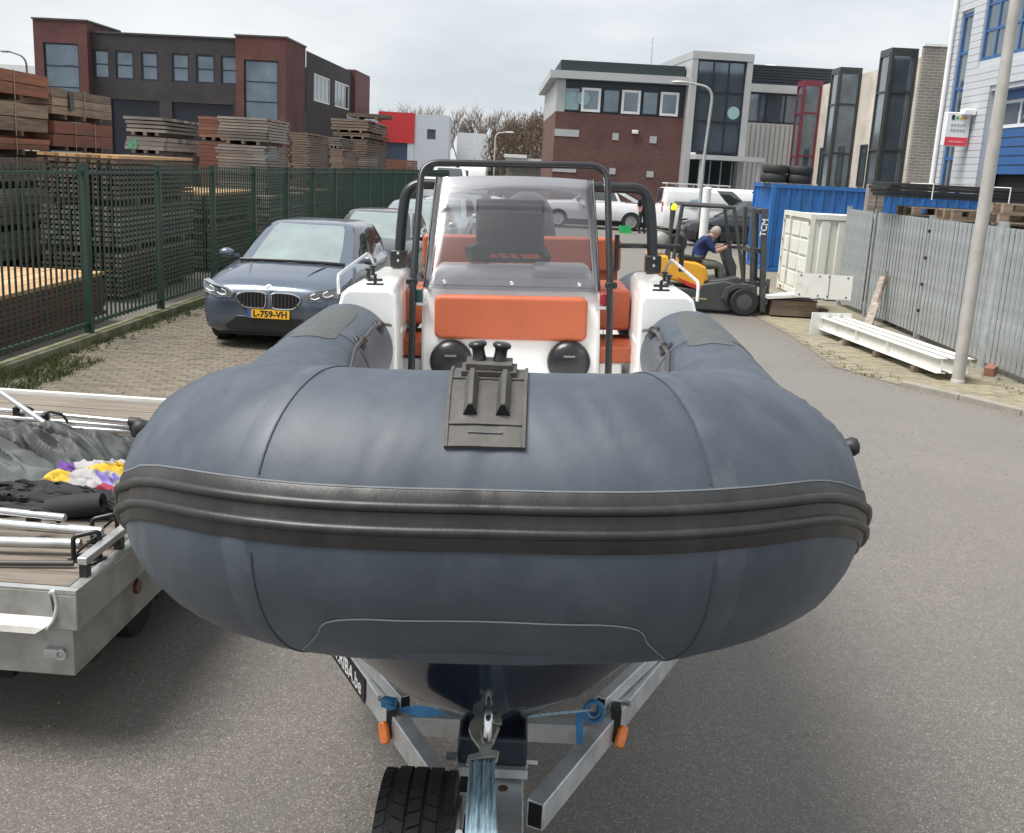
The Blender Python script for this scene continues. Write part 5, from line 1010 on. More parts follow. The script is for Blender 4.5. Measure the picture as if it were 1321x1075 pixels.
# ---------------------------------------------------------------- dark truck bed and truck parked in the yard far back
# ---------------------------------------------------------------- the inflatable boat
BT = R(-1.8); BYAW = R(-.1); BLOC = Vector((.012, 2.08, 0)); BM_ = Matrix.Rotation(BYAW, 3, 'Z') @ Matrix.Rotation(BT, 3, 'Y'); BI = BM_.inverted()
boat = empty('inflatable_boat', BLOC, 0, 'blue grey rigid inflatable boat with orange cushions standing on a road trailer', 'boat'); boat.rotation_euler = (0, BT, BYAW)
def B(x, y, yl): return BI @ (AY(x, y, BLOC.y+yl)-BLOC)
TR = .30
def tubemat():
    m = bpy.data.materials.new('inflatable_fabric'); m.use_nodes = True; N, L = m.node_tree.nodes, m.node_tree.links; b = N['Principled BSDF']; b.inputs['Specular IOR Level'].default_value = .6; b.inputs['Sheen Weight'].default_value = .04; b.inputs['Sheen Roughness'].default_value = .5; b.inputs['Sheen Tint'].default_value = (.85,.93,1,1)
    t = N.new('ShaderNodeTexCoord'); mp_ = N.new('ShaderNodeMapping'); mp_.inputs['Scale'].default_value = (5, 5, 1.6); L.new(t.outputs['Object'], mp_.inputs[0])
    n = N.new('ShaderNodeTexNoise'); n.inputs['Scale'].default_value = 1.1; n.inputs['Detail'].default_value = 8; n.inputs['Roughness'].default_value = .6; L.new(mp_.outputs[0], n.inputs['Vector'])
    r = N.new('ShaderNodeValToRGB'); r.color_ramp.elements[0].position = .32; r.color_ramp.elements[0].color = (.028,.040,.056,1); r.color_ramp.elements[1].position = .72; r.color_ramp.elements[1].color = (.054,.069,.090,1); L.new(n.outputs[0], r.inputs[0])
    n2 = N.new('ShaderNodeTexNoise'); n2.inputs['Scale'].default_value = 9; n2.inputs['Detail'].default_value = 9; n2.inputs['Roughness'].default_value = .7; L.new(t.outputs['Object'], n2.inputs['Vector'])
    r2 = N.new('ShaderNodeValToRGB'); r2.color_ramp.elements[0].position = .50; r2.color_ramp.elements[0].color = (0,0,0,1); r2.color_ramp.elements[1].position = .74; r2.color_ramp.elements[1].color = (.20,.20,.20,1); L.new(n2.outputs[0], r2.inputs[0])
    mm = N.new('ShaderNodeMix'); mm.data_type = 'RGBA'; L.new(r2.outputs[0], mm.inputs[0]); L.new(r.outputs[0], mm.inputs[6]); mm.inputs[7].default_value = (.14,.155,.17,1); L.new(mm.outputs[2], b.inputs['Base Color'])
    rr = N.new('ShaderNodeMapRange'); rr.inputs[3].default_value = .46; rr.inputs[4].default_value = .66; L.new(n2.outputs[0], rr.inputs[0]); L.new(rr.outputs[0], b.inputs['Roughness'])
    nb = N.new('ShaderNodeTexNoise'); nb.inputs['Scale'].default_value = 420; nb.inputs['Detail'].default_value = 2; L.new(t.outputs['Object'], nb.inputs['Vector']); n4 = N.new('ShaderNodeTexNoise'); n4.inputs['Scale'].default_value = 6; n4.inputs['Detail'].default_value = 4; L.new(t.outputs['Object'], n4.inputs['Vector'])
    ad = N.new('ShaderNodeMath'); ad.operation = 'MULTIPLY_ADD'; ad.inputs[1].default_value = .05; L.new(nb.outputs[0], ad.inputs[0]); L.new(n4.outputs[0], ad.inputs[2])
    bp = N.new('ShaderNodeBump'); bp.inputs['Strength'].default_value = .28; bp.inputs['Distance'].default_value = .012; L.new(ad.outputs[0], bp.inputs['Height']); L.new(bp.outputs[0], b.inputs['Normal']); return m
tubem = tubemat(); tapem = M('glued_tape', (.056,.070,.088), .5, var=.22, vs=9, dirt=(.10,.11,.125), ds=6, dth=(.5,.75)); seamm = M('seam_tape', (.045,.055,.070), .5, var=.2); strakem = M('rubbing_strake_rubber', (.019,.019,.019), .42, var=.35, vs=7, bump=.06, bs=90, dirt=(.042,.040,.038), ds=5, dth=(.5,.75), stretch=(2,2,.6)); padm = M('bow_pad_rubber', (.066,.062,.057), .62, var=.22, vs=22, bump=.10, bs=60, dirt=(.11,.105,.098), ds=12, dth=(.5,.75)); patchm = M('antislip_patch', (.075,.080,.082), .85, var=.2, vs=30, bump=.2, bs=220)
half = [(0,0),(.17,.0),(.31,.018),(.44,.09),(.555,.26),(.635,.52),(.69,.92),(.735,1.45),(.765,2.0),(.777,2.65),(.78,3.6),(.78,4.6),(.78,5.3)]
def zc(y): s = min(1, max(0, y)/.6); s = s*s*(3-2*s); return 1.648-.10*s-.035*math.exp(-((y-1.1)/.6)**2)-.016*min(1, max(0, (y-.3)/2.3))
def tube_r(y): return .30-.09*min(1, max(0, (y-.25)/1.6))**.9
shf = lambda y: .0135*min(y, 2.65)      # the collar sits a touch to one side of the console
full = [Vector((-x+shf(y), y, zc(y))) for x, y in reversed(half[1:])]+[Vector((x+shf(y), y, zc(y))) for x, y in half]
path = spline(full, 14)
def frame(i):
    t = (path[min(i+1, len(path)-1)]-path[max(i-1, 0)]).normalized(); n = t.cross(Vector((0,0,1))).normalized(); u = n.cross(t).normalized()
    if u.z < 0: u = -u
    return path[i], n, u
FRM = [frame(i) for i in range(len(path))]; NP = len(path)
_rc = random.Random(4); CREASE = [[(ic+_rc.uniform(-2,2), _rc.uniform(-.16,.20), _rc.uniform(.9,2.0), _rc.uniform(.003,.008), a0+_rc.uniform(-8,8)) for ic, a0 in ((40,45),(45,40),(49,46),(54,42),(58,48),(63,50),(72,80),(78,95),(83,85),(90,100),(97,95),(106,100))] for _ in (0, 1)]
def rad(i, a):
    """tube radius with creases in the bends"""
    p = path[i]; x, y = abs(p.x), p.y; w = math.exp(-((y-.42)/.30)**2)*.9 + math.exp(-((y-1.25)/.35)**2)*1.0
    up = max(0, math.sin(a)); sgn = 1 if p.x > 0 else -1
    s = mnoise.noise(Vector((i*.21*1.0+math.degrees(a)*.028*sgn, math.degrees(a)*.006, 4.2)))
    s2 = mnoise.noise(Vector((i*.5+math.degrees(a)*.035*sgn, 1.7, math.degrees(a)*.01)))
    taper = 1.0; cr_ = 0; dg_ = math.degrees(a); il = abs(i-168)
    if -20 < dg_ < 150:
        for ic, sl, wd, dp, a0 in CREASE[0 if p.x < 0 else 1]:
            cr_ += dp*math.exp(-((il-ic-sl*(dg_-45))/wd)**2)*math.exp(-((dg_-a0)/24)**2)
    if 2.72 < y < 4.1: taper = 1-.42*min(1, (y-2.72)/.12, (4.1-y)/.12)
    if y > 4.6: taper = max(.35, 1-.65*(y-4.6)/.7)
    return tube_r(y)*taper - cr_ + w*(-abs(s)**.75*.042+.012*s2)*(.25+.75*up*max(0, .4+math.cos(a)*.6 if y < .9 else 1))
def tp(i, deg, off=0.): c, n, u = FRM[i]; a = R(deg); return c+(n*math.cos(a)+u*math.sin(a))*(rad(i, a)+off)
NA = 80
MB().loft([[tp(i, 360*k/NA) for k in range(NA)] for i in range(NP)]).build('collar_tube', tubem, boat, smooth=70)
def at_x(x, y=None):
    return min(range(NP), key=lambda i: abs(path[i].x-x)+(0 if y is None else abs(path[i].y-y)))
def sdrop(i): s = min(1, max(0, path[i].y)/.55); return 33*s*s*(3-2*s)
def strip(i0, i1, prof, mat, name, sm=35): 
    return MB().loft([[tp(i, a-sdrop(i), o) for a, o in prof] for i in range(i0, i1+1)]).build(name, mat, boat, smooth=sm)
prof = [(16.3+(a_-16.2)*.76, o_) for a_, o_ in [(2.2,-.004),(2.2,.003),(3,.005),(8.6,.006),(8.7,.0105),(9.7,.0155),(11,.0172),(12.4,.0155),(13.5,.0105),(13.6,.006),(19.2,.006),(19.3,.0105),(20.4,.0155),(21.8,.0172),(23.2,.0155),(24.3,.0105),(24.4,.006),(29.2,.005),(30.2,.003),(30.2,-.004)]]
ia, ib = at_x(-.78, 4.4), at_x(.78, 4.4)
strip(ia, ib, prof, strakem, 'rubbing_strake', 42)
strip(ia, ib, [(26.9,-.003),(26.9,.0045),(27.5,.0045),(27.5,-.003)], M('seam_light', (.16,.17,.18), .5), 'strake_edge')
# seams round the collar
for xs, ys_ in ((.325,.03),(-.325,.03),(.70,1.0),(-.70,1.0),(.76,1.9),(-.76,1.9)):
    i = at_x(xs, ys_); c = [tp(i, d, .0) for d in range(32, 330+32, 3) if not (1 < (d % 360) < 31)]
    MB().tube([tp(i, d-sdrop(i), .0012) for d in range(29, 365, 4)], .0016, 5).build('seam', seamm, boat); w = []
    for d in range(26, 369, 4): w.append([tp(i+k*(1 if xs > 0 else -1), d-sdrop(i), .0014 if 0 < k < 4 else -.001) for k in range(5)])
    MB().grid(w).build('seam_tape', tapem, boat, smooth=60)
# trapezoid patch on the underside of the bow
def xa(x, deg, off=.0):
    f = 0
    for i in range(NP-1):
        if path[i].x <= x <= path[i+1].x: t = (x-path[i].x)/max(1e-6, path[i+1].x-path[i].x); return tp(i, deg, off).lerp(tp(i+1, deg, off), t)
tz_ = [(-.31,-53),(-.275,-36),(-.245,-24.5),(-.12,-22.8),(0,-22.4),(.12,-22.8),(.245,-24.5),(.275,-36),(.31,-53)]
MB().tube([xa(a, b, .001) for a, b in spline([(p[0], p[1], 0) for p in tz_], 5) for a, b in [(a, b)]] if False else [xa(p.x, p.y, .001) for p in spline([(q[0], q[1], 0) for q in tz_], 5)], .0018, 5).build('patch_seam', M('seam_light', (.16,.17,.18), .5), boat)
rows = [[xa(-.165+.33*k/24, d, o*(1-abs(-1+2*k/24)**6)) for k in range(25)] for d, o in ((-45,.0),(-46.5,.010),(-48.5,.015),(-51,.012),(-53,.0))]
MB().grid(rows).build('bow_lip', tubem, boat, smooth=70)
# rubber bow pad with twin bollard
def pad(x0, x1, d0, d1, o0, o1, name, mat, parent, bev=.0015, nx=8):
    nd = max(3, int((d1-d0)/2.5)); mb = MB(); T = [[xa(x0+(x1-x0)*k/nx, d0+(d1-d0)*j/nd, o1) for k in range(nx+1)] for j in range(nd+1)]; Bt = [[xa(x0+(x1-x0)*k/nx, d0+(d1-d0)*j/nd, o0) for k in range(nx+1)] for j in range(nd+1)]
    rings = [T[j]+list(reversed(Bt[j])) for j in range(nd+1)]; return mb.loft(rings).build(name, mat, parent, smooth=40)
pd = pad(-.079, .077, 42.5, 104, -.002, .006, 'bow_pad', padm, boat)
for x0, x1, d0, d1 in ((-.079,-.073,42.5,104),(.071,.077,42.5,104),(-.072,.070,42.5,44),(-.072,.070,51.6,52.8),(-.072,.070,78.5,79.8)): pad(x0, x1, d0, d1, .005, .0095, 'pad_rim', padm, pd, nx=3)
pad(-.036, .034, 48.0, 48.8, .005, .0085, 'pad_slot', seamm, pd, nx=4)
for s in (-1, 1):
    cx = s*.033; wv = .0075; rr_ = []
    for d, h in ((56.5,.010),(57.6,.030),(64,.032),(72,.032),(79,.030),(81,.012)): rr_.append([xa(cx-wv*1.9, d, .005), xa(cx-wv*.55, d, h), xa(cx+wv*.55, d, h), xa(cx+wv*1.9, d, .005)])
    MB().loft(rr_).build('pad_ridge', padm, pd, smooth=30); MB().loft([[xa(cx-wv*1.95,56.2,.005),xa(cx-wv*.5,57.0,.030),xa(cx+wv*.5,57.0,.030),xa(cx+wv*1.95,56.2,.005)],[xa(cx-wv*1.95,56.6,.005),xa(cx-wv*.5,57.4,.030),xa(cx+wv*.5,57.4,.030),xa(cx+wv*1.95,56.6,.005)]]).build('ridge_end', blackp, pd)
pad(-.056, .054, 81, 99, .006, .018, 'bollard_base', padm, pd); pad(-.047, .045, 82.5, 97.5, .019, .030, 'bollard_step', padm, pd)
for s in (-1, 1):
    c0 = xa(s*.0165-.001, 90, .031); T = Matrix.Translation(c0); bl = MB(); bl.lathe([(.0155,.0),(.0130,.006),(.0125,.018),(.0135,.023),(.0185,.027),(.0190,.031),(.0160,.035),(.004,.0365)], 22, T @ Matrix.Translation((s*.004,0,0)) @ Matrix.Rotation(R(8)*s, 4, 'Y') @ Matrix.Diagonal((1.0,1.15,1,1))); bl.build('bollard', blackm, pd, smooth=50)
# dark anti-slip patches and life lines on the side tubes
for s in (-1, 1):
    ids = sorted((i for i in range(NP) if path[i].x*s > .5 and 1.75 < path[i].y < 2.62), key=lambda i: path[i].y); n = len(ids); rows = []
    for k, i in enumerate(ids): t = k/(n-1); wdt = 24*(min(1, t*14)*.35+.65 if t < .5 else math.sqrt(max(0, 1-((t-.5)/.5)**4))); rows.append([tp(i, 92+wdt*(-1+2*j/10), .002) for j in range(11)])
    MB().grid(rows).build('antislip_patch', patchm, boat, smooth=60)
    pts = []
    for y, d in ((1.15,138),(1.5,141),(1.8,137),(2.05,139),(2.3,138),(2.5,142),(2.63,150)):
        i = at_x(s*.765, y); pts.append(tp(i, d, .022))
    MB().tube(spline(pts, 6), .008, 8).build('life_line', blackm, boat, smooth=60)
    for y, d in ((2.02,139),(2.48,142)):
        i = at_x(s*.765, y); c = tp(i, d, .004); q = tp(i, d, .034); MB().lathe([(.036,0),(.034,.006),(.020,.012),(.018,.026),(.008,.03)], 14, Matrix.Translation(c) @ (q-c).to_track_quat('Z', 'Y').to_matrix().to_4x4()).build('line_holder', rubber, boat, smooth=40)
    i = at_x(s*.59, .45); c = tp(i, 34, -.006); q = tp(i, 30, .05); k_ = MB().lathe([(.036,0),(.034,.006),(.020,.012),(.022,.026),(.024,.038),(.018,.050),(.004,.054)], 18, Matrix.Translation(c) @ (q-c).to_track_quat('Z', 'Y').to_matrix().to_4x4()); k_.build('carry_knob', rubber, boat, smooth=50)
# hull
keel = [(.06,1.36),(.14,1.18),(.22,1.065),(.34,.955),(.55,.86),(1.0,.78),(1.8,.72),(3.2,.68),(5.3,.66)]
hr_ = []
for y, kz in keel:
    xi = .10+.62*min(1, (y/1.3))**.6 if y < 1.3 else .72; zt_ = zc(y)-.20 if y < .7 else 1.19; w1 = xi; hr_.append([(-w1,y,zt_),(-w1*.93,y,kz+(zt_-kz)*.52),(-w1*.60,y,kz+(zt_-kz)*.24),(-.018,y,kz),(.018,y,kz),(w1*.60,y,kz+(zt_-kz)*.24),(w1*.93,y,kz+(zt_-kz)*.52),(w1,y,zt_)])
MB().loft(hr_).build('hull', navygel, boat, smooth=50)
MB().box(-.60,.60,.9,5.2,1.20,1.235).build('deck', whitegel, boat); MB().prism([(-.22,.30),(.22,.30),(.40,.55),(.52,.95),(-.52,.95),(-.40,.55)], 1.385, 1.40, 'z').build('bow_deck', whitegel, boat); MB().box(-.54,.54,.93,.95,1.236,1.384).build('deck_step', whitegel, boat)
for s in (-1, 1): MB().box(s*.62-.02+.03, s*.62+.02+.03, .7, 5.2, 1.10, 1.42).build('inner_side', whitegel, boat)
MB().box(-.62,.62,5.2,5.28,.75,1.62).build('transom', whitegel, boat)
# side pods of white gelcoat
zpod = (B(477,370,2.68).z+B(858,381,2.68).z)/2; xin = .548; xo = .80
podz = zpod
for s in (-1, 1):
    rings = []
    for y, dz, w in ((2.66,-.005,0),(2.68,0,.0),(3.95,-.02,.0),(3.98,-.03,-.01)):
        xi_ = xin+.085*(y-2.66)/1.3
        rings.append([(s*xi_,y,1.05),(s*(xi_+.006),y,podz-.03+dz),(s*(xi_+.03),y,podz+dz),(s*(xo-.03),y,podz+dz),(s*xo,y,podz-.025+dz),(s*(xo+.035+w),y,podz-.15+dz),(s*(xo+.09+w),y,podz-.20+dz),(s*(xo+.20+w),y,podz-.26),(s*(xo+.20),y,1.40),(s*(xo),y,1.06)])
    pod = MB().loft(rings).build('side_pod', whitegel, boat, bevel=.014, seg=3); pod.location.x = .036
    cl = MB(); cy = 2.82; cxp = s*(xin+.12); cl.tube([(cxp-.035,cy,podz+.022),(cxp+.035,cy,podz+.022)], .007, 8); cl.tube([(cxp,cy,podz),(cxp,cy,podz+.045)], .008, 8); cl.box(cxp-.04,cxp+.04,cy-.012,cy+.012,podz-.001,podz+.006); cl.build('cleat', blackm, pod, smooth=40)
    cl = MB(); cy = 3.1; cxp = s*(xo-.06)
    for dy in (0,.16): MB().lathe([(.020,0),(.020,.006),(.009,.010),(.009,.034),(.017,.038),(.017,.048),(.004,.052)], 12, Matrix.Translation((cxp,cy+dy,podz-.001))).build('mooring_post', blackm, pod, smooth=40)
    MB().tube(rounded([(s*(xo+.03),2.76,podz-.04),(s*(xo+.035),2.78,podz+.045),(s*(xo+.035),3.75,podz+.075),(s*(xo+.03),3.95,podz-.02)], .08), .008, 10).build('grab_rail', galv, pod, smooth=60)
# roll bar
rbL, rbR = B(515,348,3.85), B(841,362,3.85); hw = (rbR.x-rbL.x)/2; cxr = 0; ztp = (B(560,237,3.95).z+B(790,243,3.95).z)/2; zs_ = podz
pth = rounded([(-hw,3.85,zs_+.02),(-hw+.01,3.9,zs_+.25),(-hw+.035,3.95,ztp),(hw-.035,3.95,ztp),(hw-.01,3.9,zs_+.25),(hw,3.85,zs_+.02)], .20, 8)
rbar = MB().tube(pth, .030, 14).build('roll_bar', blackm, boat, smooth=60); rbar.location.x = (rbL.x+rbR.x)/2
for s in (-1, 1): MB().box(s*hw-.042,s*hw+.042,3.80,3.90,zs_-.012,zs_+.085).build('bar_foot', blackm, rbar, bevel=.006); [MB().lathe([(.009,0),(.006,.006)], 8, Matrix.Translation((s*hw, 3.799, zs_+zz)) @ Matrix.Rotation(math.pi/2, 4, 'X')).build('bolt', alu, rbar) for zz in (.03,.07)]
gb = MB()
for xx in (hw-.20, hw+.17): gb.tube([(xx,3.92,zs_-.01),(xx,3.92,zs_+.19)], .014, 8)
gb.tube([(hw-.20,3.92,zs_+.13),(hw+.17,3.92,zs_+.13)], .014, 8); gb.build('side_handle', blackm, boat, smooth=60).location.x = (rbL.x+rbR.x)/2
# console
cL, cR = B(541,430,3.34), B(772,432,3.34); cw = (cR.x-cL.x)/2; ctop = (B(545,369,3.40).z+B(770,373,3.40).z)/2
cons = []
for z, yf, w in ((1.235,3.30,cw),(1.45,3.31,cw),(ctop-.03,3.38,cw-.005),(ctop,3.41,cw-.02)): cons.append([(-w,yf,z),(w,yf,z),(w,3.95,z),(-w,3.95,z)])
con = MB().loft(cons).build('console', whitegel, boat, bevel=.02, seg=3)
dash = [[(-cw+.02,3.42,ctop),(cw-.02,3.42,ctop),(cw-.02,3.95,ctop),(-cw+.02,3.95,ctop)],[(-cw+.04,3.55,ctop+.06),(cw-.04,3.55,ctop+.06),(cw-.04,3.95,ctop+.06),(-cw+.04,3.95,ctop+.06)],[(-cw+.06,3.72,ctop+.08),(cw-.06,3.72,ctop+.08),(cw-.06,3.95,ctop+.08),(-cw+.06,3.95,ctop+.08)]]
MB().loft(dash).build('dashboard', whitegel, con, bevel=.015); MB().box(cw*.22,cw-.05,3.50,3.80,ctop+.02,ctop+.105).build('dash_hump', whitegel, con, bevel=.03)
orange = M('orange_vinyl', (.43,.100,.040), .48, var=.07, vs=3, bump=.10, bs=180)
a, b_ = B(558,436,3.32), B(755,383,3.36); cu = MB(); hwx = (b_.x-a.x)/2; z0, z1 = a.z, b_.z
cu.prism(rrect(-hwx,hwx,z0,z1,.035,5), 3.285, 3.36, 'y'); cu_o = cu.build('seat_cushion', orange, boat, bevel=.018, seg=3); MB().tube([(p[0], 3.300, p[1]) for p in rrect(-hwx+.006,hwx-.006,z0+.006,z1-.006,.032,5)], .0035, 6, closed=True).build('piping', M('orange_piping', (.36,.080,.028), .5), cu_o, smooth=60)
for s, pxx, pyy in ((-1,581,467),(1,733,468)):
    c = B(pxx, pyy, 3.28); xx = s*(B(733,461,3.28).x-B(581,460,3.28).x)/2; rr_ = .113
    dm = MB().lathe([(rr_,0),(rr_*1.0,.02),(rr_*.95,.035),(rr_*.80,.055),(rr_*.45,.068),(rr_*.1,.072)], 32, Matrix.Translation((xx,3.305,c.z)) @ Matrix.Rotation(math.pi/2, 4, 'X')).build('speaker', M('speaker_black', (.012,.013,.015), .30, var=.1), boat, smooth=60)
    MB().lathe([(.075,0),(.078,.006),(.072,.010)], 28, Matrix.Translation((xx,3.262,c.z)) @ Matrix.Rotation(math.pi/2, 4, 'X'), False).build('speaker_ring', blackp, dm, smooth=60); MB().box(xx-.03,xx+.03,3.228,3.232,c.z+.035,c.z+.045).build('speaker_print', M('print_grey', (.16,.16,.17), .4), dm)
# tinted windscreen, curved back at its sides
scr = screenmat('tinted_screen', (.76,.76,.78), (.36,.36,.38), .055)
sb, st_ = (B(545,371,3.36).z+B(771,375,3.36).z)/2-.005, (B(561,226,3.82).z+B(763,236,3.82).z)/2; wb, wt = (B(772,372,3.36).x-B(545,370,3.36).x)/2+.004, (B(764,236,3.82).x-B(560,226,3.82).x)/2; rows = []
for j in range(13):
    t = j/12; z = sb+(st_-sb)*t; w = wb+(wt-wb)*t; y0 = 3.345+.47*t*(.75+.25*t) if t > .16 else 3.345+.36*t; rows.append([(w*math.sin(q*math.pi/2*.999) if False else w*q**1, y0+.07*abs(q)**36, z+.016*(1-q*q)*t) for q in [-1+2*k/32 for k in range(33)]])
ws = MB(); back = [[(p[0], p[1]+.006, p[2]) for p in r_] for r_ in rows]
ws.loft([f_+list(reversed(b2_)) for f_, b2_ in zip(rows, back)]); wso = ws.build('windscreen', scr, boat, smooth=50)
for xx in (-wb*.76, 0, wb*.76): MB().lathe([(.011,0),(.011,.004),(.006,.008)], 12, Matrix.Translation((xx,3.355,sb+.035)) @ Matrix.Rotation(math.pi/2, 4, 'X')).build('screen_bolt', chrome, wso, smooth=50)
for s in (-1, 1): MB().tube([(s*r_[-1][0] , r_[-1][1], r_[-1][2]) for r_ in rows], .006, 6).build('edge_trim', blackm, wso, smooth=60)
# hoop rail round the screen
lb, rb_ = B(530,472,3.26), B(785,474,3.26); hx0 = (rb_.x-lb.x)/2; hz1 = (B(560,209,3.62).z+B(765,215,3.62).z)/2; hx1 = (B(779,260,3.6).x-B(541,255,3.6).x)/2
hoop = MB().tube(rounded([(-hx0,3.26,1.24),(-hx0+.005,3.30,ctop),(-hx1,3.62,hz1),(hx1,3.62,hz1),(hx0-.005,3.30,ctop),(hx0,3.26,1.24)], .10, 7), .0185, 12).build('hand_rail', blackm, boat, smooth=60)
for s in (-1, 1): MB().box(s*hx0-.03 if s > 0 else s*hx0-.03, s*hx0+.03, 3.30,3.36, ctop+.045-.03, ctop+.075-.03).build('rail_clamp', blackm, hoop, bevel=.004); MB().box(min(s*(hx0-.055), s*(hx0-.005)), max(s*(hx0-.055), s*(hx0-.005)), 3.31,3.37, ctop-.075, ctop-.012).build('nav_light', M('nav_red', (.25,.02,.03), .2) if s > 0 else M('nav_green', (.02,.06,.05), .2), hoop, bevel=.006); MB().box(min(s*(hx0-.075), s*(hx0-.022)), max(s*(hx0-.075), s*(hx0-.022)), 3.30,3.375, ctop-.092, ctop-.077).build('light_base', alu, hoop)
# plotter, throttle, steering wheel seen through the screen
pa_, pb_ = B(614,326,4.02), B(703,258,4.02); pcx = (pa_.x+pb_.x)/2; phw = (pb_.x-pa_.x)/2
plo = MB().box(pcx-phw,pcx+phw,3.98,4.07,pa_.z,pb_.z).build('chart_plotter', M('plotter_grey', (.022,.024,.027), .4), boat, bevel=.014, seg=3); MB().box(pcx-phw+.015,pcx+phw-.015,3.970,3.979,pb_.z-.075,pb_.z-.022).build('plotter_top', M('plotter_light', (.22,.23,.24), .35), plo, bevel=.004)
for k in range(13): xx = pcx-phw*.82+k*phw*1.64/12; MB().box(xx-.004,xx+.004,3.972,3.979,pa_.z+.10,pb_.z-.10).build('cooling_fin', blackp, plo)
for s in (-1, 1): MB().bar((pcx+s*phw*.95,4.03,pa_.z+.02), (pcx+s*phw*1.12,3.96,ctop+.10), .035, .05).build('bracket_arm', blackp, plo)
MB().box(pcx-phw*1.15,pcx+phw*1.15,3.93,3.99,ctop+.085,ctop+.105).build('bracket_base', blackp, plo)
q0, q1 = B(604,328,3.85), B(636,316,3.95); MB().bar(q0, q1, .07, .085).build('throttle_box', blackp, boat, bevel=.012)
for k in range(3): MB().tube(spline([(pcx-.08+k*.06,4.0,pa_.z),(pcx-.02+k*.05,3.93,pa_.z-.05+.01*k),(pcx-.05+k*.04,3.95,ctop+.10)], 6), .006, 6).build('cable', blackp, boat, smooth=60)
swc = Vector((pcx+.03, 4.10, ctop+.06)); MB().tube([swc+Vector((.17*math.cos(t), .06*math.sin(t), .16*math.sin(t))) for t in [2*math.pi*k/24 for k in range(24)]], .014, 8, closed=True).build('steering_wheel', blackp, boat, smooth=60)
# orange seating
def cushion(x0, y0, x1, y1, yl, dep, name='seat_cushion', rad_=.03):
    a, b_ = B(x0, y1, yl), B(x1, y0, yl); return MB().prism(rrect(a.x,b_.x,a.z,b_.z,min(rad_,(b_.z-a.z)*.4),4), yl, yl+dep, 'y').build(name, orange, boat, bevel=.016, seg=3)
cushion(545,308,802,346,4.62,.12,'backrest'); cushion(772,345,797,372,4.64,.10,'backrest_side'); cushion(546,345,566,372,4.64,.10,'backrest_side')
cushion(768,374,814,426,3.62,.50,'helm_seat'); cushion(519,376,548,418,3.62,.50,'helm_seat'); cushion(766,449,827,468,3.34,.46,'side_seat',.012); cushion(506,440,548,459,3.34,.46,'side_seat',.012)
a = B(798,440,4.05); MB().box(-.52,.52,4.05,4.5,1.236,a.z-.0).build('seat_base', blackp, boat, bevel=.01)
for s in (-1, 1): MB().box(s*.53-.06 if s > 0 else -.59, s*.53+.06 if s > 0 else -.47, 3.36,3.76,1.236,B(798,468,3.36).z).build('locker', whitegel, boat, bevel=.01)
# outboard engine
ea, eb = B(641,318,5.55), B(720,249,5.55); ecx, ehw = (ea.x+eb.x)/2, (eb.x-ea.x)/2; cowl = []
for t, s in ((0,.72),(.08,.92),(.3,1.),(.6,.98),(.82,.86),(.94,.62),(1.,.25)):
    z = 1.45+(eb.z-1.45)*t; cowl.append([(ecx+ehw*s*math.copysign(abs(math.cos(a))**.7, math.cos(a)), 5.75+.34*s*math.copysign(abs(math.sin(a))**.7, math.sin(a)), z) for a in [2*math.pi*k/24 for k in range(24)]])
MB().loft(cowl).build('engine_cowl', M('engine_grey', (.055,.060,.068), .3, coat=.4), boat, smooth=60); MB().loft([[(ecx+.11*math.cos(a), 5.72+.2*math.sin(a), z) for a in [2*math.pi*k/14 for k in range(14)]] for z in (.75,1.0,1.455)]).build('engine_leg', blackm, boat, smooth=60)
# ---------------------------------------------------------------- boat trailer
tl = empty('boat_trailer', (.02, 2.6, 0), 0, 'galvanised boat trailer with winch strap and spare wheel under the inflatable boat', 'trailer'); TO = Vector((.02, 2.6, 0))
def tw(p): return Vector(p)-TO
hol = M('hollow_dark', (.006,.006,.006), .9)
armL = (G(436,826,.5), G(604,1064,.5)); armR = (G(880,822,.5), G(690,1052,.5))
for nm, (p, q) in (('l', armL), ('r', armR)):
    d = (q-p).normalized(); MB().bar(tw(p-d*.20), tw(q), .056, .092).build('drawbar_arm', galv, tl, bevel=.004)
    c = tw(q+d*.001); x_ = d.cross(Vector((0,0,1))).normalized()
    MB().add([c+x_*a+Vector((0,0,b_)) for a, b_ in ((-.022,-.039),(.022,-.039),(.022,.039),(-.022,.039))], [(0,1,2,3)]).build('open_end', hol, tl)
for p, q in ((G(462,838,.58), G(523,906,.58)), (G(850,838,.58), G(775,908,.58))):
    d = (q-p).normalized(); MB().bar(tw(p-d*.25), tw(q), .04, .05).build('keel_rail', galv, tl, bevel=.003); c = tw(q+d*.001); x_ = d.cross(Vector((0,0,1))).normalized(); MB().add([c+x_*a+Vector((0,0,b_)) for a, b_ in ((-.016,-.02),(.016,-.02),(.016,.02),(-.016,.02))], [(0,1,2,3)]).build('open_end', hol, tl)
MB().bar(tw((.02,3.0,.47)), tw((.02,.55,.47)), .08, .10).build('drawbar', galv, tl, bevel=.004)
cb0, cb1 = G(515,935,.47), G(760,938,.47); MB().bar(tw((cb0.x,3.28,.47)), tw((cb1.x,3.28,.47)), .05, .07).build('cross_beam', galv, tl)
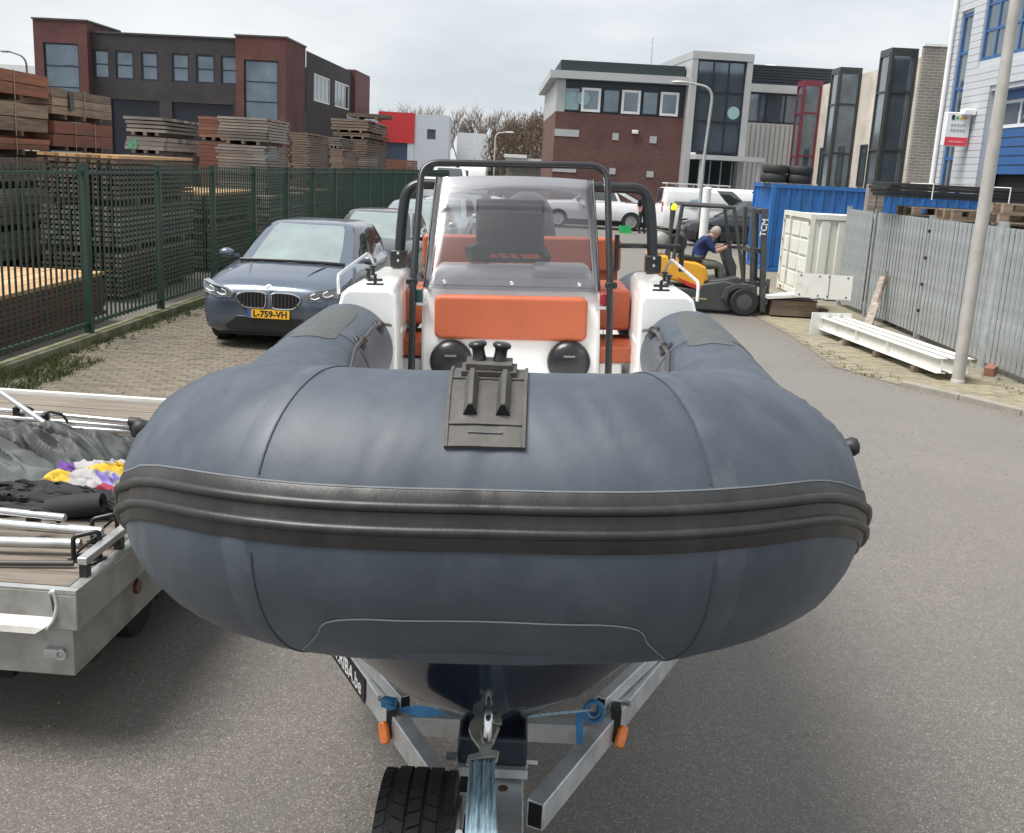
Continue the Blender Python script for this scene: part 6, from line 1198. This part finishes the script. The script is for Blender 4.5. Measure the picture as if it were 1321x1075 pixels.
for s in (-1, 1):
    pA = (armL if s < 0 else armR)[0]; dA = ((armL if s < 0 else armR)[1]-pA).normalized(); pB = pA-dA*.20; MB().bar(tw((pB.x,pB.y-.03,.5)), tw((pB.x,8.2,.5)), .058, .094).build('side_rail', galv, tl, bevel=.004)
    w_ = MB().lathe([(.16,-.09),(.27,-.09),(.30,-.06),(.30,.06),(.27,.09),(.16,.09)], 26).build('wheel', tyre_m, tl, smooth=40); w_.location = tw((.02+s*.86,6.6,.30)); w_.rotation_euler = (0, math.pi/2, 0); MB().lathe([(.165,-.04),(.165,.07),(.05,.06)], 20).build('rim', galv, w_, smooth=40)
    MB().grid([[tw((.02+s*.75+s*.24*k, 6.6+.37*math.cos(t), .30+.37*math.sin(t))) for t in [math.pi*j/12 for j in range(13)]] for k in (0,1)]).build('mudguard', blackp, tl, smooth=50)
MB().bar(tw((-.84,6.6,.36)), tw((.88,6.6,.36)), .07, .07).build('axle', galv, tl)
for yy in (4.6, 5.8, 7.4): MB().bar(tw((-.66,yy,.47)), tw((.70,yy,.47)), .05, .07).build('cross_beam', galv, tl); 
for yy, zk in ((3.9,.75),(4.8,.70),(5.8,.67),(7.0,.66)): MB().lathe([(.05,-.10),(.035,0),(.05,.10)], 14, Matrix.Translation(tw((.02,yy,zk-.052))) @ Matrix.Rotation(math.pi/2, 4, 'Y')).build('keel_roller', rubber, tl, smooth=50); MB().bar(tw((.02,yy,.45)), tw((.02,yy,zk-.06)), .04, .04).build('roller_post', galv, tl)
# lettering plate on the left arm
p, q = armL; d = (q-p).normalized(); nrmL = Vector((0,0,1)).cross(d).normalized(); nrmL = nrmL if nrmL.x < 0 else -nrmL
m0 = G(437,826,.52)+nrmL*.0; m1 = G(494,905,.52); 
mp0, mp1 = tw(p-d*.30)+nrmL*.0315, tw(p+d*.44)+nrmL*.0315
pln = MB(); lp_ = (mp1-mp0); upv = Vector((0,0,1)); ln_ = MB().add([mp0-upv*.045, mp1-upv*.045, mp1+upv*.052, mp0+upv*.052, mp0-upv*.045+nrmL*.004, mp1-upv*.045+nrmL*.004, mp1+upv*.052+nrmL*.004, mp0+upv*.052+nrmL*.004], [(0,1,2,3),(4,5,6,7),(0,1,5,4),(1,2,6,5),(2,3,7,6),(3,0,4,7)]).build('lettering_plate', blackp, tl)
tx = text('lettering', 'www.RIBA.be', .082, M('lettering_white', (.62,.63,.62), .5), tl, (0,0,0), (0,0,0), .0008, align='RIGHT', bold=.001)
X_ = d.normalized(); Z_ = nrmL; Y_ = Z_.cross(X_); 
tx.rotation_euler = Matrix(((X_.x,Y_.x,Z_.x),(X_.y,Y_.y,Z_.y),(X_.z,Y_.z,Z_.z))).to_euler(); tx.location = mp1-d*.03+nrmL*.0055+Vector((0,0,.0))
# marker lamps
amber = M('amber_lens', (.85,.20,.01), .22, var=.15, vs=30, coat=.6)
for s, lx, ly in ((-1,497,938),(1,801,943)):
    c = G(lx, ly, .50); MB().box(-.016,.016,-.03,.03,.0,.12).build('lamp_bracket', blackp, tl).location = tw((c.x-s*.020, c.y+.02, .46)); lm = MB().loft([[(s*.018*k+.024*a*math.cos(t)*.6, .03*0+.0, .042*a*math.sin(t)) for t in [2*math.pi*j/16 for j in range(16)]] for k, a in ((0,1.),(.3,1.))]) if False else MB().prism(rrect(-.017,.017,-.038,.038,.014), -.012, .012, 'y'); o_ = lm.build('marker_lamp', amber, tl, bevel=.006); o_.location = tw((c.x, c.y-.02, .49)); o_.rotation_euler = (R(-20), R(18*s), R(12*s))
    MB().bar(tw((c.x-s*.05,c.y+.10,.56)), tw((c.x+s*.035,c.y+.07,.565)), .018, .012).build('wing_nut', alu, tl)
# bow rest, winch arm, strap, hook
navyr = M('navy_rubber', (.014,.018,.032), .45, var=.2); a, b_ = AY(590,983,2.46), AY(681,934,2.52)
MB().box(a.x, b_.x, 2.44, 2.58, a.z+.005, b_.z).build('bow_rest', navyr, tl, bevel=.01).location = -TO
MB().box(a.x-.004, b_.x+.004, 2.430, 2.56, a.z-.022, a.z+.003).build('rest_bracket', galv, tl).location = -TO
for s in (-1, 1): MB().lathe([(.012,0),(.012,.03)], 6, Matrix.Translation(tw(((a.x if s < 0 else b_.x), 2.47, a.z+.01))) @ Matrix.Rotation(s*math.pi/2, 4, 'Y')).build('rest_bolt', alu, tl); MB().box(-.02,.02,-.02,.02,-.06,0).build('rest_foot', blackp, tl).location = tw(((a.x+.03 if s < 0 else b_.x-.03), 2.47, a.z-.022))
zw = a.z-.03; xw = (AY(690,1000,2.4).x+AY(604,1000,2.4).x)/2
MB().box(xw-.055, xw+.058, 1.55, 2.50, zw-.06, zw).build('winch_arm', galv, tl, bevel=.004).location = -TO
MB().bar(tw((xw,2.46,zw-.03)), tw((.02,2.05,.50)), .07, .07).build('winch_post', galv, tl, bevel=.004)
hb_ = G(649,1017,zw+.001); MB().lathe([(.013,0),(.013,.002)], 16, Matrix.Translation(tw((hb_.x,hb_.y,zw+.0005)))).build('bolt_hole', M('rust_hole', (.09,.045,.03), .8), tl)
gear = empty('winch', (0,0,0)); gear.parent = tl; g0 = G(656,1040,zw+.03)
MB().lathe([(.075,-.02),(.075,.02)], 24, Matrix.Translation(tw((g0.x+.012,1.88,zw+.03))) @ Matrix.Rotation(math.pi/2, 4, 'Y')).build('side_plate', galv, gear)
cop = M('copper_gear', (.30,.10,.045), .5, .3, var=.3, vs=20)
for k in range(26):
    t = 2*math.pi*k/26; MB().box(-.011,.011,-.0055,.0055,.072,.09, Matrix.Translation(tw((g0.x-.008,1.88,zw+.0))) @ Matrix.Rotation(t, 4, 'X')).build('gear_tooth', cop, gear)
MB().lathe([(.05,-.045),(.03,-.04),(.03,.04),(.05,.045)], 20, Matrix.Translation(tw((xw-.02,1.80,zw+.03))) @ Matrix.Rotation(math.pi/2, 4, 'Y')).build('drum', galv, gear, smooth=40)
# webbing strap with hook
web = M('pale_blue_webbing', (.27,.40,.47), .75, var=.45, vs=26, bump=.3, bs=90, stretch=(9,.5,.5)); hookm = M('zinc_hook', (.40,.41,.36), .38, .75, var=.25, vs=16, dirt=(.22,.21,.16), ds=10); bluew = M('blue_webbing', (.035,.19,.40), .7, var=.25, vs=20)
HP0 = AY(628,950,2.30); HN = Vector((0,-.50,.866))
def hpx(x, y, o=0.): dd_ = ray(x, y); P = CAM+dd_*((HP0-CAM).dot(HN)/dd_.dot(HN)); return tw(P+HN*o)
zo = lambda x, y: (440+x/4.576, 840+y/4.576)
outl = [(858,352),(800,385),(762,425),(753,470),(772,520),(812,575),(822,602),(752,622),(738,682),(762,686),(768,652),(905,632),(900,668),(920,660),(934,600),(878,585),(902,548),(938,458),(880,468),(842,478),(838,440),(862,405),(890,408),(905,440),(948,440),(945,400),(915,368)]
hk = MB(); n = len(outl); top_ = [hpx(*zo(*p), .008) for p in outl]; bot_ = [hpx(*zo(*p), -.004) for p in outl]; hk.add(top_+bot_, [tuple(range(n)), tuple(range(2*n-1, n-1, -1))]+[(i, (i+1) % n, n+(i+1) % n, n+i) for i in range(n)]); hk.build('winch_hook', hookm, tl, bevel=.0015)
hk2 = MB(); l2 = [(820,480),(905,455),(930,462),(900,545),(868,568),(830,560)]; top_ = [hpx(*zo(*p), .015) for p in l2]; bot_ = [hpx(*zo(*p), .009) for p in l2]; n = len(l2); hk2.add(top_+bot_, [tuple(range(n)), tuple(range(2*n-1, n-1, -1))]+[(i, (i+1) % n, n+(i+1) % n, n+i) for i in range(n)]); hk2.build('hook_latch', hookm, tl, bevel=.002)
s0, s1 = hpx(*zo(762,640), .003), hpx(*zo(900,640), .003); e0, e1 = tw(AY(601,1076,1.86)), tw(AY(642,1076,1.86)); e0.z = e1.z = (e0.z+e1.z)/2
rows = []
for j in range(16):
    t = j/15; a_, c_ = s0.lerp(e0, t), s1.lerp(e1, t); rows.append([a_.lerp(c_, k/14)+Vector((0,0,.0025*math.sin(k*2.4+t*3)+.002*math.sin(k*5.1))) for k in range(15)])
MB().grid(rows).build('winch_strap', web, tl, smooth=60).modifiers.new('s', 'SOLIDIFY').thickness = .003
e0, e1 = tw(AY(625,1060,1.9)), tw(AY(668,1060,1.9)); rows = [[Vector((a_, 1.95+.10*math.cos(t)-2.6, zw-.035+.08*math.sin(t))) for a_ in (e0.x, (e0.x+e1.x)/2, e1.x)] for t in [math.pi*k/10 for k in range(11)]]
MB().grid(rows).build('strap_roll', bluew, tl, smooth=60).modifiers.new('s', 'SOLIDIFY').thickness = .003
# bow eye on the hull (a chrome U)
ey = B(632,898,.27); ey2 = B(630,945,.20); MB().tube(rounded([(ey.x,.28,ey.z+.008),(ey.x,.165,ey.z+.006),(ey.x-.001,.145,ey2.z+.002),(ey.x-.002,.24,ey2.z-.010)], .03, 6), .0105, 12).build('bow_eye', chrome, boat, smooth=60)
# blue tie strap across the keel
t0, t1 = AY(498,913,2.98), AY(605,924,2.75); rows = []
for j in range(40):
    t = j/39; c = t0.lerp(t1, t); a_ = t*5.0-1.2; rows.append([tw(c+Vector((0, math.cos(a_)*.017*k, math.sin(a_)*.017*k))) for k in (-1, 0, 1)])
MB().grid(rows).build('tie_strap', bluew, tl, smooth=60); MB().tube([tw(AY(650,928,2.70)), tw(AY(700,922,2.8)), tw(AY(762,916,2.98))], .0045, 6).build('tie_strap', web, tl)
kn = AY(766,916,2.98)
for k in range(3): MB().tube([tw(kn+Vector((.030*math.cos(t)*(1-.2*k), .012*k-.01, .034*math.sin(t)*(1-.15*k)))) for t in [2*math.pi*j/16 for j in range(16)]], .007, 6, closed=True).build('strap_knot', bluew if k != 1 else web, tl, smooth=60)
a_, c_ = AY(748,918,2.96), AY(748,960,2.94); MB().grid([[tw(a_+(c_-a_)*t+Vector((dx, .006*math.sin(t*4), 0))) for dx in (-.012,.010)] for t in [k/6 for k in range(7)]]).build('strap_tail', bluew, tl)
o_ = MB().bar(tw(AY(494,905,3.02)), tw(AY(510,908,3.0)), .03, .03).build('strap_end', bluew, tl, bevel=.004)
# spare wheel, tread to the front
spw = empty('spare_wheel', (0,0,0)); spw.parent = tl; spw.location = tw((-.178, 2.22, .605)); SR, SWd = .305, .185
ca = MB().lathe([(.17,-SWd*.42),(.24,-SWd*.5),(SR*.93,-SWd*.5),(SR*.975,-SWd*.44),(SR*.98,0),(SR*.975,SWd*.44),(SR*.93,SWd*.5),(.24,SWd*.5),(.17,SWd*.42)], 56, Matrix.Rotation(math.pi/2, 4, 'Y'), True).build('tyre', tyre_m, spw, smooth=40)
tread = MB()
for rb2, (xm, xw2) in enumerate(((-.078,.022),(-.038,.030),(0,.030),(.038,.030),(.078,.022))):
    for k in range(46):
        t = 2*math.pi*(k+.5*(rb2 % 2))/46; r0, r1 = SR*.965, SR*(1.0 if abs(xm) < .06 else .985); hw2 = math.pi/46*.84; sk = .022*(1 if rb2 % 2 else -1)
        vs = []
        for rr_ in (r0, r1):
            for xx, da in ((xm-xw2/2, -hw2+sk), (xm+xw2/2, -hw2-sk), (xm+xw2/2, hw2-sk), (xm-xw2/2, hw2+sk)): vs.append((xx, -rr_*math.cos(t+da), rr_*math.sin(t+da)))
        tread.add(vs, [(0,3,2,1),(4,5,6,7),(0,1,5,4),(1,2,6,5),(2,3,7,6),(3,0,4,7)])
tag(tread.build('tread', tyre_m, ca), kind='stuff'); MB().lathe([(.175,-.05),(.175,.06),(.06,.045)], 24, Matrix.Rotation(math.pi/2, 4, 'Y')).build('rim', galv, spw, smooth=40)
MB().bar((.06,0,0), (.20,.05,-.12), .04, .04).build('wheel_carrier', galv, spw)
MB().tube([tw(AY(592,1075,1.98)), tw(AY(597,1030,2.3))], .008, 8).build('carrier_rod', alu, tl)
# ---------------------------------------------------------------- flatbed trailer on the left
FB = Vector((-1.62, 3.70, 0)); FRZ = R(-3.0)
ft_ = empty('flatbed_trailer', FB, FRZ, 'low aluminium sided flatbed trailer with a worn plank deck', 'trailer'); Fm = Matrix.Rotation(FRZ, 3, 'Z'); Fi = Fm.inverted()
def FL(x, y, z): return Fi @ (G(x, y, z)-FB)
dirtyalu = M('dirty_aluminium', (.40,.40,.38), .5, .35, var=.16, vs=5, dirt=(.22,.21,.185), ds=3, dth=(.42,.7), bump=.05, bs=25); brightalu = M('bright_aluminium', (.46,.47,.46), .4, .6, var=.18, vs=7, dirt=(.30,.29,.27), ds=4)
LW, LD = 2.3, FL(100,512,.70).y
MB().box(-LW, 0, 0, LD, .54, .688).build('deck_frame', dirtyalu, ft_, bevel=.006); MB().box(-LW+.03, -.035, .03, LD-.03, .335, .537).build('side_board', dirtyalu, ft_, bevel=.005); 
MB().box(-LW, -.002, .0, .035, .690, .706).build('front_trim', brightalu, ft_); MB().box(-.045, 0.0, .038, LD-.04, .690, .706).build('side_trim', brightalu, ft_); MB().box(-LW, 0, LD-.035, LD+.01, .690, .725).build('rear_trim', M('white_trim', (.72,.72,.68), .5), ft_)
plk = M('deck_plank', (.160,.132,.105), .85, var=.32, vs=2.5, orand=.14, stretch=(1.2,14,6), bump=.3, bs=18, dirt=(.20,.18,.155), ds=2.2, dth=(.45,.7)); nP = 22; dP = (LD-.08)/nP
pmsh = MB().box(-LW+.03, -.05, .003, dP-.005, .689, .7045).mesh('plank'); pmsh.materials.append(plk)
for k in range(nP): put('plank', pmsh, ft_, (0, .04+k*dP, random.uniform(-.0015,.0015)))
# raised side bar on little feet
a, b_ = FL(88,742,.715), FL(166,676,.715); 
MB().box(-.055, -.015, a.y, b_.y, .760, .790).build('side_bar', brightalu, ft_, bevel=.004)
for t in (.04,.55,.95): yy = a.y+(b_.y-a.y)*t; MB().box(-.05,-.02, yy-.02, yy+.02, .7065, .759).build('bar_foot', blackp, ft_)
# drop channel hanging on the front face
ch = MB().grid([[(-LW,-.012,.70),(-.10,-.012,.70)],[(-LW,-.016,.60),(-.085,-.016,.60)],[(-LW,-.06,.575),(-.10,-.06,.575)],[(-LW,-.075,.555),(-.13,-.075,.555)]]).build('front_channel', dirtyalu, ft_); ch.modifiers.new('s', 'SOLIDIFY').thickness = .006
MB().tube(rounded([(-.085,-.03,.705),(-.07,-.035,.72),(-.06,-.03,.66),(-.075,-.03,.60),(-.10,-.05,.565)], .02), .008, 8).build('channel_hook', galv, ft_, smooth=50)
MB().prism(rrect(-.145,-.07,.42,.455,.012), .005, .028, 'y').build('catch', galv, ft_); MB().tube([(-.075+.018*math.cos(t), .0, .437+.018*math.sin(t)) for t in [2*math.pi*k/14 for k in range(14)]], .005, 6, closed=True).build('catch_ring', galv, ft_, smooth=50)
rl = FL(187,746,.44); 
rf_ = MB().lathe([(.034,0),(.034,.008),(.03,.012)], 20).build('reflector', M('reflector_red', (.12,.014,.012), .25), ft_, smooth=40); rf_.location = (-.034, .62, .47); rf_.rotation_euler = (0, math.pi/2, 0)
for yy in (1.1, 2.0):
    for xx in (-.30, -LW+.30):
        w_ = MB().lathe([(.1,-.07),(.17,-.07),(.185,-.05),(.185,.05),(.17,.07),(.1,.07)], 24).build('wheel', tyre_m, ft_, smooth=40); w_.location = (xx, yy, .185); w_.rotation_euler = (0, math.pi/2, 0); MB().lathe([(.10,-.03),(.10,.05),(.03,.04)], 18).build('rim', galv, w_, smooth=40)
for k in range(4): MB().box(-LW+.12, -.14, .40+k*.7, .48+k*.7, .20, .333).build('shade_cross_member', blackp, ft_)  # cross members, rails and tray added unseen to darken the ground beneath
for xx in (-.55, -LW+.55): MB().box(xx-.05, xx+.05, .40, LD-.2, .10, .198).build('shade_chassis_rail', blackp, ft_)
MB().box(-LW+.15, -.16, .9, 2.3, .205, .332).build('shade_under_tray', blackp, ft_)
MB().box(-LW/2-.04,-LW/2+.04,-.9,.0,.36,.44).build('drawbar', galv, ft_)
# things lying on the deck
Z0 = .709
def pole(pts, r, mat, label, z=None, ends=True, name='tent_pole', cap=None, grp='aluminium poles on the flatbed'):
    w = [G(x, y, zz) for x, y, zz in pts]; o = empty(name, (w[0].x, w[0].y, w[0].z), 0, label, 'pole', grp); base = w[0]
    MB().tube([p-base for p in w], r, 12).build('shaft', mat, o, smooth=50)
    if cap:
        d = (w[-1]-w[0]).normalized(); MB().tube([w[-1]-base-d*.005, w[-1]-base+d*.05, w[-1]-base+d*.09], [r*1.9, r*2.0, r*1.2], 12).build('end_cap', rubber, o, smooth=50)
    return o
pw_ = M('pole_white', (.48,.49,.50), .32, .7, var=.06)
for i, (xa_, ya, xb, yb, zz) in enumerate(((-40,525,168,544,.80),(-40,535,170,551,.765),(-40,545,172,557,.735))):
    pole([(xa_, ya, zz), (xb, yb, zz)], .014, pw_, ['uppermost of three white poles lying beyond the grey cloth', 'middle one of three white poles lying beyond the grey cloth', 'lowest of three white poles lying beyond the grey cloth'][i], cap=True)
pole([(-30,485,.98),(58,546,.80)], .016, pw_, 'white pole slanting up across the three lying poles')
pole([(-40,655,.83),(84,668,.83)], .016, pw_, 'thin white pole lying before the black cloth roll'); pole([(-40,672,.78),(132,686,.78)], .020, alu, 'bright pole lying in front of the black cloth roll'); pole([(-40,698,.755),(104,702,.755)], .022, brightalu, 'thick aluminium tube nearest the front of the flatbed'); pole([(-40,726,.725),(95,727,.725)], .012, M('dark_bar', (.07,.065,.06), .5, .4), 'thin dark bar lying on the planks at the flatbed front', name='steel_bar')
# black clamps gripping the poles
def clamp(x, y, z, label, s=1., rz=0):
    p = G(x, y, z); o = empty('pole_clamp', p, rz, label, 'clamp', 'black clamps on the poles'); mb = MB().box(-.018*s,.018*s,-.03*s,.03*s,-.05*s,.03*s); mb.build('body', blackp, o, bevel=.006); MB().tube(rounded([(0,-.02*s,.02*s),(.02*s,-.05*s,.05*s),(.08*s,-.03*s,.03*s),(.10*s,0,-.02*s)], .02), .007*s, 6).build('lever', blackp, o, smooth=50); return o
clamp(59,541,.79,'black clamp where the slanting pole meets the lying poles',1.2,.3); clamp(24,532,.79,'black clamp on the lying poles left of the crossing pole',1.2); clamp(70,555,.75,'black clamp hanging below the lying poles',1.1,-.4); clamp(43,667,.80,'black clamp joining the two thin front poles',1.1)
def bracket(x, y, label):
    p = G(x, y, Z0); o = empty('rail_bracket', p, R(-20), label, 'bracket', 'black angle brackets on the flatbed'); fr_ = MB(); fr_.tube(rounded([(-.03,0,.0),(-.03,0,.10),(.05,.06,.12),(.05,.06,.0)], .02), .010, 8); fr_.bar((-.03,0,.012),(.05,.06,.012), .02, .02); fr_.build('frame', blackm, o, smooth=50); MB().bar((-.02,.01,.03),(.04,.05,.095), .012, .008).build('brace', blackm, o); MB().box(-.045,.07,-.02,.08,.0,.006).build('foot_plate', blackm, o); return o
bracket(127,700,'black angle bracket at the end of the bright pole'); bracket(103,724,'black angle bracket at the end of the thick aluminium tube')
# cloth heaps
def heap(name, cx_, cy_, hw, hd, h, mat, label, seed, cat, folds=3.2, n=70, rz=0., sharp=.5, z0=Z0, aniso=(1,2.0)):
    c = G(cx_, cy_, z0); rows = []
    for j in range(n):
        v = -1+2*j/(n-1); r_ = []
        for i in range(n):
            u = -1+2*i/(n-1); ang = math.atan2(v, u); rr = math.hypot(u, v); edge_ = 1+.14*mnoise.noise(Vector((math.cos(ang)*1.5+seed, math.sin(ang)*1.5, seed)))
            x, y = hw*u*edge_, hd*v*edge_; f = max(0, 1-max(abs(u), abs(v))**3); q = Vector((u*folds*aniso[0]+seed*3.1, v*folds*aniso[1]+u*1.4, seed)); w1 = mnoise.noise(q); q2 = q*2.3+Vector((w1*1.2, w1*.8, 0)); rid = 1-abs(mnoise.noise(q2))*2; z = h*f**.6*(.60+.30*mnoise.noise(Vector((u*1.2+seed, v*1.2, 2)))+.28*w1+sharp*.30*rid)
            r_.append((x+.03*w1, y+.03*mnoise.noise(q2), max(.002, z)))
        rows.append(r_)
    o = MB().grid(rows).build(name, mat, None, smooth=80); o.location = c; o.rotation_euler.z = rz; return tag(o, label, cat)
tarp = M('grey_tarpaulin', (.042,.046,.047), .62, var=.25, vs=3, bump=.15, bs=30, dirt=(.10,.12,.12), ds=1.6, dth=(.55,.7)); blackc = M('black_cloth', (.016,.017,.020), .8, var=.3, vs=6, bump=.2, bs=60)
heap('cloth_heap', -8, 604, .70, .33, .24, tarp, 'crumpled dark grey green tarpaulin heaped on the flatbed deck', 3.3, 'tarpaulin', 1.7, 110, R(-12), 1.1)
heap('black_cloth', 10, 652, .55, .14, .12, blackc, 'folded black cloth lying below the grey tarpaulin', 8.1, 'cloth', 2.8, 70, R(2), .8)
ro = empty('cloth_roll', G(98,668,Z0), 0, 'rolled end of black cloth beside the colourful flag', 'cloth'); MB().lathe([(.045,-.13),(.055,-.05),(.052,.06),(.045,.13),(.02,.12),(.012,.02)], 20, Matrix.Translation((0,0,.055)) @ Matrix.Rotation(R(80), 4, 'Y')).build('roll', blackc, ro, smooth=50)
# the printed flag: white cloth with purple, yellow and red areas
def flagmat():
    m = bpy.data.materials.new('printed_flag'); m.use_nodes = True; N, L = m.node_tree.nodes, m.node_tree.links; b = N['Principled BSDF']; b.inputs['Roughness'].default_value = .7; t = N.new('ShaderNodeTexCoord'); n = N.new('ShaderNodeTexNoise'); n.inputs['Scale'].default_value = 3; L.new(t.outputs['Object'], n.inputs['Vector']); ad = N.new('ShaderNodeVectorMath'); ad.operation = 'MULTIPLY_ADD'; ad.inputs[1].default_value = (.12,.12,.1); L.new(n.outputs['Color'], ad.inputs[0]); L.new(t.outputs['Object'], ad.inputs[2])
    v = N.new('ShaderNodeTexVoronoi'); v.inputs['Scale'].default_value = 8.5; L.new(ad.outputs[0], v.inputs['Vector']); s = N.new('ShaderNodeSeparateColor'); L.new(v.outputs['Color'], s.inputs[0]); r = N.new('ShaderNodeValToRGB'); r.color_ramp.interpolation = 'CONSTANT'; e = r.color_ramp.elements; e[0].color = (.33,.31,.32,1); e[1].position = .40; e[1].color = (.085,.025,.20,1)
    for p, c in ((.58,(.55,.36,.02,1)),(.70,(.30,.29,.30,1)),(.80,(.012,.012,.014,1)),(.88,(.30,.02,.05,1)),(.94,(.20,.16,.42,1))): x = e.new(p); x.color = c
    L.new(s.outputs[0], r.inputs[0]); L.new(r.outputs[0], b.inputs['Base Color']); return m
heap('printed_flag', 112, 632, .25, .24, .15, flagmat(), 'crumpled printed flag in white, purple, yellow and black beside the tarpaulin', 5.4, 'flag', 1.6, 80, R(10), .8)
